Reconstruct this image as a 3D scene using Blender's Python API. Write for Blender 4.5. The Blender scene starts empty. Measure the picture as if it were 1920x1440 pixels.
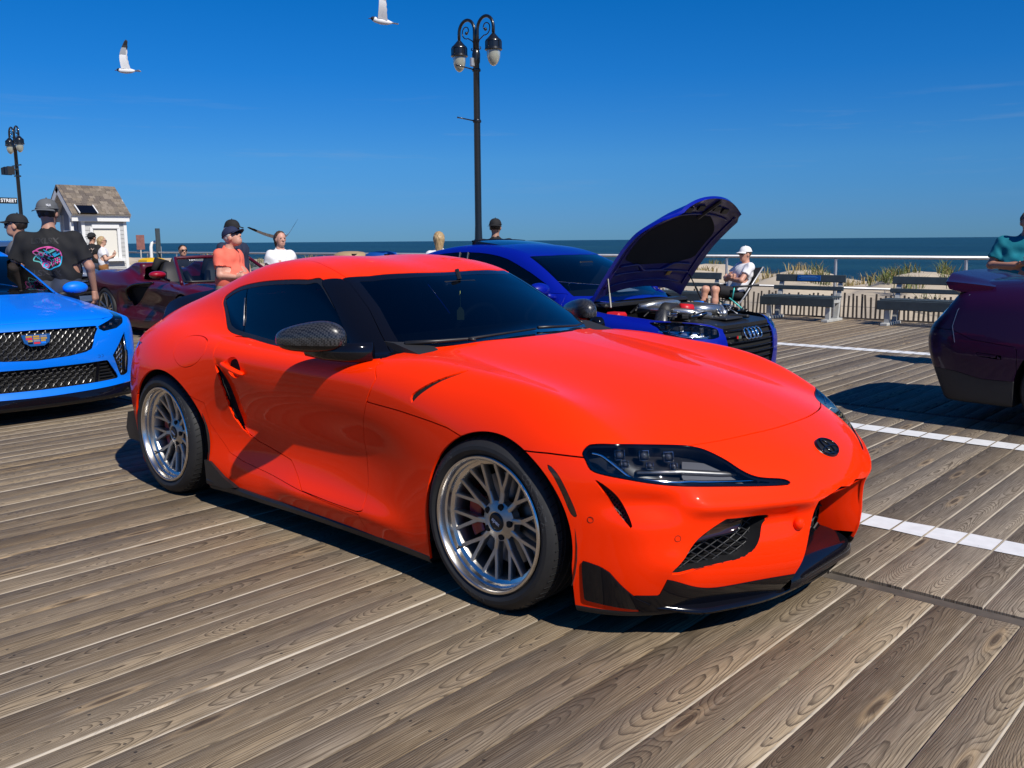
import bpy, math, random
import numpy as np
from mathutils import Matrix, Vector

random.seed(7)
RNG = np.random.default_rng(7)
S = bpy.context.scene
COL = S.collection
PI = math.pi

# ================================================================ camera, sky, sun, exposure
cam_data = bpy.data.cameras.new("camera")
cam = bpy.data.objects.new("camera", cam_data)
COL.objects.link(cam)
S.camera = cam
def _camera_axes(yaw, pitch, roll):
    cy, sy, cp, sp = math.cos(yaw), math.sin(yaw), math.cos(pitch), math.sin(pitch)
    fw = Vector((sy * cp, cy * cp, -sp)); ri = Vector((cy, -sy, 0)); up = ri.cross(fw)
    cr, sr = math.cos(roll), math.sin(roll)
    return cr * ri + sr * up, -sr * ri + cr * up, fw
_r, _u, _f = _camera_axes(-0.73815, 0.157459, -0.0075914)
CAM = Vector((2.26558, -3.25319, 1.383106))
cam.matrix_world = Matrix(((_r[0], _u[0], -_f[0], CAM[0]), (_r[1], _u[1], -_f[1], CAM[1]), (_r[2], _u[2], -_f[2], CAM[2]), (0, 0, 0, 1)))
cam_data.sensor_fit = 'HORIZONTAL'
cam_data.sensor_width = 36
cam_data.lens = 1694.08 / 1920 * 36
cam_data.clip_start = 0.05
cam_data.clip_end = 60000

SUN_DIR = Vector((0.95, -0.21, 1.0)).normalized()
world = bpy.data.worlds.new("World")
S.world = world
world.use_nodes = True
_nt = world.node_tree
_bg = _nt.nodes["Background"]
_sky = _nt.nodes.new("ShaderNodeTexSky")
_sky.sky_type = 'NISHITA'
_sky.sun_disc = False
_sky.sun_elevation = math.asin(SUN_DIR.z)
_sky.sun_rotation = math.atan2(SUN_DIR.x, SUN_DIR.y)
_sky.altitude = 0
_sky.air_density = 1.0
_sky.dust_density = 0.0
_sky.ozone_density = 6.0
# the photograph's saturated grade of the sky, by elevation, the same all round
_gd = _nt.nodes.new("ShaderNodeValToRGB")
_gd.color_ramp.elements[0].position = 0.0; _gd.color_ramp.elements[0].color = (.235, .58, 1.20, 1)
_gd.color_ramp.elements[1].position = 1.0; _gd.color_ramp.elements[1].color = (.035, .76, 1.5, 1)
for _p, _c in ((.10, (.26, .62, 1.28, 1)), (.34, (.27, .76, 1.36, 1)), (.68, (.10, .75, 1.47, 1))):
    _e = _gd.color_ramp.elements.new(_p); _e.color = _c
_gz = _nt.nodes.new("ShaderNodeMapRange"); _gz.inputs[1].default_value = 0.0; _gz.inputs[2].default_value = 0.25
_hs = _nt.nodes.new("ShaderNodeMix"); _hs.data_type = 'RGBA'; _hs.blend_type = 'MULTIPLY'; _hs.inputs["Factor"].default_value = 1.0
# thin streaks of high cloud low in the east
_tc = _nt.nodes.new("ShaderNodeTexCoord")
_mp = _nt.nodes.new("ShaderNodeMapping"); _mp.inputs["Scale"].default_value = (1.6, 1.6, 22)
_mp.inputs["Rotation"].default_value = (0.05, 0.02, 0.4)
_nz = _nt.nodes.new("ShaderNodeTexNoise"); _nz.inputs["Scale"].default_value = 2.3; _nz.inputs["Detail"].default_value = 7; _nz.inputs["Roughness"].default_value = 0.62
_rp = _nt.nodes.new("ShaderNodeMapRange"); _rp.inputs[1].default_value = 0.56; _rp.inputs[2].default_value = 0.86; _rp.inputs[3].default_value = 0; _rp.inputs[4].default_value = 0.32
_sp = _nt.nodes.new("ShaderNodeSeparateXYZ")
_lo = _nt.nodes.new("ShaderNodeMapRange"); _lo.inputs[1].default_value = 0.03; _lo.inputs[2].default_value = 0.09
_hi = _nt.nodes.new("ShaderNodeMapRange"); _hi.inputs[1].default_value = 0.17; _hi.inputs[2].default_value = 0.11
_m1 = _nt.nodes.new("ShaderNodeMath"); _m1.operation = 'MULTIPLY'
_m2 = _nt.nodes.new("ShaderNodeMath"); _m2.operation = 'MULTIPLY'
_mx = _nt.nodes.new("ShaderNodeMix"); _mx.data_type = 'RGBA'
L = _nt.links.new
L(_sky.outputs[0], _hs.inputs["A"]); L(_sp.outputs["Z"], _gz.inputs[0]); L(_gz.outputs[0], _gd.inputs[0]); L(_gd.outputs[0], _hs.inputs["B"])
L(_tc.outputs["Generated"], _mp.inputs[0]); L(_mp.outputs[0], _nz.inputs["Vector"]); L(_nz.outputs["Fac"], _rp.inputs[0])
L(_tc.outputs["Generated"], _sp.inputs[0]); L(_sp.outputs["Z"], _lo.inputs[0]); L(_sp.outputs["Z"], _hi.inputs[0])
L(_lo.outputs[0], _m1.inputs[0]); L(_hi.outputs[0], _m1.inputs[1]); L(_m1.outputs[0], _m2.inputs[0]); L(_rp.outputs[0], _m2.inputs[1])
L(_m2.outputs[0], _mx.inputs["Factor"]); L(_hs.outputs["Result"], _mx.inputs["A"]); _mx.inputs["B"].default_value = (5.5, 6.6, 7.6, 1)
L(_mx.outputs["Result"], _bg.inputs["Color"])
_bg.inputs["Strength"].default_value = 0.06

_sl = bpy.data.lights.new("sun", 'SUN')
_sl.energy = 5.0
_sl.angle = math.radians(0.53)
_sl.color = (1.0, 0.95, 0.87)
sun = bpy.data.objects.new("sun", _sl)
COL.objects.link(sun)
sun.rotation_euler = SUN_DIR.to_track_quat('Z', 'Y').to_euler()
sun.location = (10, -4, 12)

S.view_settings.view_transform = 'Standard'
S.view_settings.look = 'None'
S.view_settings.exposure = 0.06
S.view_settings.gamma = 1.0
S.view_settings.use_curve_mapping = False
S.render.engine = 'CYCLES'
S.cycles.max_bounces = 10
S.cycles.transparent_max_bounces = 12
S.cycles.transmission_bounces = 6
S.cycles.glossy_bounces = 5
S.cycles.diffuse_bounces = 3
S.cycles.caustics_reflective = False
S.cycles.caustics_refractive = False
S.cycles.sample_clamp_indirect = 6

# ================================================================ object helpers
def thing(name, label, cat, loc=(0, 0, 0), rz=0.0, group=None):
    o = bpy.data.objects.new(name, None)
    o.empty_display_size = 0.1
    COL.objects.link(o)
    o.location = loc; o.rotation_euler = (0, 0, rz)
    o["label"] = label; o["category"] = cat
    if group: o["group"] = group
    return o

def tag(o, label=None, cat=None, group=None, kind=None):
    if label: o["label"] = label
    if cat: o["category"] = cat
    if group: o["group"] = group
    if kind: o["kind"] = kind
    return o

def mesh_data(name, V, F, mats=None, N=None, smooth=True, midx=None):
    me = bpy.data.meshes.new(name)
    V = np.asarray(V, np.float32).reshape(-1, 3)
    if isinstance(F, np.ndarray) and F.ndim == 2:
        k = F.shape[1]; nf = len(F)
        me.vertices.add(len(V)); me.vertices.foreach_set("co", V.ravel())
        me.loops.add(nf * k); me.loops.foreach_set("vertex_index", np.ascontiguousarray(F, np.int32).ravel())
        me.polygons.add(nf); me.polygons.foreach_set("loop_start", np.arange(0, nf * k, k, dtype=np.int32))
        me.update(calc_edges=True); me.validate()
    else:
        me.from_pydata(V.tolist(), [], [list(map(int, f)) for f in F]); me.update()
    if smooth is True: me.shade_smooth()
    elif smooth is False: me.shade_flat()
    if mats is not None:
        for m in (mats if isinstance(mats, (list, tuple)) else [mats]): me.materials.append(m)
    if midx is not None and len(midx) == len(me.polygons): me.polygons.foreach_set("material_index", np.asarray(midx, np.int32))
    if N is not None and len(N) == len(me.vertices):
        me.normals_split_custom_set_from_vertices(np.asarray(N, float).tolist())
    return me

def put(name, me, parent=None, loc=None, rot=None, scl=None):
    o = bpy.data.objects.new(name, me)
    COL.objects.link(o)
    if parent is not None: o.parent = parent
    if loc is not None: o.location = loc
    if rot is not None: o.rotation_euler = rot
    if scl is not None: o.scale = scl
    return o

def build(name, V, F, mats=None, parent=None, N=None, smooth=True, midx=None):
    return put(name, mesh_data(name, V, F, mats, N, smooth, midx), parent)

def auto_smooth(o, deg=35):
    me = o.data
    me.shade_smooth()
    try: me.set_sharp_from_angle(angle=math.radians(deg))
    except Exception: pass
    return o

class MB:
    """collects simple solids; build() links them as one mesh object"""
    def __init__(s): s.V = []; s.F = []; s.M = []
    def add(s, V, F, mi=0):
        b = len(s.V); s.V += [tuple(map(float, v)) for v in V]; s.F += [[int(i) + b for i in f] for f in F]; s.M += [mi] * len(F); return s
    def box(s, c, d, rz=0, mi=0, R=None, bev=0.0):
        x, y, z = d[0] / 2, d[1] / 2, d[2] / 2
        if bev > 0:
            b = min(bev, x * .9, y * .9, z * .9)
            P = []
            for sx in (-1, 1):
                for sy in (-1, 1):
                    for sz in (-1, 1):
                        P += [(sx * x, sy * (y - b), sz * (z - b)), (sx * (x - b), sy * y, sz * (z - b)), (sx * (x - b), sy * (y - b), sz * z)]
            def I(sx, sy, sz, k): return ((sx > 0) * 4 + (sy > 0) * 2 + (sz > 0)) * 3 + k
            F = []
            for a in (-1, 1):
                F += [[I(a, -1, -1, 0), I(a, 1, -1, 0), I(a, 1, 1, 0), I(a, -1, 1, 0)], [I(-1, a, -1, 1), I(1, a, -1, 1), I(1, a, 1, 1), I(-1, a, 1, 1)], [I(-1, -1, a, 2), I(1, -1, a, 2), I(1, 1, a, 2), I(-1, 1, a, 2)]]
                for b2 in (-1, 1):
                    F += [[I(a, b2, -1, 0), I(a, b2, 1, 0), I(a, b2, 1, 1), I(a, b2, -1, 1)], [I(a, -1, b2, 0), I(a, 1, b2, 0), I(a, 1, b2, 2), I(a, -1, b2, 2)], [I(-1, a, b2, 1), I(1, a, b2, 1), I(1, a, b2, 2), I(-1, a, b2, 2)]]
                    for c3 in (-1, 1): F.append([I(a, b2, c3, 0), I(a, b2, c3, 1), I(a, b2, c3, 2)])
            # orient outward
            out = []
            for f in F:
                p = [Vector(P[i]) for i in f]; n = (p[1] - p[0]).cross(p[2] - p[0]); m = sum(p, Vector()) / len(p)
                out.append(f if n.dot(m) >= 0 else f[::-1])
            F = out
        else:
            P = [(sx * x, sy * y, sz * z) for sx in (-1, 1) for sy in (-1, 1) for sz in (-1, 1)]
            F = [[0, 1, 3, 2], [4, 6, 7, 5], [0, 4, 5, 1], [2, 3, 7, 6], [0, 2, 6, 4], [1, 5, 7, 3]]
        if R is None: R = Matrix.Rotation(rz, 3, 'Z')
        P = [R @ Vector(p) + Vector(c) for p in P]
        return s.add(P, F, mi)
    def tube(s, pts, r, n=8, mi=0, cap=True, flat=1.0, closed=False):
        pts = [Vector(p) for p in pts]; m = len(pts)
        rr = r if isinstance(r, (list, tuple, np.ndarray)) else [r] * m
        V = []; prev = None
        for i, p in enumerate(pts):
            if closed: t = pts[(i + 1) % m] - pts[i - 1]
            else: t = pts[min(i + 1, m - 1)] - pts[max(i - 1, 0)]
            if t.length < 1e-9: t = Vector((0, 0, 1))
            t.normalize()
            if prev is None:
                a = Vector((0, 0, 1)) if abs(t.z) < .9 else Vector((1, 0, 0))
                u = t.cross(a).normalized()
            else:
                u = prev - t * prev.dot(t)
                u = u.normalized() if u.length > 1e-6 else t.orthogonal().normalized()
            prev = u; w = t.cross(u)
            for k in range(n):
                a = 2 * PI * k / n; V.append(p + (u * math.cos(a) + w * math.sin(a) * flat) * rr[i])
        F = []
        for i in range(m if closed else m - 1):
            j = (i + 1) % m
            for k in range(n):
                l = (k + 1) % n; F.append([i * n + k, i * n + l, j * n + l, j * n + k])
        if cap and not closed:
            F.append(list(range(n))[::-1]); F.append([(m - 1) * n + k for k in range(n)])
        return s.add(V, F, mi)
    def lathe(s, prof, c=(0, 0, 0), n=24, axis='Z', mi=0, a0=0, a1=2 * PI, R=None):
        full = abs(a1 - a0 - 2 * PI) < 1e-6; m = len(prof); cols = n if full else n + 1; V = []
        for k in range(cols):
            a = a0 + (a1 - a0) * k / n
            for (r, h) in prof:
                x, y, z = r * math.cos(a), r * math.sin(a), h
                if axis == 'Y': x, y, z = x, -z, y
                elif axis == 'X': x, y, z = z, x, y
                v = Vector((x, y, z))
                if R is not None: v = R @ v
                V.append(v + Vector(c))
        F = []
        for k in range(n):
            l = (k + 1) % cols
            for i in range(m - 1): F.append([k * m + i, l * m + i, l * m + i + 1, k * m + i + 1])
        return s.add(V, F, mi)
    def prism(s, poly, origin, ex, ey, ez, depth, mi=0):
        """polygon (u, v) in the plane ex, ey at origin, pushed along ez by depth"""
        ex, ey, ez, o = Vector(ex), Vector(ey), Vector(ez), Vector(origin); n = len(poly)
        V = [o + ex * u + ey * v for u, v in poly] + [o + ex * u + ey * v + ez * depth for u, v in poly]
        ar = sum(poly[i][0] * poly[(i + 1) % n][1] - poly[(i + 1) % n][0] * poly[i][1] for i in range(n))
        flip = (ar > 0) == (ex.cross(ey).dot(ez) * depth > 0)
        F = [list(range(n)), list(range(2 * n - 1, n - 1, -1))] + [[(i + 1) % n, i, n + i, n + (i + 1) % n] for i in range(n)]
        if flip: F = [f[::-1] for f in F]
        return s.add(V, F, mi)
    def sphere(s, c, r, nu=16, nv=10, mi=0, R=None):
        if not isinstance(r, (tuple, list)): r = (r, r, r)
        V = [(0, 0, 1)]; F = []
        for i in range(1, nv):
            t = PI * i / nv
            for k in range(nu):
                a = 2 * PI * k / nu; V.append((math.sin(t) * math.cos(a), math.sin(t) * math.sin(a), math.cos(t)))
        V.append((0, 0, -1))
        for k in range(nu): F.append([0, 1 + k, 1 + (k + 1) % nu])
        for i in range(nv - 2):
            for k in range(nu):
                l = (k + 1) % nu; a = 1 + i * nu; F.append([a + k, a + nu + k, a + nu + l, a + l])
        b = 1 + (nv - 2) * nu
        for k in range(nu): F.append([b + k, len(V) - 1, b + (k + 1) % nu])
        P = []
        for v in V:
            p = Vector((v[0] * r[0], v[1] * r[1], v[2] * r[2]))
            if R is not None: p = R @ p
            P.append(p + Vector(c))
        return s.add(P, F, mi)
    def data(s, name, mats, smooth=False, deg=None):
        me = bpy.data.meshes.new(name); me.from_pydata(s.V, [], s.F); me.update()
        for m in (mats if isinstance(mats, (list, tuple)) else [mats]): me.materials.append(m)
        me.polygons.foreach_set("material_index", np.asarray(s.M, np.int32))
        if smooth or deg: me.shade_smooth()
        if deg:
            try: me.set_sharp_from_angle(angle=math.radians(deg))
            except Exception: pass
        return me
    def build(s, name, mats, parent=None, smooth=False, deg=None, loc=None, rot=None):
        return put(name, s.data(name, mats, smooth, deg), parent, loc, rot)

def copy_tree(o, parent=None):
    c = o.copy(); COL.objects.link(c)
    if parent is not None: c.parent = parent
    for ch in list(o.children): copy_tree(ch, c)
    return c

_fonts = {}
def text_mesh(txt, size=1.0, depth=0.0, bold=0.0, align='CENTER'):
    cu = bpy.data.curves.new("t", 'FONT'); cu.body = txt; cu.size = size; cu.extrude = depth; cu.offset = bold
    cu.align_x = align; cu.align_y = 'CENTER'; cu.resolution_u = 3
    ob = bpy.data.objects.new("t", cu); COL.objects.link(ob)
    bpy.context.view_layer.update()
    dg = bpy.context.evaluated_depsgraph_get()
    me = bpy.data.meshes.new_from_object(ob.evaluated_get(dg))
    V = np.array([v.co[:] for v in me.vertices]); F = [list(p.vertices) for p in me.polygons]
    bpy.data.objects.remove(ob); bpy.data.curves.remove(cu); bpy.data.meshes.remove(me)
    return V, F
# ================================================================ materials
def mat(name, base=(.5, .5, .5), rough=.5, metal=0.0, coat=0.0, coat_rough=.03, spec=.5, noise=0.0, nscale=40, bump=0.0, emit=None, trans=0.0, ior=1.45):
    m = bpy.data.materials.new(name); m.use_nodes = True
    nt = m.node_tree; b = nt.nodes["Principled BSDF"]
    b.inputs["Base Color"].default_value = (*base, 1); b.inputs["Roughness"].default_value = rough
    b.inputs["Metallic"].default_value = metal; b.inputs["Coat Weight"].default_value = coat; b.inputs["Coat Roughness"].default_value = coat_rough
    b.inputs["Specular IOR Level"].default_value = spec; b.inputs["Transmission Weight"].default_value = trans; b.inputs["IOR"].default_value = ior
    if noise > 0 or bump > 0:
        tc = nt.nodes.new("ShaderNodeTexCoord"); nz = nt.nodes.new("ShaderNodeTexNoise")
        nz.inputs["Scale"].default_value = nscale; nz.inputs["Detail"].default_value = 5; nz.inputs["Roughness"].default_value = .6
        nt.links.new(tc.outputs["Object"], nz.inputs["Vector"])
        if noise > 0:
            mr = nt.nodes.new("ShaderNodeMapRange"); mr.inputs[1].default_value = .25; mr.inputs[2].default_value = .75
            mr.inputs[3].default_value = 1 - noise; mr.inputs[4].default_value = 1 + noise * .6
            mu = nt.nodes.new("ShaderNodeMix"); mu.data_type = 'RGBA'; mu.blend_type = 'MULTIPLY'; mu.inputs["Factor"].default_value = 1
            mu.inputs["A"].default_value = (*base, 1)
            nt.links.new(nz.outputs["Fac"], mr.inputs[0]); nt.links.new(mr.outputs[0], mu.inputs["B"]); nt.links.new(mu.outputs["Result"], b.inputs["Base Color"])
        if bump > 0:
            bp = nt.nodes.new("ShaderNodeBump"); bp.inputs["Strength"].default_value = 1; bp.inputs["Distance"].default_value = bump
            nt.links.new(nz.outputs["Fac"], bp.inputs["Height"]); nt.links.new(bp.outputs[0], b.inputs["Normal"])
    return m

def paint(name, base, flake=(1, 1, 1), rough=.38, metal=0.0, coat=1.0, coat_rough=.012, spec=.3):
    """clear-coated car paint with a fine metal flake in the base coat"""
    m = mat(name, base, rough, metal, coat, coat_rough, spec)
    nt = m.node_tree; b = nt.nodes["Principled BSDF"]
    tc = nt.nodes.new("ShaderNodeTexCoord"); vo = nt.nodes.new("ShaderNodeTexVoronoi"); vo.inputs["Scale"].default_value = 900
    nt.links.new(tc.outputs["Object"], vo.inputs["Vector"])
    mr = nt.nodes.new("ShaderNodeMapRange"); mr.inputs[1].default_value = .0; mr.inputs[2].default_value = 1; mr.inputs[3].default_value = rough - .06; mr.inputs[4].default_value = rough + .10
    sx = nt.nodes.new("ShaderNodeSeparateColor"); nt.links.new(vo.outputs["Color"], sx.inputs[0]); nt.links.new(sx.outputs[0], mr.inputs[0]); nt.links.new(mr.outputs[0], b.inputs["Roughness"])
    # slow orange-peel ripple in the clear coat
    nz = nt.nodes.new("ShaderNodeTexNoise"); nz.inputs["Scale"].default_value = 55; nz.inputs["Detail"].default_value = 2
    nt.links.new(tc.outputs["Object"], nz.inputs["Vector"])
    bp = nt.nodes.new("ShaderNodeBump"); bp.inputs["Strength"].default_value = .05; bp.inputs["Distance"].default_value = .003
    nt.links.new(nz.outputs["Fac"], bp.inputs["Height"]); nt.links.new(bp.outputs[0], b.inputs["Coat Normal"])
    return m

def glass(name, tint=(.2, .22, .25), see=.5, ior=1.5, refl=1.0):
    """thin tinted pane: mirror reflection by angle over a tinted see-through"""
    m = bpy.data.materials.new(name); m.use_nodes = True; nt = m.node_tree; nt.nodes.clear()
    out = nt.nodes.new("ShaderNodeOutputMaterial"); mx = nt.nodes.new("ShaderNodeMixShader"); tr = nt.nodes.new("ShaderNodeBsdfTransparent"); gl = nt.nodes.new("ShaderNodeBsdfGlossy")
    fr = nt.nodes.new("ShaderNodeFresnel"); fr.inputs["IOR"].default_value = ior
    tr.inputs[0].default_value = (tint[0] * see, tint[1] * see, tint[2] * see, 1); gl.inputs["Roughness"].default_value = .01; gl.inputs["Color"].default_value = (refl, refl, refl, 1)
    nt.links.new(fr.outputs[0], mx.inputs[0]); nt.links.new(tr.outputs[0], mx.inputs[1]); nt.links.new(gl.outputs[0], mx.inputs[2]); nt.links.new(mx.outputs[0], out.inputs[0])
    return m

def carbon(name):
    m = mat(name, (.02, .02, .022), .32, .0, .6, .02); nt = m.node_tree; b = nt.nodes["Principled BSDF"]
    tc = nt.nodes.new("ShaderNodeTexCoord"); mp = nt.nodes.new("ShaderNodeMapping"); mp.inputs["Rotation"].default_value = (.3, .5, .78)
    ch = nt.nodes.new("ShaderNodeTexChecker"); ch.inputs["Scale"].default_value = 115; ch.inputs["Color1"].default_value = (.008, .008, .009, 1); ch.inputs["Color2"].default_value = (.045, .045, .046, 1)
    nt.links.new(tc.outputs["Object"], mp.inputs[0]); nt.links.new(mp.outputs[0], ch.inputs["Vector"]); nt.links.new(ch.outputs["Color"], b.inputs["Base Color"])
    return m

M = {}
M['orange'] = paint("orange_paint", (.97, .030, .0003), rough=.42, spec=.05, coat=.42)
M['black_gloss'] = mat("gloss_black", (.004, .004, .006), .12, 0, .45, .02, spec=.25)
M['black_satin'] = mat("satin_black", (.014, .014, .015), .38, noise=.2, nscale=30)
M['black_plastic'] = mat("black_plastic", (.018, .018, .019), .55, bump=.0006, nscale=500)
M['void'] = mat("dark_cavity", (.004, .004, .004), .9)
M['glass_dark'] = glass("tinted_glass", (.16, .19, .24), .9, 1.52)
M['glass_side'] = glass("dark_tinted_glass", (.05, .06, .08), .9, 1.52)
M['lens'] = glass("clear_lens", (.93, .95, .97), 1.0, 1.5)
M['chrome'] = mat("chrome", (.82, .83, .85), .06, 1)
M['silver'] = mat("brushed_silver", (.46, .44, .41), .40, 1, noise=.10, nscale=60)
M['polished'] = mat("polished_lip", (.66, .63, .59), .24, 1)
M['rubber'] = mat("tyre_rubber", (.016, .016, .0165), .62, noise=.25, nscale=25, bump=.0004)
M['rubber_letter'] = mat("tyre_letter", (.035, .035, .036), .5)
M['steel_disc'] = mat("brake_disc", (.22, .22, .22), .35, 1)
M['red_caliper'] = mat("red_caliper", (.42, .008, .012), .3, 0, .6)
M['white'] = mat("white_paint", (.8, .8, .8), .5)
M['carbon'] = carbon("carbon_weave")
M['seat'] = mat("dark_seat", (.02, .02, .022), .6, bump=.001, nscale=200)
M['dash'] = mat("dark_dash", (.016, .016, .018), .7, bump=.0008, nscale=300)
M['amber'] = mat("smoked_marker", (.02, .004, .003), .15, 0, 1)
M['red_lamp'] = mat("red_lamp", (.35, .008, .008), .12, 0, 1)
M['smoke_lamp'] = mat("smoked_lamp", (.03, .012, .010), .10, 0, 1)
M['orange_cup'] = M['orange']  # handle cup wears the same orange as the panels
M['lens_bulb'] = mat("lamp_bulb", (.10, .10, .11), .05, .6, 1, .0)
M['tag_green'] = mat("paper_tag", (.35, .42, .12), .6)
M['lamp_grey'] = mat("lamp_grey", (.10, .10, .11), .42)
# ---------------------------------------------------------------- smooth surfaces from tables
def spline_lut(xs, n=1600):
    xs = np.asarray(xs, float); m = len(xs); h = np.diff(xs)
    A = np.zeros((m, m)); B = np.zeros((m, m)); A[0, 0] = A[-1, -1] = 1
    for i in range(1, m - 1):
        A[i, i - 1], A[i, i], A[i, i + 1] = h[i - 1], 2 * (h[i - 1] + h[i]), h[i]
        B[i, i - 1] += 6 / h[i - 1]; B[i, i] -= 6 / h[i - 1] + 6 / h[i]; B[i, i + 1] += 6 / h[i]
    M = np.linalg.solve(A, B)
    return xs, h, M

class Spl:
    """natural cubic spline, linear beyond its ends; values may be vectors"""
    def __init__(s, xs, ys):
        o = np.argsort(xs); s.x, s.h, M = spline_lut(np.asarray(xs, float)[o])
        s.y = np.asarray(ys, float)[o]; s.m = M @ s.y
    def __call__(s, q):
        q = np.asarray(q, float); sh = q.shape; q = q.ravel()
        i = np.clip(np.searchsorted(s.x, q) - 1, 0, len(s.x) - 2)
        h = s.h[i]; c = np.clip(q, s.x[0], s.x[-1]); a = (s.x[i + 1] - c) / h; b = 1 - a
        ex = (lambda v: v[:, None]) if s.y.ndim > 1 else (lambda v: v)
        r = ex(a) * s.y[i] + ex(b) * s.y[i + 1] + ex((a ** 3 - a) * h * h / 6) * s.m[i] + ex((b ** 3 - b) * h * h / 6) * s.m[i + 1]
        d = q - c
        if np.any(d):
            sl = (s.y[i + 1] - s.y[i]) / ex(h) + ex(h / 6) * (ex(3 * b * b - 1) * s.m[i + 1] - ex(3 * a * a - 1) * s.m[i])
            r = r + ex(d) * sl
        return r.reshape(sh + s.y.shape[1:])

class Tab:
    """tensor product of two splines: Z[i][j] at (a[i], b[j])"""
    def __init__(s, a, b, Z):
        Z = np.asarray(Z, float); s.A = Spl(a, np.eye(len(a))[np.argsort(np.argsort(a))] if 0 else np.eye(len(a)))
        s.a = Spl(a, np.eye(len(a))); s.b = Spl(b, np.eye(len(b))); s.Z = Z; s.lo, s.hi = min(b), max(b); s.la, s.ha = min(a), max(a)
    def __call__(s, p, q):
        p, q = np.broadcast_arrays(p, q); sh = p.shape
        # clamp outside the table so that nothing runs away
        P = s.a(np.clip(p.ravel(), s.la, s.ha)); Q = s.b(np.clip(q.ravel(), s.lo, s.hi))
        return np.einsum('ni,ij,nj->n', P, s.Z, Q, optimize=True).reshape(sh)

def smax(a, b, k):
    h = np.maximum(k - np.abs(a - b), 0) / k
    return np.maximum(a, b) + h * h * k * 0.25
def smin(a, b, k): return -smax(-a, -b, k)
def sstep(a, b, x):
    t = np.clip((x - a) / (b - a), 0, 1); return t * t * (3 - 2 * t)
def gauss(x, c, s): return np.exp(-((x - c) / s) ** 2)

def surface_net(f, lo, hi, h):
    """isosurface of f in a box: quads split to triangles, then moved exactly onto f = 0"""
    n = [int(math.ceil((hi[i] - lo[i]) / h)) + 1 for i in range(3)]
    ax = [lo[i] + h * np.arange(n[i]) for i in range(3)]
    X, Y, Z = np.meshgrid(*ax, indexing='ij')
    G = np.empty(n, np.float32)
    st = 24
    for i in range(0, n[0], st): G[i:i + st] = f(X[i:i + st], Y[i:i + st], Z[i:i + st])
    s = G < 0
    c = [s[a:n[0] - 1 + a, b:n[1] - 1 + b, d:n[2] - 1 + d] for a in (0, 1) for b in (0, 1) for d in (0, 1)]
    cnt = sum(x.astype(np.int8) for x in c); act = (cnt > 0) & (cnt < 8)
    idx = -np.ones(act.shape, np.int64); ii = np.argwhere(act); idx[act] = np.arange(len(ii))
    acc = np.zeros((len(ii), 3)); num = np.zeros(len(ii))
    cor = [(a, b, d) for a in (0, 1) for b in (0, 1) for d in (0, 1)]
    for p in range(8):
        for q in range(p + 1, 8):
            dlt = [abs(cor[p][k] - cor[q][k]) for k in range(3)]
            if sum(dlt) != 1: continue
            gp_ = G[tuple((ii + cor[p]).T)]; gq = G[tuple((ii + cor[q]).T)]
            m = (gp_ < 0) != (gq < 0); t = np.where(m, gp_ / np.where(m, gp_ - gq, 1), 0)
            pt = np.array(cor[p]) + t[:, None] * (np.array(cor[q]) - np.array(cor[p]))
            acc += pt * m[:, None]; num += m
    V = np.array(lo) + h * (ii + acc / num[:, None])
    F = []
    for a in range(3):
        b, d = (a + 1) % 3, (a + 2) % 3
        sl0 = [slice(None)] * 3; sl1 = [slice(None)] * 3
        sl0[a] = slice(0, n[a] - 1); sl1[a] = slice(1, n[a])
        A, B = s[tuple(sl0)], s[tuple(sl1)]
        e = np.argwhere(A != B); e = e[(e[:, b] > 0) & (e[:, d] > 0) & (e[:, b] < n[b] - 1) & (e[:, d] < n[d] - 1)]
        if not len(e): continue
        fl = A[tuple(e.T)]
        def cell(db, dd):
            k = e.copy(); k[:, b] += db; k[:, d] += dd; return idx[tuple(k.T)]
        q = np.stack([cell(-1, -1), cell(0, -1), cell(0, 0), cell(-1, 0)], 1)
        q[~fl] = q[~fl][:, ::-1]; F.append(q)
    Q = np.concatenate(F); T = np.concatenate([Q[:, [0, 1, 2]], Q[:, [0, 2, 3]]])
    return V, T, Q

def grad(f, V, e=2e-4):
    x, y, z = V.T
    g = np.stack([f(x + e, y, z) - f(x - e, y, z), f(x, y + e, z) - f(x, y - e, z), f(x, y, z + e) - f(x, y, z - e)], 1) / (2 * e)
    return g
def settle(f, V, it=3, lim=0.006):
    for _ in range(it):
        g = grad(f, V); d = f(*V.T); n2 = (g * g).sum(1) + 1e-9
        s = g * (d / n2)[:, None]; L = np.linalg.norm(s, axis=1, keepdims=True); V = V - s * np.minimum(1, lim / (L + 1e-12))
    g = grad(f, V); N = g / (np.linalg.norm(g, axis=1, keepdims=True) + 1e-12)
    return V, N

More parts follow.
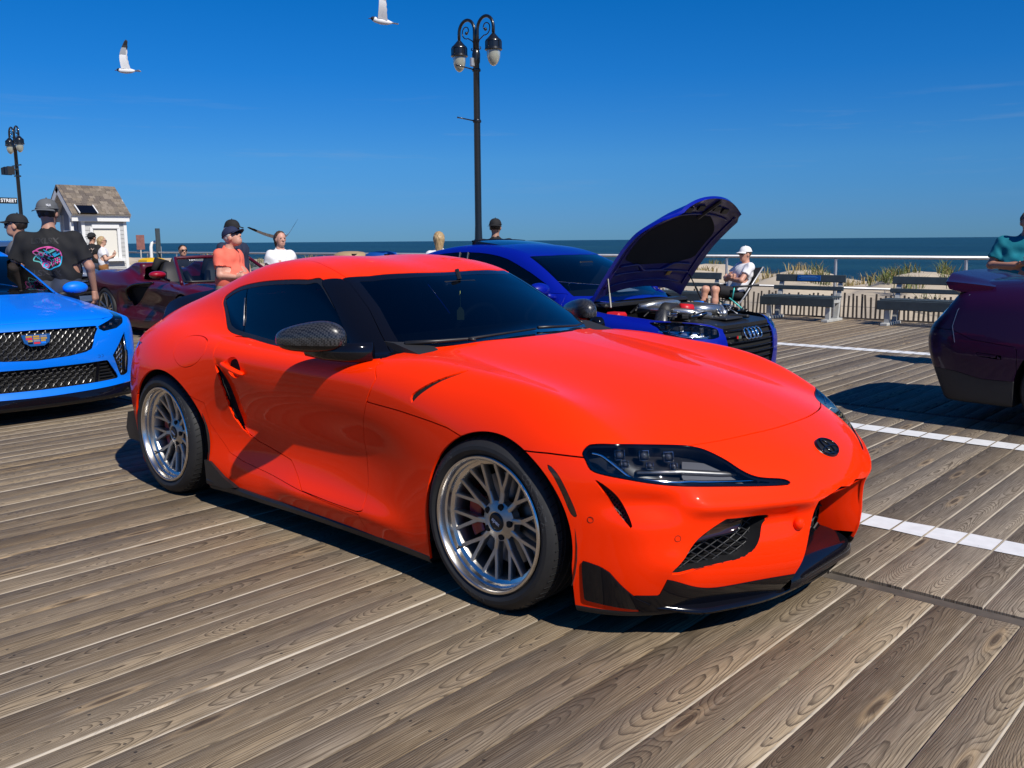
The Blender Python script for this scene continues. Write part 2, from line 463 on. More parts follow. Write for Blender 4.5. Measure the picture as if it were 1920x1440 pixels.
# ---------------------------------------------------------------- cutting a surface into panels
class Surf:
    """triangle surface with vertex normals"""
    def __init__(s, V, N, T): s.V, s.N, s.T = V, N, T
    def clip(s, d, keep_neg=True):
        """the part where d < 0 (or d > 0), cut exactly along d = 0"""
        d = np.where(np.abs(d) < 1e-7, 1e-7, d)
        if not keep_neg: d = -d
        ins = d < 0; c = ins[s.T].sum(1)
        full = s.T[c == 3]; V = [s.V]; N = [s.N]; Ts = [full]; base = len(s.V)
        cut = {}
        part = s.T[(c == 1) | (c == 2)]
        if len(part):
            i1 = ins[part]; k = i1.sum(1)
            # rotate so that the odd one out is first
            odd = np.where(k == 1, np.argmax(i1, 1), np.argmin(i1, 1))
            r = np.arange(len(part)); a = part[r, odd]; b = part[r, (odd + 1) % 3]; e = part[r, (odd + 2) % 3]
            E = np.concatenate([np.stack([a, b], 1), np.stack([a, e], 1)]); Es = np.sort(E, 1)
            u, inv = np.unique(Es, axis=0, return_inverse=True); inv = inv.reshape(-1)
            t = d[u[:, 0]] / (d[u[:, 0]] - d[u[:, 1]])
            V.append(s.V[u[:, 0]] * (1 - t[:, None]) + s.V[u[:, 1]] * t[:, None])
            nn = s.N[u[:, 0]] * (1 - t[:, None]) + s.N[u[:, 1]] * t[:, None]; N.append(nn / (np.linalg.norm(nn, axis=1, keepdims=True) + 1e-12))
            ab = inv[:len(part)] + base; ae = inv[len(part):] + base
            o = k == 1
            Ts.append(np.stack([a[o], ab[o], ae[o]], 1))
            w = ~o; Ts.append(np.stack([ab[w], b[w], e[w]], 1)); Ts.append(np.stack([ab[w], e[w], ae[w]], 1))
        V = np.concatenate(V); N = np.concatenate(N); T = np.concatenate(Ts)
        used = np.unique(T); mp = -np.ones(len(V), np.int64); mp[used] = np.arange(len(used))
        return Surf(V[used], N[used], mp[T])
    def offset(s, k): return Surf(s.V + s.N * k, s.N, s.T)
    def mirror(s): return Surf(s.V * [1, -1, 1], s.N * [1, -1, 1], s.T[:, ::-1])
    def join(s, o): return Surf(np.concatenate([s.V, o.V]), np.concatenate([s.N, o.N]), np.concatenate([s.T, o.T + len(s.V)]))
    def both(s): return s.join(s.mirror())
    def rim(s, skip_mid=True):
        """directed boundary edges"""
        E = np.concatenate([s.T[:, [0, 1]], s.T[:, [1, 2]], s.T[:, [2, 0]]]); k = np.sort(E, 1)
        u, inv, cnt = np.unique(k, axis=0, return_inverse=True, return_counts=True); B = E[cnt[inv.reshape(-1)] == 1]
        if skip_mid: B = B[~((np.abs(s.V[B[:, 0], 1]) < 2e-4) & (np.abs(s.V[B[:, 1], 1]) < 2e-4))]
        return B
    def edged(s, depth=.012, direction=None, round_=.0022):
        """turn the rim inward: a small rounded edge and a flange"""
        B = s.rim()
        if not len(B): return s
        n = len(s.V); vi = np.unique(B); mp = -np.ones(n, np.int64); mp[vi] = np.arange(len(vi))
        # outward direction in the surface at each rim vertex
        side = np.zeros((n, 3)); t = s.V[B[:, 1]] - s.V[B[:, 0]]
        for k in (0, 1):
            cr = np.cross(t, s.N[B[:, k]]); np.add.at(side, B[:, k], cr)
        sd = side[vi]; sd /= (np.linalg.norm(sd, axis=1, keepdims=True) + 1e-12)
        nv = s.N[vi]; P0 = s.V[vi]
        dn = -nv if direction is None else np.broadcast_to(np.asarray(direction, float), nv.shape)
        r1 = P0 + dn * round_; n1 = nv * .35 + sd; n1 /= (np.linalg.norm(n1, axis=1, keepdims=True) + 1e-12)
        r2 = P0 + dn * depth; n2 = sd
        V = np.concatenate([s.V, r1, r2]); N = np.concatenate([s.N, n1, n2])
        a, b = B[:, 0], B[:, 1]; a1, b1 = n + mp[a], n + mp[b]; a2, b2 = a1 + len(vi), b1 + len(vi)
        T = np.concatenate([s.T, np.stack([b, a, a1], 1), np.stack([b, a1, b1], 1), np.stack([b1, a1, a2], 1), np.stack([b1, a2, b2], 1)])
        return Surf(V, N, T)
    def obj(s, name, m, parent): return build(name, s.V, s.T, m, parent, s.N)

def smooth_poly(P, closed=True, sub=6):
    """Catmull-Rom through the points"""
    P = np.asarray(P, float); n = len(P); out = []
    rng = range(n) if closed else range(n - 1)
    for i in rng:
        p0, p1, p2, p3 = (P[(i + k) % n] for k in (-1, 0, 1, 2)) if closed else (P[max(i - 1, 0)], P[i], P[i + 1], P[min(i + 2, n - 1)])
        for j in range(sub):
            t = j / sub; out.append(.5 * ((2 * p1) + (p2 - p0) * t + (2 * p0 - 5 * p1 + 4 * p2 - p3) * t * t + (3 * p1 - p0 - 3 * p2 + p3) * t ** 3))
    if not closed: out.append(P[-1])
    return np.array(out)

def sd_poly(q, P):
    """signed distance of points q (n,2) to polygon P, negative inside"""
    q = np.asarray(q, float); P = np.asarray(P, float); res = np.empty(len(q)); A = P; B = np.roll(P, -1, 0); e = B - A; l2 = (e * e).sum(1) + 1e-18
    st = 40000
    for i in range(0, len(q), st):
        p = q[i:i + st]; w = p[:, None] - A[None]; t = np.clip((w * e).sum(2) / l2, 0, 1); d = w - e * t[..., None]; m = np.sqrt((d * d).sum(2).min(1))
        c = (A[:, 1][None] <= p[:, 1:2]) != (B[:, 1][None] <= p[:, 1:2])
        xs = A[:, 0] + (p[:, 1:2] - A[:, 1]) * e[:, 0] / np.where(np.abs(e[:, 1]) < 1e-12, 1e-12, e[:, 1])
        ins = ((c & (xs > p[:, 0:1])).sum(1) % 2) == 1; res[i:i + st] = np.where(ins, -m, m)
    return res

def body_half(f, lo, hi, h):
    V, T, Q = surface_net(f, lo, hi, h); V, N = settle(f, V); 
    g = np.cross(V[T[:, 1]] - V[T[:, 0]], V[T[:, 2]] - V[T[:, 0]])
    if (g * N[T[:, 0]]).sum() < 0: T = T[:, ::-1]
    s = Surf(V, N, T); return s.clip(s.V[:, 1] + 0.0)
# ================================================================ boardwalk
PITCH, PX0 = .1487, .9535
def wood_material():
    m = bpy.data.materials.new("weathered_deck_wood"); m.use_nodes = True; nt = m.node_tree; b = nt.nodes["Principled BSDF"]
    N = nt.nodes.new; LK = nt.links.new
    def math_(op, a, c=None, d=None):
        n = N("ShaderNodeMath"); n.operation = op
        for i, v in enumerate((a, c, d)):
            if v is None: continue
            if isinstance(v, (int, float)): n.inputs[i].default_value = v
            else: LK(v, n.inputs[i])
        return n.outputs[0]
    def noise(vec, scale, det=4, rough=.55, dist=0.0):
        n = N("ShaderNodeTexNoise"); n.inputs["Scale"].default_value = scale; n.inputs["Detail"].default_value = det; n.inputs["Roughness"].default_value = rough; n.inputs["Distortion"].default_value = dist
        LK(vec, n.inputs["Vector"]); return n.outputs["Fac"]
    def comb(x, y, z):
        n = N("ShaderNodeCombineXYZ")
        for i, v in enumerate((x, y, z)):
            if isinstance(v, (int, float)): n.inputs[i].default_value = v
            else: LK(v, n.inputs[i])
        return n.outputs[0]
    def mr(v, a, b_, c, d, clamp=True):
        n = N("ShaderNodeMapRange"); n.clamp = clamp; LK(v, n.inputs[0])
        for i, k in enumerate((a, b_, c, d)): n.inputs[i + 1].default_value = k
        return n.outputs[0]
    def mixc(f, a, c, bt='MIX'):
        n = N("ShaderNodeMix"); n.data_type = 'RGBA'; n.blend_type = bt
        if isinstance(f, (int, float)): n.inputs["Factor"].default_value = f
        else: LK(f, n.inputs["Factor"])
        for k, v in (("A", a), ("B", c)):
            if isinstance(v, tuple): n.inputs[k].default_value = (*v, 1)
            else: LK(v, n.inputs[k])
        return n.outputs["Result"]
    geo = N("ShaderNodeNewGeometry"); sp = N("ShaderNodeSeparateXYZ"); LK(geo.outputs["Position"], sp.inputs[0]); X, Y = sp.outputs[0], sp.outputs[1]
    t = math_('DIVIDE', math_('SUBTRACT', X, PX0), PITCH); pid = math_('FLOOR', t); u = math_('MULTIPLY', math_('SUBTRACT', math_('FRACT', t), .5), PITCH)
    row = math_('FLOOR', math_('DIVIDE', math_('SUBTRACT', Y, .30), 3.92))
    wn = N("ShaderNodeTexWhiteNoise"); wn.noise_dimensions = '2D'; LK(comb(pid, row, 0), wn.inputs["Vector"]); sc = N("ShaderNodeSeparateColor"); LK(wn.outputs["Color"], sc.inputs[0]); r1, r2, r3 = sc.outputs[0], sc.outputs[1], sc.outputs[2]
    off = math_('MULTIPLY', r1, 91.0)
    # rings around a wandering pith, so each board shows its own run of cathedrals
    vv = math_('ADD', Y, off)
    wand = noise(comb(off, math_('MULTIPLY', vv, .55), 0), 1.0, 2, .5); wand2 = noise(comb(math_('MULTIPLY', u, 5.0), math_('MULTIPLY', vv, 2.2), off), 1.0, 3, .5)
    d = math_('ADD', math_('MULTIPLY', math_('SUBTRACT', wand, .40), .34), math_('MULTIPLY', math_('SUBTRACT', wand2, .5), .030))
    d = math_('ADD', d, math_('MULTIPLY', r3, .03))
    u0 = math_('ADD', math_('MULTIPLY', math_('SUBTRACT', r2, .5), .10), math_('MULTIPLY', math_('SUBTRACT', noise(comb(math_('ADD', off, 7.0), math_('MULTIPLY', vv, .8), 3.0), 1.0, 1), .5), .07))
    du = math_('SUBTRACT', u, u0)
    # knots bend the rings
    vk = N("ShaderNodeTexVoronoi"); vk.voronoi_dimensions = '2D'; vk.inputs["Scale"].default_value = 1.0; vk.inputs["Randomness"].default_value = .95
    LK(comb(math_('ADD', math_('MULTIPLY', u, 5.5), math_('MULTIPLY', pid, 3.17)), math_('ADD', math_('MULTIPLY', Y, .95), off), 0), vk.inputs["Vector"])
    kd = vk.outputs["Distance"]; ksc = N("ShaderNodeSeparateColor"); LK(vk.outputs["Color"], ksc.inputs[0]); kon = math_('GREATER_THAN', ksc.outputs[0], .50)
    kb = math_('MULTIPLY', kon, mr(kd, 0.0, .32, 1.0, 0.0)); kb2 = math_('MULTIPLY', kb, kb)
    rr = math_('SQRT', math_('ADD', math_('MULTIPLY', du, du), math_('MULTIPLY', d, d)))
    rr = math_('ADD', rr, math_('MULTIPLY', kb2, .035))
    fine = noise(comb(math_('MULTIPLY', u, 40.0), math_('MULTIPLY', vv, 2.5), off), 1.0, 3, .6)
    rr = math_('ADD', rr, math_('MULTIPLY', math_('SUBTRACT', fine, .5), .0028))
    ph = math_('FRACT', math_('MULTIPLY', rr, mr(r3, 0, 1, 130.0, 240.0)))
    rp = N("ShaderNodeValToRGB"); LK(ph, rp.inputs[0]); e = rp.color_ramp.elements; e[0].position = 0; e[0].color = (0, 0, 0, 1); e[1].position = 1; e[1].color = (0, 0, 0, 1)
    for p, c in ((.50, .10), (.72, .45), (.90, 1.0), (.955, .95)):
        q = e.new(p); q.color = (c, c, c, 1)
    late = rp.outputs[0]
    streak = noise(comb(math_('MULTIPLY', u, 330.0), math_('MULTIPLY', vv, 5.0), off), 1.0, 4, .65)
    blotch = noise(comb(math_('MULTIPLY', X, 1.3), math_('MULTIPLY', Y, .8), 0), 1.0, 4, .6)
    gen = noise(comb(math_('MULTIPLY', u, 9.0), math_('MULTIPLY', vv, 1.1), off), 1.0, 4, .6)
    # newer boards this side of the seam, greyer ones beyond, tan ones out by the benches
    newer = math_('LESS_THAN', Y, .30); tan_ = math_('MULTIPLY', math_('GREATER_THAN', Y, 4.2), math_('LESS_THAN', X, -2.76))
    grey = mixc(r1, (.200, .160, .115), (.300, .252, .195)); warm = mixc(r3, (.225, .160, .090), (.340, .262, .168))
    base = mixc(newer, grey, warm); base = mixc(math_('MULTIPLY', tan_, .8), base, (.46, .34, .205))
    base = mixc(mr(gen, .38, .66, 0, .60), base, (.165, .140, .118)); base = mixc(mr(blotch, .42, .70, 0, .50), base, (.38, .29, .175))
    strength = mr(gen, .25, .75, 1.0, .60)
    base = mixc(1.0, base, comb(mr(r2, 0, 1, .62, 1.18), mr(r2, 0, 1, .60, 1.18), mr(r2, 0, 1, .60, 1.16)), 'MULTIPLY')
    c = mixc(math_('MULTIPLY', late, strength), base, (.040, .027, .016))
    c = mixc(mr(streak, .45, .72, 0, .75), c, (.060, .045, .032)); c = mixc(mr(streak, .50, .22, 0, .40), c, (.50, .43, .33))
    ed = math_('MULTIPLY', mr(math_('ABSOLUTE', u), .0675, .0725, 0, 1.0), mr(math_('ADD', math_('MULTIPLY', r3, .6), math_('MULTIPLY', noise(comb(off, math_('MULTIPLY', vv, 3.0), math_('SIGN', u)), 1.0, 3), .5)), .38, .62, 0, .75)); c = mixc(ed, c, (.56, .50, .41))
    kcore = math_('MULTIPLY', kon, mr(kd, .035, .085, 1.0, 0.0)); c = mixc(math_('MULTIPLY', kcore, .75), c, (.060, .038, .022))
    ring = math_('MULTIPLY', kon, math_('MULTIPLY', mr(kd, .05, .09, 0, 1.0), mr(kd, .09, .15, 1.0, 0))); c = mixc(math_('MULTIPLY', ring, .35), c, (.46, .32, .17))
    # nail heads in pairs where the joists run
    ny = math_('MULTIPLY', math_('SUBTRACT', math_('FRACT', math_('DIVIDE', math_('ADD', Y, .12), .61)), .5), .61); nx = math_('SUBTRACT', math_('ABSOLUTE', u), .042)
    nd = math_('SQRT', math_('ADD', math_('MULTIPLY', ny, ny), math_('MULTIPLY', nx, nx))); nail = mr(nd, .0042, .0056, 1.0, 0.0); c = mixc(math_('MULTIPLY', nail, .8), c, (.03, .027, .025))
    st = noise(comb(math_('MULTIPLY', X, .35), math_('MULTIPLY', Y, .5), 5.0), 1.0, 5, .65); c = mixc(mr(st, .55, .80, 0, .45), c, (.10, .085, .075))
    LK(c, b.inputs["Base Color"]); b.inputs["Roughness"].default_value = .78; b.inputs["Specular IOR Level"].default_value = .25
    h = math_('ADD', math_('MULTIPLY', late, .0007), math_('MULTIPLY', streak, .0009)); h = math_('ADD', h, math_('MULTIPLY', nail, -.0015)); h = math_('ADD', h, math_('MULTIPLY', kcore, -.0012))
    bp = N("ShaderNodeBump"); bp.inputs["Strength"].default_value = .9; bp.inputs["Distance"].default_value = 1.0; LK(h, bp.inputs["Height"]); LK(bp.outputs[0], b.inputs["Normal"])
    return m
M['wood'] = wood_material()
M['joist'] = mat("dark_joist_wood", (.10, .082, .064), .85, noise=.4, nscale=9, bump=.002)

boardwalk = tag(build("boardwalk", [(-70, -14, -.06), (14, -14, -.06), (14, 12.35, -.06), (-70, 12.35, -.06), (-70, -14, -.35), (14, -14, -.35), (14, 12.35, -.35), (-70, 12.35, -.35)], [[0, 1, 2, 3], [7, 6, 5, 4], [0, 4, 5, 1], [1, 5, 6, 2], [2, 6, 7, 3], [3, 7, 4, 0]], mat("under_deck", (.012, .010, .009), .9), smooth=False), kind="structure")
def plank_geo(y0, y1, w, cup, bow):
    """one board: rounded shoulders, slightly cupped, two lengths"""
    hw = w / 2; prof = [(-hw, -.042), (-hw, -.004), (-hw + .0035, -.0005), (0, cup), (hw - .0035, -.0005), (hw, -.004), (hw, -.042)]; V = []; ys = [y0, y0 + .012, (y0 + y1) / 2, y1 - .012, y1]
    for i, y in enumerate(ys):
        end = i in (0, 4)
        for x, z in prof: V.append((x * (1 - .010 * end), y, z + (bow if i == 2 else 0) - (.004 if end and z > -.01 else 0)))
    F = [[i * 7 + k, i * 7 + k + 1, (i + 1) * 7 + k + 1, (i + 1) * 7 + k] for i in range(4) for k in range(6)] + [list(range(7)), [34 - k for k in range(7)]]
    F = [f[::-1] for f in F]; return V, F
ROWS = [(-3.62, .255, -7.4, 2.62), (.345, 4.155, -11.2, 3.15), (4.235, 8.045, -8.6, 2.75), (8.10, 12.25, -7.6, .9)]
pr = random.Random(11); n_pl = 0; rest = MB()
for ri, (y0, y1, xa, xb) in enumerate(ROWS):
    var = []
    for k in range(4):
        V, F = plank_geo(y0, y1, PITCH - (.0022, .0032, .0042, .0068)[k], (.0, -.0012, .0008, -.0006)[k], (.0, .001, -.001, .0006)[k]); var.append(auto_mesh := mesh_data("plank", V, F, M['wood'], smooth=True))
        try: auto_mesh.set_sharp_from_angle(angle=math.radians(50))
        except Exception: pass
    i0, i1 = int(math.floor((xa - PX0) / PITCH)), int(math.floor((xb - PX0) / PITCH))
    for i in range(-430, 86):
        xc = PX0 + (i + .5) * PITCH; z = pr.gauss(0, .0009); rz = pr.gauss(0, .00035)
        if i0 <= i < i1 and n_pl < 299:
            put("plank", var[pr.randrange(4)], boardwalk, (xc + pr.gauss(0, .0006), 0, z), (0, pr.gauss(0, .004), rz)); n_pl += 1
        else:
            V, F = plank_geo(y0, y1, PITCH - .003, 0, 0); rest.add([(v[0] + xc, v[1], v[2] + z) for v in V], F)
for (y0, y1) in ((-7.5, -3.68), (-11.4, -7.55), (-14, -11.45)):
    for i in range(-120, 86):
        xc = PX0 + (i + .5) * PITCH; V, F = plank_geo(y0, y1, PITCH - .0075, 0, 0); rest.add([(v[0] + xc, v[1], v[2]) for v in V], F)
o = rest.build("far_planks", M['wood'], boardwalk, deg=50); o["kind"] = "stuff"
for yj in (.300, 4.195, 8.072, -3.65):
    jb = MB(); x = -64.0
    while x < 12:
        l = 3.6; jb = MB(); jb.box((x + l / 2, yj, -.026), (l - .006, .070 if yj != 8.072 else .045, .034), bev=.004); jb.build("seam_board", M['joist'], boardwalk, deg=40); x += l
        if yj < 0 and x > 6: break
# painted stall lines, worn where the boards stand proud
def paint_mat():
    m = mat("road_paint", (.74, .74, .73), .6, noise=.12, nscale=14); nt = m.node_tree; out = nt.nodes["Material Output"]; b = nt.nodes["Principled BSDF"]
    tr = nt.nodes.new("ShaderNodeBsdfTransparent"); mx = nt.nodes.new("ShaderNodeMixShader"); g = nt.nodes.new("ShaderNodeNewGeometry"); mp = nt.nodes.new("ShaderNodeMapping"); mp.inputs["Scale"].default_value = (60, 3.5, 1)
    nz = nt.nodes.new("ShaderNodeTexNoise"); nz.inputs["Scale"].default_value = 1; nz.inputs["Detail"].default_value = 6; nz.inputs["Roughness"].default_value = .7
    mr = nt.nodes.new("ShaderNodeMapRange"); mr.inputs[1].default_value = .655; mr.inputs[2].default_value = .70
    nt.links.new(g.outputs["Position"], mp.inputs[0]); nt.links.new(mp.outputs[0], nz.inputs["Vector"]); nt.links.new(nz.outputs["Fac"], mr.inputs[0]); nt.links.new(mr.outputs[0], mx.inputs[0]); nt.links.new(b.outputs[0], mx.inputs[1]); nt.links.new(tr.outputs[0], mx.inputs[2]); nt.links.new(mx.outputs[0], out.inputs[0]); return m
M['road_paint'] = paint_mat()
for yc, sl, w, xa, xb in ((1.125, -.0, .185, -8, 6), (3.335, .0, .19, -9, 6), (8.02, .035, .24, -12, 4)):
    V = []; F = []; i = int((xa - PX0) / PITCH)
    while PX0 + i * PITCH < xb:
        x0 = PX0 + i * PITCH + .005; x1 = x0 + PITCH - .010; a = pr.uniform(-.006, .006); c = pr.uniform(-.006, .006); ya = yc + sl * (x0 + 2.2); b = len(V)
        V += [(x0, ya - w / 2 + a, .0042), (x1, ya - w / 2 + c, .0042), (x1, ya + w / 2 + a, .0042), (x0, ya + w / 2 + c, .0042)]; F.append([b, b + 1, b + 2, b + 3]); i += 1
    tag(build("stall_line", V, F, M['road_paint'], smooth=False), kind="structure")

# ================================================================ beach, dunes, sea
M['sand'] = mat("beach_sand", (.46, .385, .285), .9, noise=.22, nscale=1.6, bump=.012)
def dune_h(x, y):
    t = sstep(12.6, 16.5, y) * (1 - sstep(19.0, 30.0, y))
    return -.55 + t * (.98 + .13 * np.sin(x * .9 + 1.3) * np.cos(y * .5) + .12 * np.sin(x * 2.3 + y * .7) + .06 * np.sin(x * 5.1 - y * 1.9)) - 2.9 * sstep(24, 70, y)
gx = np.concatenate([np.linspace(-140, -50, 60), np.linspace(-49, 20, 280)]); gy = np.concatenate([np.linspace(12.3, 24, 70), np.linspace(25, 80, 24)]); GX, GY = np.meshgrid(gx, gy, indexing='ij'); GZ = dune_h(GX, GY) + RNG.normal(0, .008, GX.shape)
V = np.stack([GX, GY, GZ], -1).reshape(-1, 3); ny_ = len(gy); I = np.arange((len(gx) - 1) * (ny_ - 1)); a_ = (I // (ny_ - 1)) * ny_ + I % (ny_ - 1); F = np.stack([a_, a_ + ny_, a_ + ny_ + 1, a_ + 1], 1)
tag(build("beach", V, F, M['sand']), kind="structure")
# the beach carries on under the boardwalk and inland as one sheet to the horizon
tag(build("ground", [(-9000, -9000, -.62), (9000, -9000, -.62), (9000, 12.6, -.62), (-9000, 12.6, -.62)], [[0, 1, 2, 3]], M['sand'], smooth=False), kind="structure")
def sea_mat():
    m = mat("sea_water", (.016, .078, .098), .38, spec=.20); nt = m.node_tree; b = nt.nodes["Principled BSDF"]; g = nt.nodes.new("ShaderNodeNewGeometry"); mp = nt.nodes.new("ShaderNodeMapping"); mp.inputs["Scale"].default_value = (.10, .42, 1)
    mp.inputs["Rotation"].default_value = (0, 0, .12)
    nz = nt.nodes.new("ShaderNodeTexNoise"); nz.inputs["Scale"].default_value = 1.0; nz.inputs["Detail"].default_value = 8; nz.inputs["Roughness"].default_value = .62
    bp = nt.nodes.new("ShaderNodeBump"); bp.inputs["Distance"].default_value = 1.1; bp.inputs["Strength"].default_value = .9
    nt.links.new(g.outputs["Position"], mp.inputs[0]); nt.links.new(mp.outputs[0], nz.inputs["Vector"]); nt.links.new(nz.outputs["Fac"], bp.inputs["Height"]); nt.links.new(bp.outputs[0], b.inputs["Normal"])
    n2 = nt.nodes.new("ShaderNodeTexNoise"); n2.inputs["Scale"].default_value = .012; n2.inputs["Detail"].default_value = 5; mp2 = nt.nodes.new("ShaderNodeMapping"); mp2.inputs["Scale"].default_value = (.35, 2.2, 1)
    nt.links.new(g.outputs["Position"], mp2.inputs[0]); nt.links.new(mp2.outputs[0], n2.inputs["Vector"]); mx = nt.nodes.new("ShaderNodeMix"); mx.data_type = 'RGBA'; mx.inputs["A"].default_value = (.006, .030, .042, 1); mx.inputs["B"].default_value = (.015, .056, .062, 1)
    mr = nt.nodes.new("ShaderNodeMapRange"); mr.inputs[1].default_value = .35; mr.inputs[2].default_value = .65; nt.links.new(n2.outputs["Fac"], mr.inputs[0]); nt.links.new(mr.outputs[0], mx.inputs["Factor"]); nt.links.new(mx.outputs["Result"], b.inputs["Base Color"]); return m
tag(build("sea", [(-40000, 55, -3.0), (40000, 55, -3.0), (40000, 45000, -3.0), (-40000, 45000, -3.0)], [[0, 1, 2, 3]], sea_mat(), smooth=False), kind="structure")
# beach grass: tufts of bent blades
gm = mat("dune_grass_blade", (.125, .15, .035), .7, noise=.5, nscale=2.0); gm2 = mat("dune_grass_dry", (.36, .27, .11), .8, noise=.4, nscale=2.0)
gb = MB(); gr = random.Random(5)
for k in range(150):
    x = gr.uniform(-40, 4); y = gr.choice([gr.uniform(14.0, 17.5), gr.uniform(15.2, 20)]); z = float(dune_h(np.array(x), np.array(y))); rad = gr.uniform(.10, .34); H = gr.uniform(.16, .42); dry = gr.random() < .4
    for j in range(int(34 + 90 * rad)):
        a = gr.uniform(0, 6.28); r = rad * math.sqrt(gr.random()); lx, ly = x + r * math.cos(a), y + r * math.sin(a); h = H * gr.uniform(.5, 1.1); ln = gr.uniform(.3, 1.15) * h; b = gr.uniform(0, 6.28); w = gr.uniform(.006, .011)
        p0 = Vector((lx, ly, z - .03)); p1 = p0 + Vector((ln * .35 * math.cos(b), ln * .35 * math.sin(b), h * .65)); p2 = p0 + Vector((ln * math.cos(b), ln * math.sin(b), h)); s_ = Vector((-math.sin(b), math.cos(b), 0)) * w
        gb.add([p0 - s_, p0 + s_, p1 + s_ * .8, p1 - s_ * .8, p2], [[0, 1, 2, 3], [3, 2, 4]], int(dry if gr.random() < .8 else not dry))
tag(gb.build("dune_grass", [gm, gm2]), kind="stuff")

# ================================================================ railing, benches, dune fence
M['rail'] = mat("galvanised_rail", (.50, .50, .50), .45, .6, noise=.15, nscale=20)
M['slate'] = mat("slate_grey_paint", (.040, .056, .066), .55, noise=.25, nscale=12)
M['post_grey'] = mat("pale_grey_post", (.46, .46, .43), .7, noise=.25, nscale=8)
M['plaque'] = mat("blue_plaque", (.005, .075, .30), .35)
M['plaque_text'] = mat("plaque_text", (.10, .30, .60), .5)
M['fence_wood'] = mat("fence_picket_wood", (.13, .105, .08), .85, noise=.5, nscale=14)
rail = thing("railing", "pale metal pipe railing along the seaward edge of the boardwalk", "railing", (-15, 12.2, 0))
rm = MB(); rm.tube([(-45, 0, 1.06), (17, 0, 1.06)], .030, 10); rm.build("top_rail", M['rail'], rail, smooth=True)
rm = MB(); rm.tube([(-45, 0, .53), (17, 0, .53)], .022, 8); rm.build("mid_rail", M['rail'], rail, smooth=True)
pm = MB(); pm.tube([(0, 0, -.05), (0, 0, 1.03)], .026, 10); pm.lathe([(.06, 0), (.06, .012), (.03, .014)], n=12); pmesh = pm.data("rail_post", M['rail'], deg=40)
for k in range(-19, 9): put("rail_post", pmesh, rail, (8.71 + k * 2.1, 0, 0))
def make_bench():
    b = thing("bench", "x", "bench", (0, 0, 0)); w = 1.26
    for nm, c, d, R in (("top_slat", (0, .475, .700), (w, .032, .125), -.14), ("back_slat", (-.02, .435, .535), (w, .030, .072), -.14), ("seat_apron", (-.02, -.018, .325), (w + .06, .030, .150), 0)):
        m_ = MB(); m_.box(c, d, R=Matrix.Rotation(R, 3, 'X'), bev=.008); m_.build(nm, M['slate'], b, deg=30)
    for k in range(4):
        m_ = MB(); m_.box((-.02, .055 + k * .095, .405), (w, .082, .028), bev=.010); m_.build("seat_slat", M['slate'], b, deg=30)
    for sx in (-1, 1):
        m_ = MB(); x = sx * .53; m_.prism([(.00, .0), (.07, .0), (.07, .385), (.0, .385)], (x - .035, 0, 0), (0, 1, 0), (0, 0, 1), (1, 0, 0), .07); m_.build("front_leg", M['post_grey'], b)
        m_ = MB(); m_.prism([(.32, .0), (.40, .0), (.455, .40), (.555, .75), (.512, .75), (.405, .40)], (x - .035, 0, 0), (0, 1, 0), (0, 0, 1), (1, 0, 0), .07); m_.build("back_leg", M['post_grey'], b)
        m_ = MB(); m_.box((x, .20, .345), (.075, .46, .09), bev=.006); m_.build("seat_bracket", M['post_grey'], b); m_ = MB(); m_.box((x, .20, .022), (.11, .62, .044), bev=.005); m_.build("foot_beam", M['post_grey'], b)
    return b
b0 = make_bench(); bench_lab = {-6.84: "slate bench behind the raised hood of the blue hatchback", -4.49: "slate bench with blue plaque, between seated man and purple sedan", -2.46: "slate bench with plain top board, half behind the purple sedan's spoiler"}
for i, (bx_, lab) in enumerate(bench_lab.items()):
    b = b0 if i == 0 else copy_tree(b0); b.location = (bx_, 11.40, 0); b["label"] = lab; b["group"] = "slate benches along the railing"
    if i == 1:
        m_ = MB(); m_.box((-.02, .455, .700), (.42, .012, .098), R=Matrix.Rotation(-.14, 3, 'X'), bev=.004); pq = m_.build("plaque", M['plaque'], b)
        for k in range(4):
            m_ = MB(); m_.box((-.02, .4475 - .001 + (k - 1.5) * -.0028, .700 + (k - 1.5) * .020), (.34 - .06 * (k % 2), .002, .007), R=Matrix.Rotation(-.14, 3, 'X')); m_.build("plaque_line", M['plaque_text'], b)
fence = thing("dune_fence", "weathered picket dune fence in the sand behind the railing", "fence", (0, 12.95, 0))
pk_ = MB(); pk_.box((0, 0, -.15), (.036, .012, 1.05), bev=.003); pme = pk_.data("picket", M['fence_wood'])
fr = random.Random(8)
for k in range(215): put("picket", pme, fence, (-17.6 + k * .082 + fr.gauss(0, .006), fr.gauss(0, .006), fr.gauss(0, .02)), (fr.gauss(0, .02), fr.gauss(0, .035), 0))
for z in (-.35, .16):
    w_ = MB(); w_.tube([(-17.6, .009, z), (0, .009, z)], .004, 5); w_.build("fence_wire", M['rail'], fence)
dk = MB(); dk.box((-28, 12.30, -.10), (84, .06, .24)); tag(dk.build("deck_edge", M['fence_wood']), kind="structure")

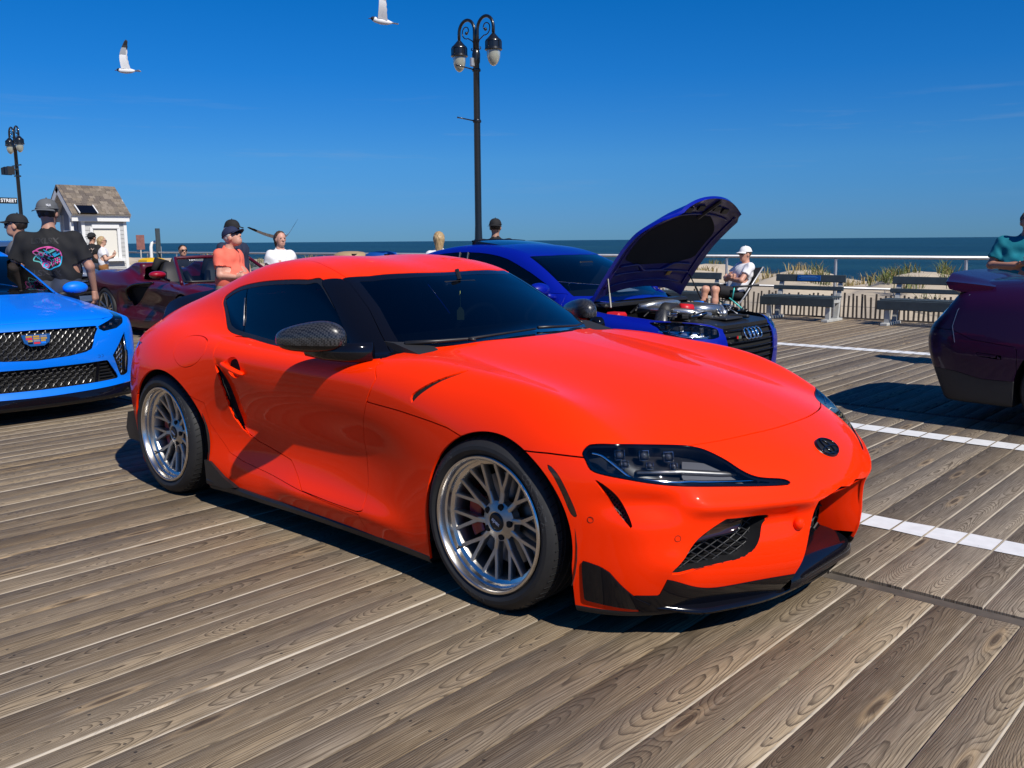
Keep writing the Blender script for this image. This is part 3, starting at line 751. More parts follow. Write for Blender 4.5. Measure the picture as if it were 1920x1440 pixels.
# ================================================================ street lamps
M['lamp_black'] = mat("black_lamp_enamel", (.008, .009, .011), .32, 0, .5, .1)
M['globe'] = mat("frosted_globe", (.42, .42, .34), .18, 0, .6, trans=.25)
def spiral(c, r0, r1, a0, a1, n=22): return [(c[0] + (r0 + (r1 - r0) * t) * math.cos(a0 + (a1 - a0) * t), 0, c[1] + (r0 + (r1 - r0) * t) * math.sin(a0 + (a1 - a0) * t)) for t in np.linspace(0, 1, n)]
def make_lamp(label, loc):
    lp = thing("street_lamp", label, "street lamp", loc, 0, "double headed lamps along the boardwalk")
    m_ = MB(); m_.lathe([(.20, 0), (.20, .10), (.15, .14), (.13, .5), (.15, .55), (.10, .62), (.085, 1.30), (.105, 1.32), (.105, 1.42), (.085, 1.44), (.075, 1.75), (.068, 5.10), (.082, 5.14), (.088, 5.30), (.075, 5.36), (.05, 5.40)], n=18); m_.build("pole", M['lamp_black'], lp, deg=40)
    for sg in (-1, 1):
        arm = put("lamp_arm", None, lp); m_ = MB()
        pts = [(sg * .045, 0, 5.30), (sg * .045, 0, 5.75)] + [(sg * (.275 - .23 * math.cos(t)), 0, 5.78 + .25 * math.sin(t)) for t in np.linspace(0, PI, 14)] + [(sg * .505, 0, 5.66)]
        m_.tube(pts, .034, 10); m_.build("arm_hook", M['lamp_black'], arm, smooth=True)
        m_ = MB(); sc_ = [(sg * .06, 0, 5.50), (sg * .10, 0, 5.58)] + [(sg * x, 0, z) for x, _, z in spiral((.285, 5.80), .155, .035, -1.9, 4.6)]
        m_.tube(sc_, .012, 6); m_.sphere(sc_[-1], .035, 10, 8); m_.tube([(sg * x, 0, z) for x, _, z in spiral((.115, 5.42), .04, .012, -2.8, 1.8, 12)], .010, 6); m_.build("scroll", M['lamp_black'], arm, smooth=True)
        m_ = MB(); c = (sg * .505, 0, 5.24)
        m_.lathe([(.0, .42), (.035, .41), (.07, .37), (.125, .31), (.165, .275), (.17, .25), (.160, .245), (.160, .13), (.180, .115), (.185, .085), (.165, .07), (.15, .07)], c=c, n=28)
        for k in range(8): a = 2 * PI * k / 8; m_.box((c[0] + .166 * math.cos(a), .166 * math.sin(a), c[2] + .185), (.016, .022, .13), rz=a)
        m_.build("lamp_hood", M['lamp_black'], arm, deg=40)
        m_ = MB(); m_.lathe([(.140, .10), (.142, .03), (.135, -.06), (.112, -.14), (.075, -.20), (.03, -.235), (0, -.24)], c=c, n=24); m_.build("lamp_globe", M['globe'], arm, smooth=True)
    return lp
la = make_lamp("tall double-headed black lamp rising behind the blue hatchback", (-11.70, 11.05, -.02))
for z, l in ((5.00 - .02, .55), (3.93, .55)):
    m_ = MB(); m_.tube([(0, -.05, z), (-.02, -l, z + .03)], .014, 6); m_.tube([(0, .05, z), (0, .12, z)], .016, 6); m_.sphere((-.02, -l, z + .03), .020, 8, 6); m_.build("banner_arm", M['lamp_black'], la, smooth=True)
    m_ = MB(); m_.lathe([(.085, -.03), (.095, 0), (.085, .03)], c=(0, 0, z), n=14); m_.build("arm_clamp", M['lamp_black'], la, deg=40)
m_ = MB(); m_.box((-.02, -.10, 5.13), (.07, .09, .17), bev=.01); m_.build("junction_box", M['rail'], la)
lb = make_lamp("double-headed black lamp with loudspeakers and a street name sign, behind the capped men", (-37.6, 11.0, 0))
for dx, rz_ in ((-.16, .4), (.18, -.3)):
    m_ = MB(); m_.prism([(-.20, -.15), (.20, -.18), (.20, .15), (-.20, .12)], (dx, -.22, 4.30), (1, 0, 0), (0, 0, 1), (0, -1, 0), .26); m_.tube([(dx, 0, 4.36), (dx, -.22, 4.34)], .025, 6); m_.build("loudspeaker", M['black_plastic'], lb)
m_ = MB(); m_.box((0, -.0, 4.52), (.9, .05, .05)); m_.box((0, 0, 4.1), (.2, .2, .06)); m_.build("speaker_bracket", M['lamp_black'], lb)
sgn = MB(); sgn.box((0, -.66, 3.12), (.02, 1.12, .24)); so = sgn.build("street_sign", mat("sign_black", (.010, .012, .012), .5), lb)
V, F = text_mesh("16TH STREET", .185, .001, .004); build("sign_lettering", [(.0115 + float(v[2]), -.66 + float(v[0]), 3.12 + float(v[1])) for v in V], F, M['white'], lb, smooth=False)

# ================================================================ ticket hut and signs far left
M['siding'] = mat("pale_grey_siding", (.46, .46, .45), .7, noise=.12, nscale=4)
M['trim'] = mat("white_trim", (.74, .74, .72), .55)
M['shutter'] = mat("cream_shutter", (.72, .69, .60), .6)
M['shade_meter_blue'] = mat("gable_shade_meter_blue", (.18, .20, .25), .7)  # siding with the gable end's shade put into its colour; also the meter box
hut = thing("ticket_hut", "small grey clapboard hut with shingled gable roof and white shutter", "hut", (-31.2, 11.0, 0))
# local: +x faces the camera, ridge along y
m_ = MB(); m_.box((.0, .12, 1.2), (1.75, 1.50, 2.4)); m_.build("wall", M['siding'], hut)
m_ = MB()
for k in range(16):
    z = .08 + k * .148; m_.prism([(0, 0), (.022, 0), (.006, .150), (0, .150)], (.876, -.62, z), (1, 0, 0), (0, 0, 1), (0, 1, 0), 1.48)
    m_.prism([(0, 0), (.022, 0), (.006, .150), (0, .150)], (-.87, -.632, z), (0, -1, 0), (0, 0, 1), (1, 0, 0), 1.74)
o = m_.build("siding", M['siding'], hut); o["kind"] = "stuff"
rise, eave, half = 1.02, 2.40, 1.12
for sx in (-1, 1):
    n = Vector((sx * rise, 0, half)).normalized(); dn = Vector((sx * half, 0, -rise)).normalized()
    m_ = MB(); a_ = Vector((0, 0, eave + rise)); m_.prism([(-1.05, 0), (.98, 0), (.98, 1.52), (-1.05, 1.52)], a_ - n * .05, (0, 1, 0), dn, n, .05); m_.build("roof_slope", M['trim'], hut)
    sh = [mat("roof_shingle_%d" % i if 0 else "roof_shingle", c, .9, noise=.3, nscale=18) for i, c in enumerate(((.165, .135, .105), (.225, .185, .145), (.125, .102, .085), (.20, .16, .12)))] if sx < 0 else sh
    hr = random.Random(21 + sx); rows_ = 11
    for r in range(rows_):
        y = -1.07 - hr.uniform(0, .1)
        while y < .99:
            w = hr.uniform(.13, .24); y1 = min(y + w, 1.0); y0_ = max(y, -1.07)
            if y1 - y0_ > .03:
                m_ = MB(); m_.prism([(y0_ + .003, 1.54 - r * .14 - .14), (y1 - .003, 1.54 - r * .14 - .14), (y1 - .003, 1.54 - r * .14), (y0_ + .003, 1.54 - r * .14)], a_ + n * (.004 + .004 * hr.random()), (0, 1, 0), dn, n, .012 + .012 * hr.random()); m_.build("shingle", sh[hr.randrange(4)], hut)
            y += w
    m_ = MB(); m_.box((sx * 1.02, -.03, eave - .13), (.04, 2.02, .22)); m_.build("fascia", M['trim'], hut)
    for yy in (-1.06, .985):
        m_ = MB(); m_.prism([(0, .0), (1.50, .0), (1.50, -.20), (0, -.20)], a_ + Vector((0, yy, -.03)), dn, n, (0, 1, 0), .04); m_.build("barge_board", M['trim'], hut)
m_ = MB(); m_.prism([(-.95, eave), (.95, eave), (0, eave + .9)], (0, -.66, 0), (1, 0, 0), (0, 0, 1), (0, 1, 0), .05); m_.build("gable", M['shade_meter_blue'], hut)  # shade under the roof overhang is painted into this wall colour
m_ = MB(); m_.box((0, -.66, 1.9), (1.1, .03, 1.0)); m_.build("gable_shade_panel", M['shade_meter_blue'], hut)  # blue-grey sheet standing in for the shade on the porch wall
for sx in (-1, 1):
    m_ = MB(); m_.box((sx * .82, -.98, 1.2), (.10, .10, 2.4)); m_.build("porch_post", M['trim'], hut)
    for yy in (-.62, .86):
        m_ = MB(); m_.box((sx * .89, yy, 1.2), (.05, .11, 2.4)); m_.build("corner_trim", M['trim'], hut)
m_ = MB(); m_.box((-.1, -.66, .95), (.7, .06, 1.5)); m_.build("door", M['siding'], hut); m_ = MB(); m_.box((-.1, -.67, 1.8), (.95, .08, .14)); m_.build("door_lintel", M['trim'], hut)
wn_ = put("window", None, hut)
m_ = MB(); m_.box((.905, .12, 1.36), (.03, .80, .98)); m_.build("shutter", M['shutter'], wn_)
for c, d in (((.93, .14, 1.98), (.07, .96, .13)), ((.925, .60, 1.40), (.06, .10, 1.10)), ((.925, -.36, 1.40), (.06, .10, 1.10))):
    m_ = MB(); m_.box(c, d); m_.build("window_frame", M['trim'], wn_)
m_ = MB(); m_.box((.98, .16, .82), (.20, 1.12, .11)); m_.build("sill", M['trim'], wn_)
m_ = MB(); m_.box((.93, -.33, 1.64), (.06, .13, .24)); m_.build("meter_box", M['shade_meter_blue'], hut)
sp_ = put("solar_panel", None, hut); m_ = MB(); R_s = Matrix.Rotation(.62, 3, 'Y'); m_.box((1.10, -.55, 2.56), (.46, .60, .03), R=R_s); m_.build("panel", M['black_gloss'], sp_); 
for yy in (-.86, -.24):
    m_ = MB(); m_.box((1.10, yy, 2.57), (.48, .035, .045), R=R_s); m_.build("panel_frame", M['trim'], sp_)

def sign_post(name, label, cat, loc, parts):
    t = thing(name, label, cat, loc)
    for nm, m_, mt in parts: m_.build(nm, mt, t, deg=35)
    return t
a_ = MB(); a_.tube([(0, 0, 0), (0, 0, 1.5)], .025, 6); c_ = MB(); c_.box((.02, 0, 1.42), (.02, .30, .52), bev=.004)
sign_post("beach_sign", "small faded red rules sign on a thin post near the hut", "sign", (-29.6, 12.05, 0), [("post", a_, M['post_grey']), ("sign_board", c_, mat("faded_red", (.24, .10, .085), .7, noise=.3, nscale=9))])
a_ = MB(); a_.tube([(0, -.16, 0), (0, -.16, 1.25), (0, -.12, 1.38), (0, 0, 1.43), (0, .12, 1.38), (0, .16, 1.25), (0, .16, 0)], .055, 10)
sign_post("arched_post", "white arched pipe stand beside the dark upright board", "stand", (-29.0, 12.30, 0), [("pipe", a_, M['trim'])])
a_ = MB(); a_.box((0, 0, .95), (.06, .16, 1.9), bev=.01)
sign_post("upright_board", "tall narrow dark board standing by the railing", "board", (-28.6, 12.22, 0), [("board", a_, M['slate'])])
a_ = MB(); a_.box((0, 0, .38), (.55, .62, .62), bev=.04); c_ = MB(); c_.prism([(-.34, .66), (.34, .66), (.30, .80), (.1, .84), (-.2, .82), (-.32, .76)], (-.3, 0, 0), (0, 1, 0), (0, 0, 1), (1, 0, 0), .6)
sign_post("covered_cart", "small cart under a bright yellow cover near the railing", "cart", (-27.6, 11.45, .06), [("cart_box", a_, M['post_grey']), ("yellow_cover", c_, mat("yellow_cover", (.72, .42, .0), .6))])
def bin_(name, label, x, y, lid_m, rz):
    t = thing(name, label, "recycling bin", (x, y, 0), rz, "lidded bins by the railing")
    m_ = MB(); m_.lathe([(.30, 0), (.34, .05), (.38, .92), (.40, .95)], n=28); m_.build("bin_body", M['slate'], t, deg=40)
    m_ = MB(); m_.lathe([(.47, .93), (.475, 1.0), (.44, 1.06), (.34, 1.105), (.18, 1.13), (0, 1.135)], n=28); m_.build("bin_lid", lid_m, t, deg=50)
    m_ = MB(); m_.box((.36, -.18, 1.03), (.12, .16, .08), bev=.01); m_.build("lid_opening", M['void'], t); return t
bin_("trash_bin", "bin with a domed tan lid showing over the orange roof", -17.45, 12.02, mat("tan_plastic", (.36, .25, .13), .6), 0)
bin_("recycling_bin", "bin with a domed blue lid beside the tan one", -16.15, 12.05, mat("blue_plastic", (.005, .06, .28), .45), 0)
# ---------------------------------------------------------------- body of the orange coupe (x forward, front axle at 0, z up)
_yh = [0, .2, .4, .55, .7, .8, .9, .97]
_xh = [1.06, .95, .85, .75, .65, .4, .1, -.2, -.5, -.8, -1.2, -1.6, -2.0, -2.4, -2.7, -3.0, -3.2, -3.42]
COUPE_TOP = Tab(_xh, _yh, [
 [.49, .48, .45, .41, .36, .31, .26, .24],
 [.585, .578, .545, .495, .44, .40, .36, .34],
 [.640, .632, .60, .56, .515, .49, .46, .44],
 [.692, .683, .652, .615, .585, .57, .55, .53],
 [.735, .726, .697, .664, .635, .625, .60, .58],
 [.812, .803, .776, .756, .757, .755, .72, .70],
 [.872, .863, .838, .826, .843, .85, .80, .77],
 [.918, .909, .886, .870, .880, .877, .83, .79],
 [.955, .946, .924, .905, .906, .895, .85, .81],
 [.985, .975, .950, .925, .905, .886, .85, .81],
 [.96, .95, .93, .91, .890, .873, .845, .81],
 [.95, .95, .93, .91, .893, .880, .855, .82],
 [.95, .95, .94, .93, .915, .903, .875, .83],
 [.96, .96, .95, .945, .935, .925, .895, .85],
 [.965, .963, .955, .945, .93, .915, .88, .83],
 [.985, .975, .945, .89, .87, .855, .82, .77],
 [1.0, .985, .93, .85, .81, .79, .76, .72],
 [1.02, 1.01, .96, .88, .80, .76, .72, .68]])
_zw = [.06, .2, .35, .5, .65, .8, .95]
_xw = [.7, .4, 0, -.4, -.75, -1.2, -1.7, -2.05, -2.47, -2.8, -3.1, -3.42]
COUPE_SIDE = Tab(_xw, _zw, [
 [.85, .865, .875, .875, .86, .83, .80],
 [.90, .915, .925, .928, .918, .89, .85],
 [.91, .928, .933, .933, .924, .90, .86],
 [.885, .905, .905, .903, .905, .895, .86],
 [.868, .885, .868, .862, .888, .893, .87],
 [.862, .875, .843, .838, .876, .889, .875],
 [.868, .877, .845, .848, .886, .895, .885],
 [.89, .90, .888, .895, .914, .914, .90],
 [.92, .935, .94, .945, .945, .928, .90],
 [.885, .905, .915, .92, .915, .885, .85],
 [.84, .86, .865, .865, .84, .795, .76],
 [.66, .70, .72, .73, .72, .68, .63]])
_FY = Spl([-.2, 0, .2, .4, .55, .65, .72, .78, .84, .90], [.975, 1.0, .975, .905, .830, .775, .73, .675, .59, .44])
_FZ = Spl([.0, .08, .14, .22, .35, .45, .52, .6, .75], [-.10, -.09, -.06, -.02, -.005, 0, 0, -.02, -.06])
_RY = Spl([-.3, 0, .3, .55, .7, .8, .88], [-3.355, -3.38, -3.355, -3.25, -3.15, -3.06, -2.96])
_RZ = Spl([.1, .3, .5, .7, .85, 1.0], [.10, .05, 0, .01, .03, .0])
ROOF_C = Spl([-.45, -.60, -.8, -1.0, -1.2, -1.4, -1.6, -1.8, -2.05, -2.3, -2.55, -2.8, -3.05, -3.25],
             [.885, .965, 1.070, 1.168, 1.248, 1.292, 1.310, 1.309, 1.280, 1.218, 1.142, 1.062, .975, .86])
GLASS_W = Tab([-.5, -.8, -1.2, -1.6, -2.0, -2.4, -2.8, -3.2], [.8, .9, 1.0, 1.1, 1.2, 1.3], [
 [.74, .725, .70, .67, .63, .58],
 [.77, .748, .715, .68, .64, .59],
 [.785, .765, .73, .69, .645, .595],
 [.785, .765, .728, .688, .642, .59],
 [.765, .745, .705, .66, .61, .55],
 [.72, .695, .65, .60, .54, .48],
 [.66, .63, .58, .52, .46, .40],
 [.58, .55, .50, .44, .38, .32]])
def coupe_roof(x, y):
    xx = x + 0.24 * y * y * sstep(-1.7, -.9, x) - .10 * y * y * sstep(-2.0, -2.8, x)
    return ROOF_C(xx) - .105 * y * y + .010 * (gauss(y, .32, .2) - gauss(y, 0, .25)) * sstep(-1.0, -1.3, x) * sstep(-3.0, -2.4, x)
DOOR_REAR = Spl([.236, .35, .39, .442, .6, .768, .83], [-1.22, -1.37, -1.60, -1.757, -1.848, -1.903, -1.924])
def coupe_field(x, y, z):
    a = np.abs(y)
    top = (z - COUPE_TOP(x, a)) * .95
    side = a - COUPE_SIDE(x, z)
    kts = .07 + .10 * sstep(-.9, 0.1, x) + .10 * sstep(-1.9, -2.4, x)
    f = smax(top, side, kts)
    front = (x - _FY(a) - _FZ(z)) * .72
    f = smax(f, front, .09)
    f = smax(f, (_RY(a) + _RZ(z) - x) * .8, .10)
    f = smax(f, .09 + .05 * sstep(-2.6, -3.3, x) - z, .03)
    g = smax((z - coupe_roof(x, a)) * .93, a - GLASS_W(x, z), .10)
    g = smax(np.maximum(g, .7 - z), (-3.2 - x), .05)
    # scooped underside of the lamp and the air curtain behind it
    if np.any(x > .2):
        f = f + .034 * gauss(x, .62, .13) * gauss(z, .500, .05) * sstep(.62, .76, a)
        fr = sstep(.45, .62, x)
        f = f - .016 * fr * gauss(z, .485 + .06 * (a - .5), .030) * sstep(.16, .30, a) * (1 - sstep(.66, .74, a))
        f = f + .022 * fr * gauss(z, .405, .045) * sstep(.24, .34, a) * (1 - sstep(.42, .56, a))
        f = f - .014 * fr * gauss(z, .30, .06) * gauss(a, .755, .06)
    # rear edge of the door runs deep into the flank, the quarter panel stands proud of it
    u = x - DOOR_REAR(np.clip(z, .2, .9))
    dep = .036 * sstep(.40, .52, z) * (1 - sstep(.66, .82, z))
    f = f + dep * sstep(.0, .012, u) * np.exp(-np.maximum(u, 0) / .17)
    # bright shelf low on the door
    f = f - .020 * gauss(z, .215, .055) * sstep(-1.60, -1.25, x) * (1 - sstep(-.72, -.40, x))
    r = .018 + .17 * sstep(-1.75, -2.5, x)
    return smin(f, g, r)

def axes_of(n):
    n = np.asarray(n, float); n /= np.linalg.norm(n); e1 = np.cross((0, 0, 1), n); e1 /= np.linalg.norm(e1); return e1, np.cross(n, e1)
def flat_on(V, n):
    e1, e2 = axes_of(n); return np.stack([V @ e1, V @ e2], 1)

N_CORNER = (.72, -.62, .30)
HEADLIGHT = [(.418, -.87, .664), (.424, -.857, .685), (.443, -.841, .695), (.512, -.776, .696), (.562, -.659, .682), (.619, -.571, .673), (.651, -.537, .666), (.689, -.513, .655), (.75, -.49, .627), (.81, -.468, .59), (.853, -.428, .567), (.902, -.345, .552), (.92, -.33, .534), (.882, -.414, .538), (.809, -.542, .55), (.72, -.694, .566), (.647, -.773, .578), (.572, -.826, .591), (.497, -.859, .601), (.456, -.872, .613), (.435, -.872, .641)]
CORNER_VENT = [(.472, -.872, .586), (.533, -.855, .552), (.571, -.844, .518), (.595, -.835, .47), (.602, -.831, .422), (.567, -.848, .467), (.523, -.863, .526), (.49, -.87, .563)]
SIDE_MARKER = [(.298, .612), (.319, .61), (.355, .575), (.39, .517), (.418, .451), (.397, .452), (.365, .52), (.329, .578)]
SIDE_INTAKE = [(.699, -.747, .269), (.73, -.712, .326), (.76, -.669, .387), (.806, -.593, .439), (.823, -.562, .445), (.895, -.419, .433), (.886, -.433, .398), (.875, -.454, .35), (.858, -.486, .308), (.823, -.551, .291), (.77, -.645, .281)]
CANARD = [(.436, .292), (.455, .290), (.500, .280), (.530, .264), (.564, .223), (.600, .183), (.64, .150), (.60, .130), (.525, .137), (.436, .146)]
HOOD_VENT = [(-.428, .896), (-.425, .892), (-.384, .875), (-.324, .844), (-.275, .813), (-.243, .780), (-.222, .758), (-.236, .800), (-.300, .846), (-.358, .879), (-.410, .899)]
SIDE_WINDOW = [(-2.252, 1.068), (-2.185, 1.022), (-2.076, .952), (-2.015, .928), (-1.939, .914), (-1.778, .901), (-1.559, .885), (-1.255, .873), (-.95, .876), (-.80, .886), (-1.088, 1.048), (-1.343, 1.2), (-1.458, 1.202), (-1.611, 1.199), (-1.854, 1.184), (-2.091, 1.152), (-2.225, 1.104)]
FUEL_CAP = [(-2.314, .803), (-2.308, .851), (-2.252, .891), (-2.132, .898), (-2.031, .878), (-2.009, .825), (-2.084, .763), (-2.187, .737), (-2.263, .758)]
WINDSCREEN = [(-.44, -.05), (-.45, .05), (-.48, .2), (-.54, .325), (-.64, .55), (-.699, .734), (-.86, .683), (-.998, .631), (-1.202, .583), (-1.262, .584), (-1.207, .457), (-1.171, .275), (-1.157, .1), (-1.155, -.05)]
PILLAR = [(-.699, .734), (-.86, .683), (-.998, .631), (-1.202, .583), (-1.264, .588), (-1.36, .628), (-1.33, .645), (-1.05, .735), (-.78, .815), (-.705, .79)]
REAR_GLASS = [(-2.02, -.05), (-2.02, .3), (-2.08, .50), (-2.35, .47), (-2.70, .37), (-2.80, .25), (-2.83, -.05)]
CENTER_INTAKE = [(-.05, .462), (.19, .460), (.222, .448), (.245, .33), (.258, .24), (.270, .17), (.275, .10), (-.05, .10)]
DOOR = [(-.722, .893), (-.654, .82), (-.695, .746), (-.742, .644), (-.772, .539), (-.760, .42), (-.749, .339), (-.757, .233), (-.80, .222), (-1.0, .225), (-1.22, .234), (-1.37, .350)] + [(float(DOOR_REAR(z)), z) for z in np.linspace(.37, .83, 16)] + [(-1.93, .905), (-1.5, .905), (-1.0, .905)]
_sz = np.linspace(.435, .785, 15)
SCOOP = [(float(DOOR_REAR(z)) - .001, z) for z in _sz[::-1]] + [(float(DOOR_REAR(z)) + .003 + .030 * math.sin(PI * (z - .43) / .36) ** .7, z) for z in _sz[1:-1]]
QUARTER_LINE = [(-2.20, .600), (-2.12, .575), (-2.044, .560), (-2.029, .455), (-1.97, .39), (-1.875, .313), (-1.76, .285), (-1.647, .271), (-1.40, .248), (-1.22, .232), (-1.0, .218), (-.78, .212), (-.70, .06), (-2.6, .06), (-2.6, .6)]
HOOD_SIDE = [(-.722, .893), (-.654, .82), (-.690, .746), (-.712, .717), (-.5, .706), (-.3, .688), (-.2, .676), (-.129, .657), (.03, .62), (.19, .650), (.30, .654), (.42, .652), (1.3, .652), (1.3, 1.4), (-.9, 1.4), (-.8, .89)]
HOOD_FRONT = Spl([0, .15, .28, .45, .53, .60, .75, .95], [.768, .760, .737, .683, .648, .62, .56, .50])
LIP_LINE = Spl([0, .2, .387, .525, .604, .662, .725, .756, .85], [.175, .182, .195, .193, .195, .210, .238, .25, .25])

def take(s, d, gap=.0022): return s.clip(d + gap), s.clip(d - gap, False)

def grille_bars(mb, x0, ys, zs, size, w=.006, lean=0.0, skew=.5, fx=None):
    """slanted honeycomb of bars over a rectangle, cells of the given size"""
    y0, y1 = ys; z0, z1 = zs; j = 0; z = z0
    while z < z1:
        y = y0 + (j % 2) * size * .5
        while y < y1:
            p = [(y, z), (y + size * .5, z + size * skew * .5), (y + size, z)]
            for a, b in zip(p, p[1:]):
                xa = fx(a[0], a[1]) if fx else x0 + lean * (a[1] - z0); xb = fx(b[0], b[1]) if fx else x0 + lean * (b[1] - z0)
                mb.tube([(xa, a[0], a[1]), (xb, b[0], b[1])], w, 4, cap=False, flat=.8)
            mb.tube([(fx(y, z) if fx else x0 + lean * (z - z0), y, z), (fx(y, z - size * skew * .5) if fx else x0 + lean * (z - z0), y, z - size * skew * .5)], w, 4, cap=False)
            y += size
        z += size * skew; j += 1

def make_wheel(root, loc, out, R_rim=.268, R_tyre=.334, width=.262, disc=True, brand=True):
    """multi-spoke polished wheel with tyre; out = -1 faces the camera side"""
    w = put("wheel", None, root, loc)
    def H(h): return h            # lathe 'Y' puts +h at -y
    flip = Matrix.Rotation(0 if out < 0 else PI, 3, 'Z')
    t = MB(); hw = width / 2
    prof = [(R_rim - .012, hw - .030), (R_rim - .002, hw - .012), (R_rim + .006, hw - .004), (R_rim + .022, hw + .004), (R_rim + .036, hw + .002), (R_tyre - .016, hw - .010), (R_tyre - .006, hw - .022), (R_tyre - .001, hw - .042)]
    for k in range(4):
        h = hw - .055 - k * (2 * hw - .11) / 3.4; prof += [(R_tyre, h + .012), (R_tyre, h), (R_tyre - .007, h - .002), (R_tyre - .007, h - .008), (R_tyre, h - .010)]
    prof += [(R_tyre - .004, -hw + .03), (R_rim + .036, -hw), (R_rim + .004, -hw), (R_rim - .012, -hw + .03)]
    t.lathe(prof, n=72, axis='Y', R=flip); tyre = t.build("tyre", M['rubber'], w, deg=28)
    # cross grooves cut in the tread shoulder
    g = MB()
    for k in range(64):
        a = 2 * PI * k / 64
        for hh in (hw - .030,):
            p0 = Vector((math.cos(a) * (R_tyre + .0006), -hw + .016, math.sin(a) * (R_tyre - .004))); a2 = a + .035
            p1 = Vector((math.cos(a2) * (R_tyre + .0015), -hw + .058, math.sin(a2) * (R_tyre + .0015)))
            p0 = Vector((math.cos(a) * (R_tyre - .006), -hw + .018, math.sin(a) * (R_tyre - .006)))
            g.tube([flip @ p0, flip @ p1], .0022, 4, cap=False)
    g.build("tread_groove", M['void'], w)["kind"] = "stuff"
    if brand:
        def ring(txt, a_mid, size, rr):
            V, F = text_mesh(txt, size, .0006, .0004)
            if not len(V): return
            r = rr + V[:, 1]; a = a_mid - V[:, 0] / rr; X = r * np.cos(a); Z = r * np.sin(a)
            lean = np.interp(r, [R_rim + .006, R_rim + .022, R_rim + .036, R_tyre - .016], [-hw + .004, -hw - .004, -hw - .002, -hw + .010])
            P = np.stack([X, lean - .0008 - V[:, 2], Z], 1)
            if out > 0: P[:, :2] *= -1
            build("lettering", P, F, M['rubber_letter'], w, smooth=False)
        ring("CONTINENTAL", .50, .032, R_rim + .030); ring("Continental", -1.55 + PI * 0 - .25, .026, R_rim + .030); ring("Continental", 2.4, .026, R_rim + .030)
    # rim: polished outer lip, stepped barrel
    r = MB()
    lip = [(R_rim - .010, hw - .012), (R_rim, hw - .004), (R_rim - .004, hw + .001), (R_rim - .012, hw + .001), (R_rim - .016, hw - .004), (R_rim - .019, hw - .028), (R_rim - .026, hw - .034), (R_rim - .028, hw - .050), (R_rim - .042, hw - .058)]
    r.lathe(lip, n=72, axis='Y', R=flip); rim = r.build("rim", M['polished'], w, deg=40)
    b = MB(); b.lathe([(R_rim - .042, hw - .058), (R_rim - .046, hw - .066), (R_rim - .050, hw - .10), (R_rim - .050, -hw + .03), (R_rim - .012, -hw + .01)], n=60, axis='Y', R=flip); b.build("barrel", M['silver'], w, deg=40)
    # ten forked spokes
    sp = MB(); ns = 10; rb = R_rim - .040; y_out = -(hw - .058); y_hub = -(hw - .074)
    def spoke(p, q, w0, w1, th0, th1):
        p, q = Vector(p), Vector(q); d = (q - p); dl = Vector((d.x, 0, d.z)).normalized(); s_ = Vector((-dl.z, 0, dl.x))
        V = []
        for (o, ww, th) in ((p, w0, th0), ((p + q) / 2 + Vector((0, .002, 0)), (w0 + w1) * .46, (th0 + th1) / 2), (q, w1, th1)):
            V += [o + s_ * ww + Vector((0, .004, 0)), o + s_ * ww * .72, o - s_ * ww * .72, o - s_ * ww + Vector((0, .004, 0)), o - s_ * ww * .9 + Vector((0, th, 0)), o + s_ * ww * .9 + Vector((0, th, 0))]
        F = []
        for i in range(2):
            for k in range(6): F.append([i * 6 + k, i * 6 + (k + 1) % 6, i * 6 + 6 + (k + 1) % 6, i * 6 + 6 + k])
        F += [[0, 1, 2, 3, 4, 5], [17, 16, 15, 14, 13, 12]]
        sp.add([flip @ v for v in V], F)
    for k in range(ns):
        a = 2 * PI * k / ns + .16
        fork = .118; da = 2 * PI / ns * .25
        pf = (fork * math.cos(a), y_hub + .001, fork * math.sin(a)); ph = (.058 * math.cos(a), y_hub - .004, .058 * math.sin(a))
        spoke(ph, pf, .0135, .0115, .030, .032)
        for sg in (-1, 1):
            ae = a + sg * da * 1.02
            spoke((pf[0] * .985, pf[1], pf[2] * .985), (rb * math.cos(ae), y_out - .003, rb * math.sin(ae)), .0098, .0078, .032, .030)
    sp.build("spoke", M['silver'], w, deg=50)
    hb = MB(); hb.lathe([(.036, hw - .062), (.040, hw - .060), (.060, hw - .066), (.078, hw - .076), (.080, hw - .11)], n=40, axis='Y', R=flip); hb.build("hub", M['silver'], w, deg=40)
    cp = MB(); cp.lathe([(0, hw - .058), (.027, hw - .058), (.031, hw - .061), (.036, hw - .064)], n=32, axis='Y', R=flip); cap = cp.build("center_cap", M['black_satin'], w, deg=30)
    for k in range(5):
        a = 2 * PI * k / 5 + PI / 2 - .3; c = (.060 * math.cos(a), -(hw - .063), .060 * math.sin(a)); ln = MB()
        ln.lathe([(0, .0), (.0125, .0), (.0135, -.004), (.0135, -.02)], c=flip @ Vector(c), n=14, axis='Y', R=flip); ln.build("lug_hole", M['void'], w, deg=40)
    V, F = text_mesh("apex", .022, .0004, .0006)
    P = np.stack([V[:, 0], -(hw - .058) - .0009 - V[:, 2], V[:, 1]], 1)
    Rm = np.array(Matrix.Rotation(.5, 3, 'Y')); P = P @ Rm.T
    if out > 0: P[:, :2] *= -1
    build("lettering", P, F, M['white'], w, smooth=False)
    vs = MB(); a = -2.5; vs.tube([flip @ Vector((math.cos(a) * (R_rim - .03), -(hw - .052), math.sin(a) * (R_rim - .03))), flip @ Vector((math.cos(a) * (R_rim - .055), -(hw - .025), math.sin(a) * (R_rim - .055)))], .004, 6); vs.build("valve", M['black_plastic'], w, smooth=True)
    d = MB(); d.lathe([(.07, hw - .130), (.178, hw - .130), (.180, hw - .133), (.180, hw - .155), (.07, hw - .155)], n=48, axis='Y', R=flip); d.build("brake_disc", M['steel_disc'], w, deg=40)
    c = MB(); cx = []
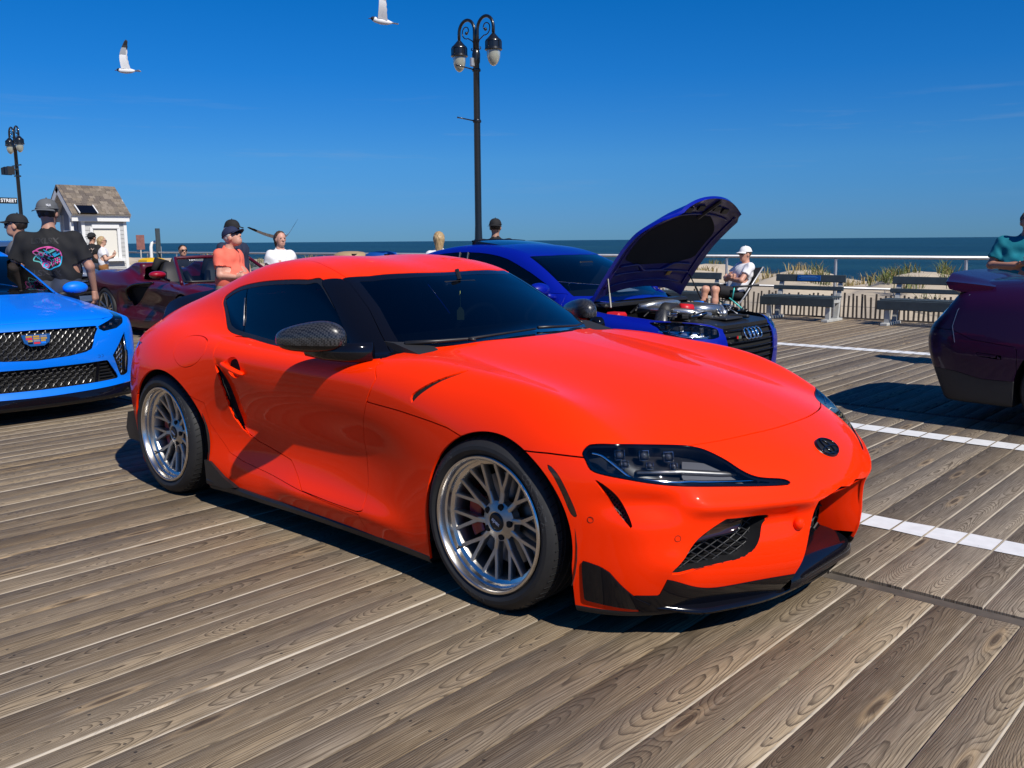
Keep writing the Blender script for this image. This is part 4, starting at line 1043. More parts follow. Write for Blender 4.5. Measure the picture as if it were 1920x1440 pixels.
    for a0 in np.linspace(2.5, 3.75, 10): cx.append(a0)
    prof = [(.125, hw - .150), (.125, hw - .108), (.135, hw - .100), (.180, hw - .100), (.188, hw - .108), (.188, hw - .150)]
    c.lathe(prof, n=12, axis='Y', a0=2.55, a1=3.7, R=flip); cal = c.build("caliper", M['red_caliper'], w, deg=40)
    return w

def make_coupe():
    root = thing("sports_car", "orange two-door coupe with mesh wheels and black front lip", "sports car")
    s = body_half(coupe_field, (-3.5, -1.0, .02), (1.12, .03, 1.36), .0125)
    X = lambda q: q.V[:, 0]
    Y = lambda q: -q.V[:, 1]
    Z = lambda q: q.V[:, 2]
    XA = lambda q: np.stack([q.V[:, 0], -q.V[:, 1]], 1)
    XZ = lambda q: q.V[:, [0, 2]]
    AZ = lambda q: np.stack([-q.V[:, 1], q.V[:, 2]], 1)
    dp = lambda q: q.V - np.array(0)
    # wheel openings
    def arch(q, cx, r):
        d1 = np.hypot(q.V[:, 0] - cx, q.V[:, 2] - .325) - r
        d2 = np.maximum(np.abs(q.V[:, 0] - cx) - r + .004, q.V[:, 2] - .325)
        return np.maximum(np.minimum(d1, d2), .45 + q.V[:, 1])
    s = s.clip(arch(s, .035, .368), False)
    s = s.clip(arch(s, -2.43, .380), False)
    under, s = s.clip(Z(s) - .118), s.clip(Z(s) - .118, False)
    inner = s.offset(-.016)
    OR, P = M['orange'], root
    pan = {}
    both, right = [], []
    def keep(name, q, m, sym=True, edge=.012):
        if edge: q = q.edged(edge)
        if sym: both.append((name, q.both(), m))
        else: right.append((name, q, m))
    # glass
    d = np.maximum(sd_poly(XA(s), np.array(WINDSCREEN)), .86 - Z(s)); ws, s = take(s, d, .0015)
    d = sd_poly(XA(ws), np.array(WINDSCREEN)); d = np.maximum(d, -9)
    pane = ws.clip(d + .050); frit = ws.clip(d + .050, False)
    keep("windscreen", pane.offset(-.004), M['glass_dark'], True, 0); keep("windscreen_border", frit.offset(-.003), M['black_gloss'], True, .006)
    d = np.maximum(sd_poly(XA(s), np.array(PILLAR)), .87 - Z(s)); pl, s = take(s, d, .0012); keep("door_pillar", pl, M['black_gloss'], False, .012)
    win = smooth_poly(SIDE_WINDOW, sub=4)
    d = np.maximum(sd_poly(XZ(s), win), .5 - Y(s)); sw, s = take(s, d, .001)
    d = sd_poly(XZ(sw), win); seal = sw.clip(d + .020, False); gl = sw.clip(d + .020)
    keep("window_seal", seal.offset(-.003), M['black_satin'], False, .010)
    bx = gl.V[:, 0] - (-1.892 - .547 * (gl.V[:, 2] - .925))
    keep("side_window", gl.clip(-bx + .004).offset(-.006), M['glass_side'], False, 0); keep("quarter_window", gl.clip(bx + .004).offset(-.006), M['glass_side'], False, 0)
    d = np.maximum(sd_poly(XA(s), smooth_poly(REAR_GLASS, sub=3)), .90 - Z(s)); rg, s = take(s, d, .002); keep("rear_window", rg.offset(-.004), M['glass_dark'], True, .006)
    # lamps, vents and intakes
    hp = smooth_poly(flat_on(np.array(HEADLIGHT), N_CORNER), sub=4)
    guard = lambda q: np.maximum(.28 - X(q), .40 - Z(q))
    d = np.maximum(sd_poly(flat_on(s.V, N_CORNER), hp), guard(s)); hl, s = take(s, d, .0015)
    vp = smooth_poly(flat_on(np.array(CORNER_VENT), N_CORNER), sub=4)
    d = np.maximum(sd_poly(flat_on(s.V, N_CORNER), vp), np.maximum(.3 - X(s), .3 - Z(s))); cv, s = s.clip(d), s.clip(d, False)
    d = np.maximum(sd_poly(XZ(s), smooth_poly(SIDE_MARKER, sub=3)), .6 - Y(s)); mk, s = take(s, d, .001); keep("side_marker", mk.offset(-.001), M['amber'], False, .006)
    d = np.maximum(sd_poly(XZ(s), np.array(CANARD)), np.maximum(.55 - Y(s), .3 - X(s))); cn, s = take(s, d, .0005); keep("corner_fin", cn.offset(.006), M['black_gloss'], False, .014)
    si = smooth_poly(flat_on(np.array(SIDE_INTAKE), (.85, -.5, 0)), sub=3)
    d = np.maximum(sd_poly(flat_on(s.V, (.85, -.5, 0)), si), .5 - X(s)); s = s.clip(d, False)
    d = np.maximum(sd_poly(AZ(s), smooth_poly(CENTER_INTAKE, sub=2)), .7 - X(s)); s = s.clip(d, False)
    d = np.maximum(sd_poly(XA(s), smooth_poly(HOOD_VENT, sub=3)), .70 - Z(s)); hv, s = s.clip(d), s.clip(d, False)
    keep("hood_vent", hv.offset(-.010), M['void'], False, 0)
    # lower black lip
    d = np.maximum(np.minimum(np.maximum(Z(s) - LIP_LINE(Y(s)), Y(s) - .757), np.maximum(Z(s) - .186, .74 - Y(s))), .60 - X(s)); lp, s = take(s, d, .0008)
    keep("front_lip", lp.offset(.003), M['black_gloss'], True, .02)
    # panels
    d = sd_poly(XZ(s), np.array(SCOOP)); d = np.maximum(d, .6 - Y(s)); sc, s = s.clip(d), s.clip(d, False); keep("side_scoop", sc.offset(-.028), M['black_plastic'], False, 0)
    hs = sd_poly(XZ(s), np.array(HOOD_SIDE)); hf = (X(s) - HOOD_FRONT(Y(s))) * .9
    hood, s = take(s, np.maximum(np.maximum(hs, hf), -(X(s) + .9)), .0027); keep("hood", hood, OR, True, .014)
    fr, s = s.clip(.05 - X(s)), s.clip(.05 - X(s), False)
    keep("front_bumper", fr, OR, True, .012)
    d = np.maximum(sd_poly(XZ(s), np.array(DOOR)), .5 - Y(s)); dr, s = take(s, d, .0022); dr = dr.clip(np.hypot((dr.V[:, 0] + 1.752) / 1.05, (dr.V[:, 2] - .770) / .92) - .0585, False); keep("door", dr, OR, False, .014)
    d = np.maximum(-.745 - X(s), Z(s) - .89)
    ff, s = s.clip(d), s.clip(d, False); keep("fender", ff, OR, False, .012)
    cap_p = smooth_poly(FUEL_CAP, sub=4)
    d = np.maximum(sd_poly(XZ(s), cap_p), .6 - Y(s)); fc, s = take(s, d, .0016); keep("fuel_cap", fc, OR, False, .008)
    d = np.maximum(sd_poly(XZ(s), np.array(QUARTER_LINE)), .5 - Y(s)); sl, s = take(s, d, .0016); keep("side_sill", sl, OR, False, .010)
    rl = (Y(s) - np.interp(X(s), [-2.1, -1.59, -1.429, -1.286, -1.2], [.44, .506, .543, .564, .568]))
    d = np.maximum(np.maximum(rl, -2.04 - X(s)), 1.1 - Z(s)); rf, s = take(s, d, .0016); keep("roof", rf, OR, True, .010)
    # tail lamps and the rear bumper panel
    d = np.maximum(np.maximum(np.abs(Z(s) - .775) - .045, np.abs(Y(s) - .66) - .20), X(s) + 2.75); tl, s = take(s, d, .002); keep("tail_lamp", tl.offset(-.003), M['red_lamp'], False, .01)
    d = np.maximum(X(s) + 2.75, Z(s) - .62); rb, s = take(s, d, .002); keep("rear_bumper", rb, OR, True, .012)
    keep("rear_body", s, OR, True, .012)
    # dark shell just under the panels, open behind the glass
    q = inner
    for poly, f in ((WINDSCREEN, XA), (REAR_GLASS, XA)):
        d = np.maximum(sd_poly(f(q), np.array(poly)), .85 - Z(q)) + .006; q = q.clip(d, False)
    d = np.maximum(sd_poly(XZ(q), win), .5 - Y(q)) + .012; q = q.clip(d, False)
    d = np.maximum(sd_poly(AZ(q), np.array(CENTER_INTAKE)), .7 - X(q)); q = q.clip(d, False)
    d = np.maximum(sd_poly(flat_on(q.V, (.85, -.5, 0)), si), .5 - X(q)); q = q.clip(d, False)
    d = np.maximum(sd_poly(flat_on(q.V, N_CORNER), hp), guard(q)) + .01; q = q.clip(d, False)
    d = np.maximum(sd_poly(flat_on(q.V, N_CORNER), vp), np.maximum(.3 - X(q), .3 - Z(q))) + .004; q = q.clip(d, False)
    both.append(("inner_shell", q.both(), M['void'])); both.append(("underbody", under.both(), M['black_plastic']))
    objs = {}
    for n, q, m in both: objs.setdefault(n, []).append(q.obj(n, m, root))
    for n, q, m in right:
        for k in (0, 1): objs.setdefault(n, []).append((q.mirror() if k else q).obj(n, m, root))
    return root, hl, cv, objs
# ---------------------------------------------------------------- fittings of the coupe
def surf_point(f, p, n, depth=0.0):
    """move p along n onto the surface f = 0, then depth inwards"""
    p = np.asarray(p, float); n = np.asarray(n, float) / np.linalg.norm(n); t = np.linspace(-.15, .15, 601); q = p + t[:, None] * n
    v = f(*q.T); i = np.argmax(v > 0) if (v > 0).any() else 300
    return p + (t[i] - depth) * n

coupe, _hl, _cv, COUPE = make_coupe()
for _s in (0, 1):
    mir = (lambda q: q.mirror()) if _s else (lambda q: q)
    sg = -1 if not _s else 1
    fl = lambda p: (p[0], p[1] * (-sg), p[2])     # points are given for the right-hand side (y < 0)
    h = put("headlight", None, coupe)
    mir(_hl.offset(-.0005)).obj("lens_cover", M['lens'], h)
    mir(_hl.offset(-.055)).obj("housing", M['black_satin'], h)
    B = _hl.edged(.056); rimq = Surf(B.V, B.N, B.T[len(_hl.T):]); mir(rimq).obj("housing_wall", M['black_gloss'], h)
    hp = smooth_poly(flat_on(np.array(HEADLIGHT), N_CORNER), sub=4)
    bd = sd_poly(flat_on(_hl.V, N_CORNER), hp); mir(_hl.clip(bd + .011, False).offset(-.006)).obj("bezel", M['black_gloss'], h)
    drl = [(.448, -.856, .669), (.482, -.842, .663), (.509, -.835, .648), (.55, -.825, .621), (.585, -.814, .598), (.611, -.795, .591), (.65, -.764, .587), (.697, -.715, .580), (.728, -.662, .577), (.755, -.621, .572), (.821, -.501, .562), (.87, -.40, .555)]
    pts = [surf_point(coupe_field, p, N_CORNER, .018) for p in smooth_poly(drl, False, 3)]
    mb = MB(); mb.tube([fl(p) for p in pts], [.0072] * (len(pts) - 6) + list(np.linspace(.007, .003, 6)), 8); mb.build("light_strip", M['chrome'], h, smooth=True)
    rq = _hl.clip(sd_poly(flat_on(_hl.V, N_CORNER), flat_on(np.array([(.66, -.60, .655), (.70, -.53, .640), (.76, -.50, .610), (.83, -.45, .575), (.84, -.46, .565), (.70, -.66, .600)]), N_CORNER)))
    mir(rq.offset(-.040)).obj("reflector_panel", M['lamp_grey'], h)
    inner_pts = [surf_point(coupe_field, p, N_CORNER, .045) for p in [(.60, -.79, .615), (.69, -.66, .607), (.78, -.54, .592), (.85, -.42, .575)]]
    mb = MB(); mb.tube([fl(p) for p in inner_pts], [.012, .016, .016, .008], 8, flat=.6); mb.build("reflector", M['silver'], h, smooth=True)
    e1, e2 = axes_of(N_CORNER); nn = np.array(N_CORNER) / np.linalg.norm(N_CORNER)
    for p in [(.533, -.805, .666), (.587, -.739, .660), (.633, -.658, .648), (.559, -.809, .638), (.619, -.75, .632), (.667, -.677, .623)]:
        c = surf_point(coupe_field, p, N_CORNER, .030); lo_ = p[2] < .645
        R = Matrix(np.stack([e1, e2, nn], 1).tolist())
        if _s: R = Matrix(((1, 0, 0), (0, -1, 0), (0, 0, 1))) @ R
        mb = MB(); k = .72 if lo_ else 1.0
        mb.box(fl(c), (.034 * k, .034 * k, .03), R=R, bev=.006); lm = mb.build("projector", M['black_gloss'], h, deg=20)
        mb = MB(); mb.sphere(fl(c + nn * .012), (.0125 * k, .0125 * k, .008), 12, 8, R=R); mb.build("projector_lens", M['lens_bulb'], h, smooth=True)
        mb = MB(); u = .0165 * k
        for a, b in (((-u, u), (u, u)), ((u, u), (u, -u)), ((u, -u), (-u, -u)), ((-u, -u), (-u, u))):
            P0, P1 = [R @ Vector((q[0], q[1], .015)) + Vector(fl(c)) for q in (a, b)]; mb.tube([P0, P1], .0012, 4)
        mb.build("projector_trim", M['chrome'], h, smooth=True)
    # mesh of the corner vent, set back behind the surface
    v = put("corner_vent", None, coupe)
    back = _cv.offset(-.030); mir(back).obj("vent_mesh_backing", M['void'], v)
    B = _cv.edged(.031); mir(Surf(B.V, B.N, B.T[len(_cv.T):])).obj("vent_wall", M['orange'], v)
    mb = MB(); q = flat_on(_cv.V, N_CORNER); lo_, hi_ = q.min(0), q.max(0); vp = smooth_poly(flat_on(np.array(CORNER_VENT), N_CORNER), sub=4)
    st = .017; j = 0; y = lo_[1]
    def at(u_, v_):
        i = np.argmin((q[:, 0] - u_) ** 2 + (q[:, 1] - v_) ** 2); return fl(_cv.V[i] - _cv.N[i] * .022 + e1 * (u_ - q[i, 0]) + e2 * (v_ - q[i, 1]))
    while y < hi_[1]:
        x_ = lo_[0] + (j % 2) * st * .5
        while x_ < hi_[0]:
            for (a, b) in (((x_, y), (x_ + st * .5, y + st * .45)), ((x_ + st * .5, y + st * .45), (x_ + st, y))):
                m_ = ((a[0] + b[0]) / 2, (a[1] + b[1]) / 2)
                if sd_poly([m_], vp)[0] < .003: mb.tube([at(*a), at(*b)], .0026, 4, cap=False)
            x_ += st
        y += st * .45; j += 1
    mb.build("vent_mesh", M['black_plastic'], v)
    # side intake: orange brow, black duct, lamp-like blade and mesh
    it = put("side_intake", None, coupe)
    P3 = np.array([surf_point(coupe_field, p, (.85, -.5, 0)) for p in smooth_poly(SIDE_INTAKE, True, 4)])
    dirn = np.array([-.97, .20, 0.02]); n_ = len(P3)
    rows = [P3 + dirn * k for k in (0, .004, .05, .10)]
    cen = P3.mean(0)
    rows[2] = rows[2] + (cen - P3) * .06; rows[3] = rows[3] + (cen - P3) * .14
    V = np.concatenate(rows); F = []
    for r_ in range(3):
        for k in range(n_): F.append([r_ * n_ + k, r_ * n_ + (k + 1) % n_, (r_ + 1) * n_ + (k + 1) % n_, (r_ + 1) * n_ + k])
    Vm = V * [1, 1, 1] if not _s else V * [1, -1, 1]
    mi_ = [0] * len(F)
    o = build("intake_duct", Vm, F, [M['black_satin'], M['orange']], it, smooth=True)
    bk = MB(); bk.add([fl(p) for p in rows[3]], [list(range(n_))]); bk.build("intake_back", M['void'], it)
    mb = MB(); ip = flat_on(np.array(SIDE_INTAKE), (.85, -.5, 0)); ips = smooth_poly(ip, sub=3); a1, a2 = axes_of((.85, -.5, 0)); nn2 = np.array((.85, -.5, 0)) / np.linalg.norm((.85, -.5, 0))
    def ipt(u_, v_, dep):
        p = a1 * u_ + a2 * v_ + nn2 * 0; p = surf_point(coupe_field, p + nn2 * .93, (.85, -.5, 0)); return fl(p + dirn * dep)
    lo_, hi_ = ips.min(0), ips.max(0); st = .052; y = lo_[1]; j = 0
    while y < hi_[1]:
        x_ = lo_[0] - st + (j % 2) * st * .5
        while x_ < hi_[0]:
            for (a, b) in (((x_, y), (x_ + st * .5, y + st * .28)), ((x_ + st * .5, y + st * .28), (x_ + st, y)), ((x_, y), (x_, y - st * .0))):
                m_ = ((a[0] + b[0]) / 2, (a[1] + b[1]) / 2)
                if a != b and sd_poly([m_], ips)[0] < .004: mb.tube([ipt(a[0], a[1], .045), ipt(b[0], b[1], .045)], .0032, 5, cap=False)
            x_ += st
        y += st * .28; j += 1
    mb.build("intake_mesh", M['black_satin'], it, smooth=True)
    fog = [(.758, -.671, .364), (.764, -.663, .386), (.789, -.624, .433), (.854, -.501, .427), (.847, -.511, .385), (.805, -.588, .376)]
    Pf = [surf_point(coupe_field, p, (.85, -.5, 0)) + dirn * .030 for p in smooth_poly(fog, True, 3)]
    fb = [p + dirn * .03 for p in Pf]; n_ = len(Pf); c_ = np.mean(Pf, 0) + nn2 * .006
    V = [fl(p) for p in Pf + fb] + [fl(c_)]; F = [[k, (k + 1) % n_, n_ + (k + 1) % n_, n_ + k] for k in range(n_)] + [[k, (k + 1) % n_, 2 * n_] for k in range(n_)]
    build("intake_blade", V, F, M['smoke_lamp'], it, smooth=True)
    mb = MB(); mb.tube([fl(p) for p in Pf], .0035, 5, closed=True); mb.build("blade_trim", M['black_gloss'], it, smooth=True)
    # parking sensors
    for p, n in (((.466, -.884, .442), (.35, -.93, 0)), ((.717, -.732, .393), (.8, -.6, 0.05))):
        c = surf_point(coupe_field, p, n, -.0006); n = np.array(n) / np.linalg.norm(n); b1, b2 = axes_of(n)
        mb = MB(); mb.tube([fl(c + .0105 * (b1 * math.cos(t) + b2 * math.sin(t))) for t in np.linspace(0, 2 * PI, 20, False)], .0008, 4, closed=True); mb.build("parking_sensor", M['void'], coupe)
    # door handle: recessed cup and a grip
    hn = put("door_handle", None, coupe)
    c = surf_point(coupe_field, (-1.752, -.895, .770), (0, -1, 0)); cup = []
    for r_, dp in ((.0585, .0), (.055, .010), (.040, .020), (0.0, .026)):
        if r_ == 0: cup.append([c + np.array([0, dp, 0])]); continue
        cup.append([surf_point(coupe_field, c + np.array([r_ * 1.05 * math.cos(t), 0, r_ * .92 * math.sin(t)]), (0, -1, 0), dp if dp < .005 else dp) for t in np.linspace(0, 2 * PI, 28, False)])
    V = [fl(p) for r_ in cup for p in r_]; F = []
    for k in range(2):
        for i in range(28): F.append([k * 28 + i, k * 28 + (i + 1) % 28, (k + 1) * 28 + (i + 1) % 28, (k + 1) * 28 + i])
    F += [[56 + i, 56 + (i + 1) % 28, 84] for i in range(28)]
    build("handle_cup", V, F, M['orange_cup'], hn, smooth=True)
    g = [surf_point(coupe_field, p, (0, -1, 0), -d_) for p, d_ in (((-1.838, -.9, .786), .002), ((-1.815, -.9, .782), .016), ((-1.75, -.9, .768), .022), ((-1.69, -.9, .752), .016), ((-1.662, -.9, .745), .003))]
    g = smooth_poly(g, False, 4); mb = MB(); mb.tube([fl(p) for p in g], np.interp(np.linspace(0, 1, len(g)), [0, .15, .5, .85, 1], [.008, .014, .0165, .015, .009]), 10, flat=.75); mb.build("handle_grip", M['orange'], hn, smooth=True)
    # mirror: carbon cap over a black body on a foot
    mr = put("door_mirror", None, coupe)
    def cap_f(x, y, z):
        dx, dy = x + 1.015, y + .945; al = (-dx * .90 - dy * .435) / .165; ac = (dx * .435 - dy * .90) / .062
        hgt = .062 * (1.12 - .42 * sstep(-.6, 1.1, al)); w = (z - .962) / np.where(z > .962, hgt * 1.25, .052)
        return (np.abs(al) ** 3.0 + np.abs(ac) ** 2.4 + np.abs(w) ** 2.7) ** (1 / 2.6) - 1
    fz = lambda x, y, z: cap_f(x, y, z) * .08
    V, T, Q = surface_net(fz, (-1.25, -1.12, .85), (-.80, -.80, 1.10), .011); V, Nn = settle(fz, V); q = Surf(V, Nn, T)
    gg = np.cross(V[T[:, 1]] - V[T[:, 0]], V[T[:, 2]] - V[T[:, 0]])
    if (gg * Nn[T[:, 0]]).sum() < 0: q.T = q.T[:, ::-1]
    top = q.clip(.944 - q.V[:, 2]); bot = q.clip(.944 - q.V[:, 2], False)
    mir(top.offset(.0015).edged(.003)).obj("mirror_cap", M['carbon'], mr); mir(bot).obj("mirror_body", M['black_gloss'], mr)
    mb = MB(); mb.tube([fl(p) for p in [(-1.04, -.955, .920), (-.95, -.92, .914), (-.86, -.875, .912), (-.76, -.81, .914)]], [.018, .024, .027, .028], 10, flat=1.6); mb.build("mirror_foot", M['black_gloss'], mr, smooth=True)
    mb = MB(); mb.tube([fl(p) for p in [(-1.145, -1.045, .943), (-1.09, -1.04, .943), (-1.02, -1.01, .943), (-.95, -.975, .943)]], .0035, 5); mb.build("mirror_trim", M['black_gloss'], mr, smooth=True)
    # black side skirt with an upturned fin at the rear wheel
    sk = put("side_skirt", None, coupe)
    mb = MB(); xs = np.linspace(-2.06, -.33, 30)
    V = []; 
    for x_ in xs:
        yo = -np.interp(x_, [-2.1, -1.9, -1.2, -.7, -.33], [.900, .888, .872, .872, .890]); zt = np.interp(x_, [-2.06, -1.9, -1.6, -.33], [.155, .150, .140, .138])
        V += [(x_, yo + .08, zt + .02), (x_, yo - .004, zt), (x_, yo - .012, zt - .010), (x_, yo - .010, zt - .030), (x_, yo + .08, zt - .035)]
    F = [[i * 5 + k, i * 5 + (k + 1) % 5, (i + 1) * 5 + (k + 1) % 5, (i + 1) * 5 + k] for i in range(29) for k in range(5)] + [[0, 1, 2, 3, 4], [145, 146, 147, 148, 149][::-1]]
    build("skirt_blade", [fl(v_) for v_ in V], F, M['black_satin'], sk, smooth=False)
    mb = MB(); mb.prism([(-2.075, .250), (-2.02, .250), (-1.90, .187), (-1.78, .150), (-1.90, .128), (-2.065, .128)], (0, -.905 if not _s else .905, 0), (1, 0, 0), (0, 0, 1), (0, 1 if not _s else -1, 0), .022); mb.build("skirt_fin", M['black_satin'], sk)
    mb = MB(); mb.prism([(-2.80, .36), (-2.86, .42), (-2.955, .40), (-2.99, .30), (-2.96, .24), (-2.82, .24)], (0, -.895 if not _s else .895, 0), (1, 0, 0), (0, 0, 1), (0, 1 if not _s else -1, 0), .03); mb.build("rear_spat", M['black_satin'], coupe)
    # bright strip between door glass and quarter glass
    pts = [surf_point(coupe_field, (x_, -.70, z_), (0, -1, .35), .001) for x_, z_ in ((-1.992, 1.108), (-1.965, 1.058), (-1.94, 1.012), (-1.905, .948))]
    mb = MB(); mb.tube([fl(p) for p in pts], .0032, 5, flat=.5); mb.build("window_strip", M['silver'], coupe, smooth=True)
    # wheel housings
    for cx, r_ in ((.035, .385), (-2.43, .395)):
        mb = MB(); mb.lathe([(r_, .90), (r_, .5), (.08, .5)], c=(cx, 0, .325), n=30, axis='Y', a0=-.35, a1=PI + .35)
        V = [fl((v_[0], v_[1], v_[2])) for v_ in mb.V]; build("wheel_housing", V, mb.F, M['void'], coupe, smooth=True)
    for x_, y_, Rt, wd in ((0.0, .787, .334, .262), (-2.47, .787, .338, .285)):
        make_wheel(coupe, (x_, sg * (y_ if x_ == 0 else .782), Rt - .002), sg, .266, Rt, wd)

# centre intake: orange cheeks running back, black mesh, shadowed beak
_ci = smooth_poly(CENTER_INTAKE, sub=2); _ci = _ci[_ci[:, 0] > 0.0]
ring = [(a, z) for a, z in _ci if z > .10]
ring = sorted(ring, key=lambda p: (-p[1], p[0]))
outl = [(0, .470), (.10, .4695), (.195, .466), (.222, .456), (.232, .440), (.241, .38), (.246, .32), (.255, .26), (.263, .215)]
def _mouth(a, z): return surf_point(coupe_field, (.94, -a, z), (1, 0, 0))
V = []; F = []; m_ = len(outl)
full = [(-a, z) for a, z in outl[::-1]] + outl[1:]
for k, (dep, sq) in enumerate(((.004, 1.012), (.010, .985), (.08, .86), (.15, .80))):
    for a, z in full:
        p = _mouth(abs(a), z); V.append((p[0] - dep, a * sq, z - (dep * .25 if z > .4 else 0)))
n_ = len(full)
for k in range(3):
    for i in range(n_ - 1): F.append([k * n_ + i, k * n_ + i + 1, (k + 1) * n_ + i + 1, (k + 1) * n_ + i])
ci = put("center_intake", None, coupe)
build("intake_cheek", V, F, M['orange'], ci, smooth=True)
mb = MB()
def _gx(y, z): return .80 + .10 * (z - .2)
grille_bars(mb, .80, (-.22, .18), (.15, .45), .062, .0042, fx=_gx, skew=.62); mb.build("intake_mesh", M['black_plastic'], ci)
mb = MB(); mb.box((.775, 0, .29), (.01, .46, .36)); mb.build("intake_back", M['void'], ci)
mb = MB()
V = []; F = []
for a in np.linspace(-.278, .278, 15):
    xm = float(_mouth(abs(a), .215)[0]) if abs(a) > .22 else .945
    for t_ in np.linspace(0, 1, 9): V.append((.79 + (xm - .79) * t_ - .02 * (t_ > .95), a * (.80 + .20 * t_), .232 - .020 * t_ - .085 * t_ ** 3))
F = [[i * 9 + k, i * 9 + k + 1, i * 9 + k + 10, i * 9 + k + 9] for i in range(14) for k in range(8)]
build("intake_floor", V, F, M['black_gloss'], ci)
# splitter blade
sp_o = [(0, .905), (.10, .904), (.25, .893), (.40, .862), (.55, .800), (.66, .735), (.74, .655), (.80, .575), (.83, .50)]
V = []; F = []
prof = [a for a, _ in sp_o]; ys = np.concatenate([-np.linspace(0, .83, 40)[::-1], np.linspace(0, .83, 40)[1:]])
fx_ = Spl(*zip(*sp_o))
for y_ in ys:
    x_ = float(fx_(abs(y_))); nx, ny = 1.0, float(fx_(abs(y_) - .01) - fx_(abs(y_) + .01)) / .02 * np.sign(y_); l_ = math.hypot(nx, ny); nx, ny = nx / l_, ny / l_
    up = .03 * sstep(.60, .80, abs(y_))
    for d_, z_ in ((-.09, .150), (-.012, .122), (-.002, .115), (.0, .108), (-.004, .100), (-.10, .098)):
        V.append((x_ + nx * d_, y_ + ny * d_, z_ + up))
k6 = 6
for i in range(len(ys) - 1):
    for k in range(k6): F.append([i * k6 + k, (i + 1) * k6 + k, (i + 1) * k6 + (k + 1) % k6, i * k6 + (k + 1) % k6])
F += [list(range(6)), [len(V) - 1 - k for k in range(6)]]
auto_smooth(build("splitter", V, F, M['black_gloss'], coupe), 40)
# badge on the nose
bn = np.array([.62, 0, .78]); bn /= np.linalg.norm(bn)
bc = surf_point(coupe_field, (.905, 0, .605), bn, -.001)
def bpt(u, v, h=0.0):
    p = bc + np.array([0, 1, 0]) * u + np.cross(bn, (0, 1, 0)) * -v; return surf_point(coupe_field, p, bn, -h)
bd = put("badge", None, coupe)
rg = np.linspace(0, 2 * PI, 40, False); V = [bpt(0, 0, .004)] + [bpt(.066 * math.cos(t), .044 * math.sin(t), .004) for t in rg] + [bpt(.070 * math.cos(t), .047 * math.sin(t), .0) for t in rg]
F = [[0, 1 + k, 1 + (k + 1) % 40] for k in range(40)] + [[1 + k, 41 + k, 41 + (k + 1) % 40, 1 + (k + 1) % 40] for k in range(40)]
build("badge_plate", V, F, M['black_satin'], bd, smooth=True)
mb = MB()
for (rx, ry, ox, oy, w_) in ((.064, .042, 0, 0, .0035), (.060, .016, 0, .016, .0035), (.020, .036, 0, .001, .0035)):
    mb.tube([bpt(ox + rx * math.cos(t), oy + ry * math.sin(t), .006) for t in rg], w_, 6, closed=True)
mb.build("badge_emblem", M['black_gloss'], bd, smooth=True)
# tow-hook cap
for sgn in (-1,):
    c = surf_point(coupe_field, (.945, -.288, .383), (.95, -.3, 0)); mb = MB(); mb.sphere(c, (.020, .022, .024), 14, 10); mb.build("tow_cap", M['orange'], coupe, smooth=True)
# wiper arms
mb = MB(); w0 = [surf_point(coupe_field, p, (.3, 0, 1), -.012) for p in [(-.735, -.66, .91), (-.66, -.52, .92), (-.60, -.40, .93), (-.55, -.22, .94), (-.53, -.02, .945)]]
mb.tube(w0, [.012, .010, .008, .006, .005], 6); mb.tube([w0[2], w0[2] + np.array([.03, .02, -.004])], .008, 6); mb.build("wiper", M['black_satin'], coupe, smooth=True)
mb = MB(); w0 = [surf_point(coupe_field, p, (.3, 0, 1), -.012) for p in [(-.55, .02, .94), (-.55, .2, .93), (-.60, .38, .93), (-.66, .50, .92)]]
mb.tube(w0, [.008, .007, .006, .005], 6); mb.build("wiper", M['black_satin'], coupe, smooth=True)
# duckbill tail spoiler
sp = put("tail_spoiler", None, coupe)
V = []; F = []; ys = np.linspace(-.74, .74, 41)
for y_ in ys:
    a = abs(y_); bend = sstep(.40, .74, a); xo = -3.30 + .30 * a * a + .28 * bend
    zt = 1.072 - .30 * a * a - .02 * bend
    for dx, dz in ((.30, -.13), (.18, -.075), (.06, -.012), (.005, .004), (-.008, -.004), (.03, -.05), (.12, -.14)):
        V.append((xo + dx * (1 - .3 * bend), y_, zt + dz))
k7 = 7
for i in range(40):
    for k in range(k7): F.append([i * k7 + k, i * k7 + (k + 1) % k7, (i + 1) * k7 + (k + 1) % k7, (i + 1) * k7 + k])
F += [list(range(7)), [len(V) - 1 - k for k in range(7)]]
auto_smooth(build("spoiler_blade", V, F, M['black_gloss'], sp), 40)
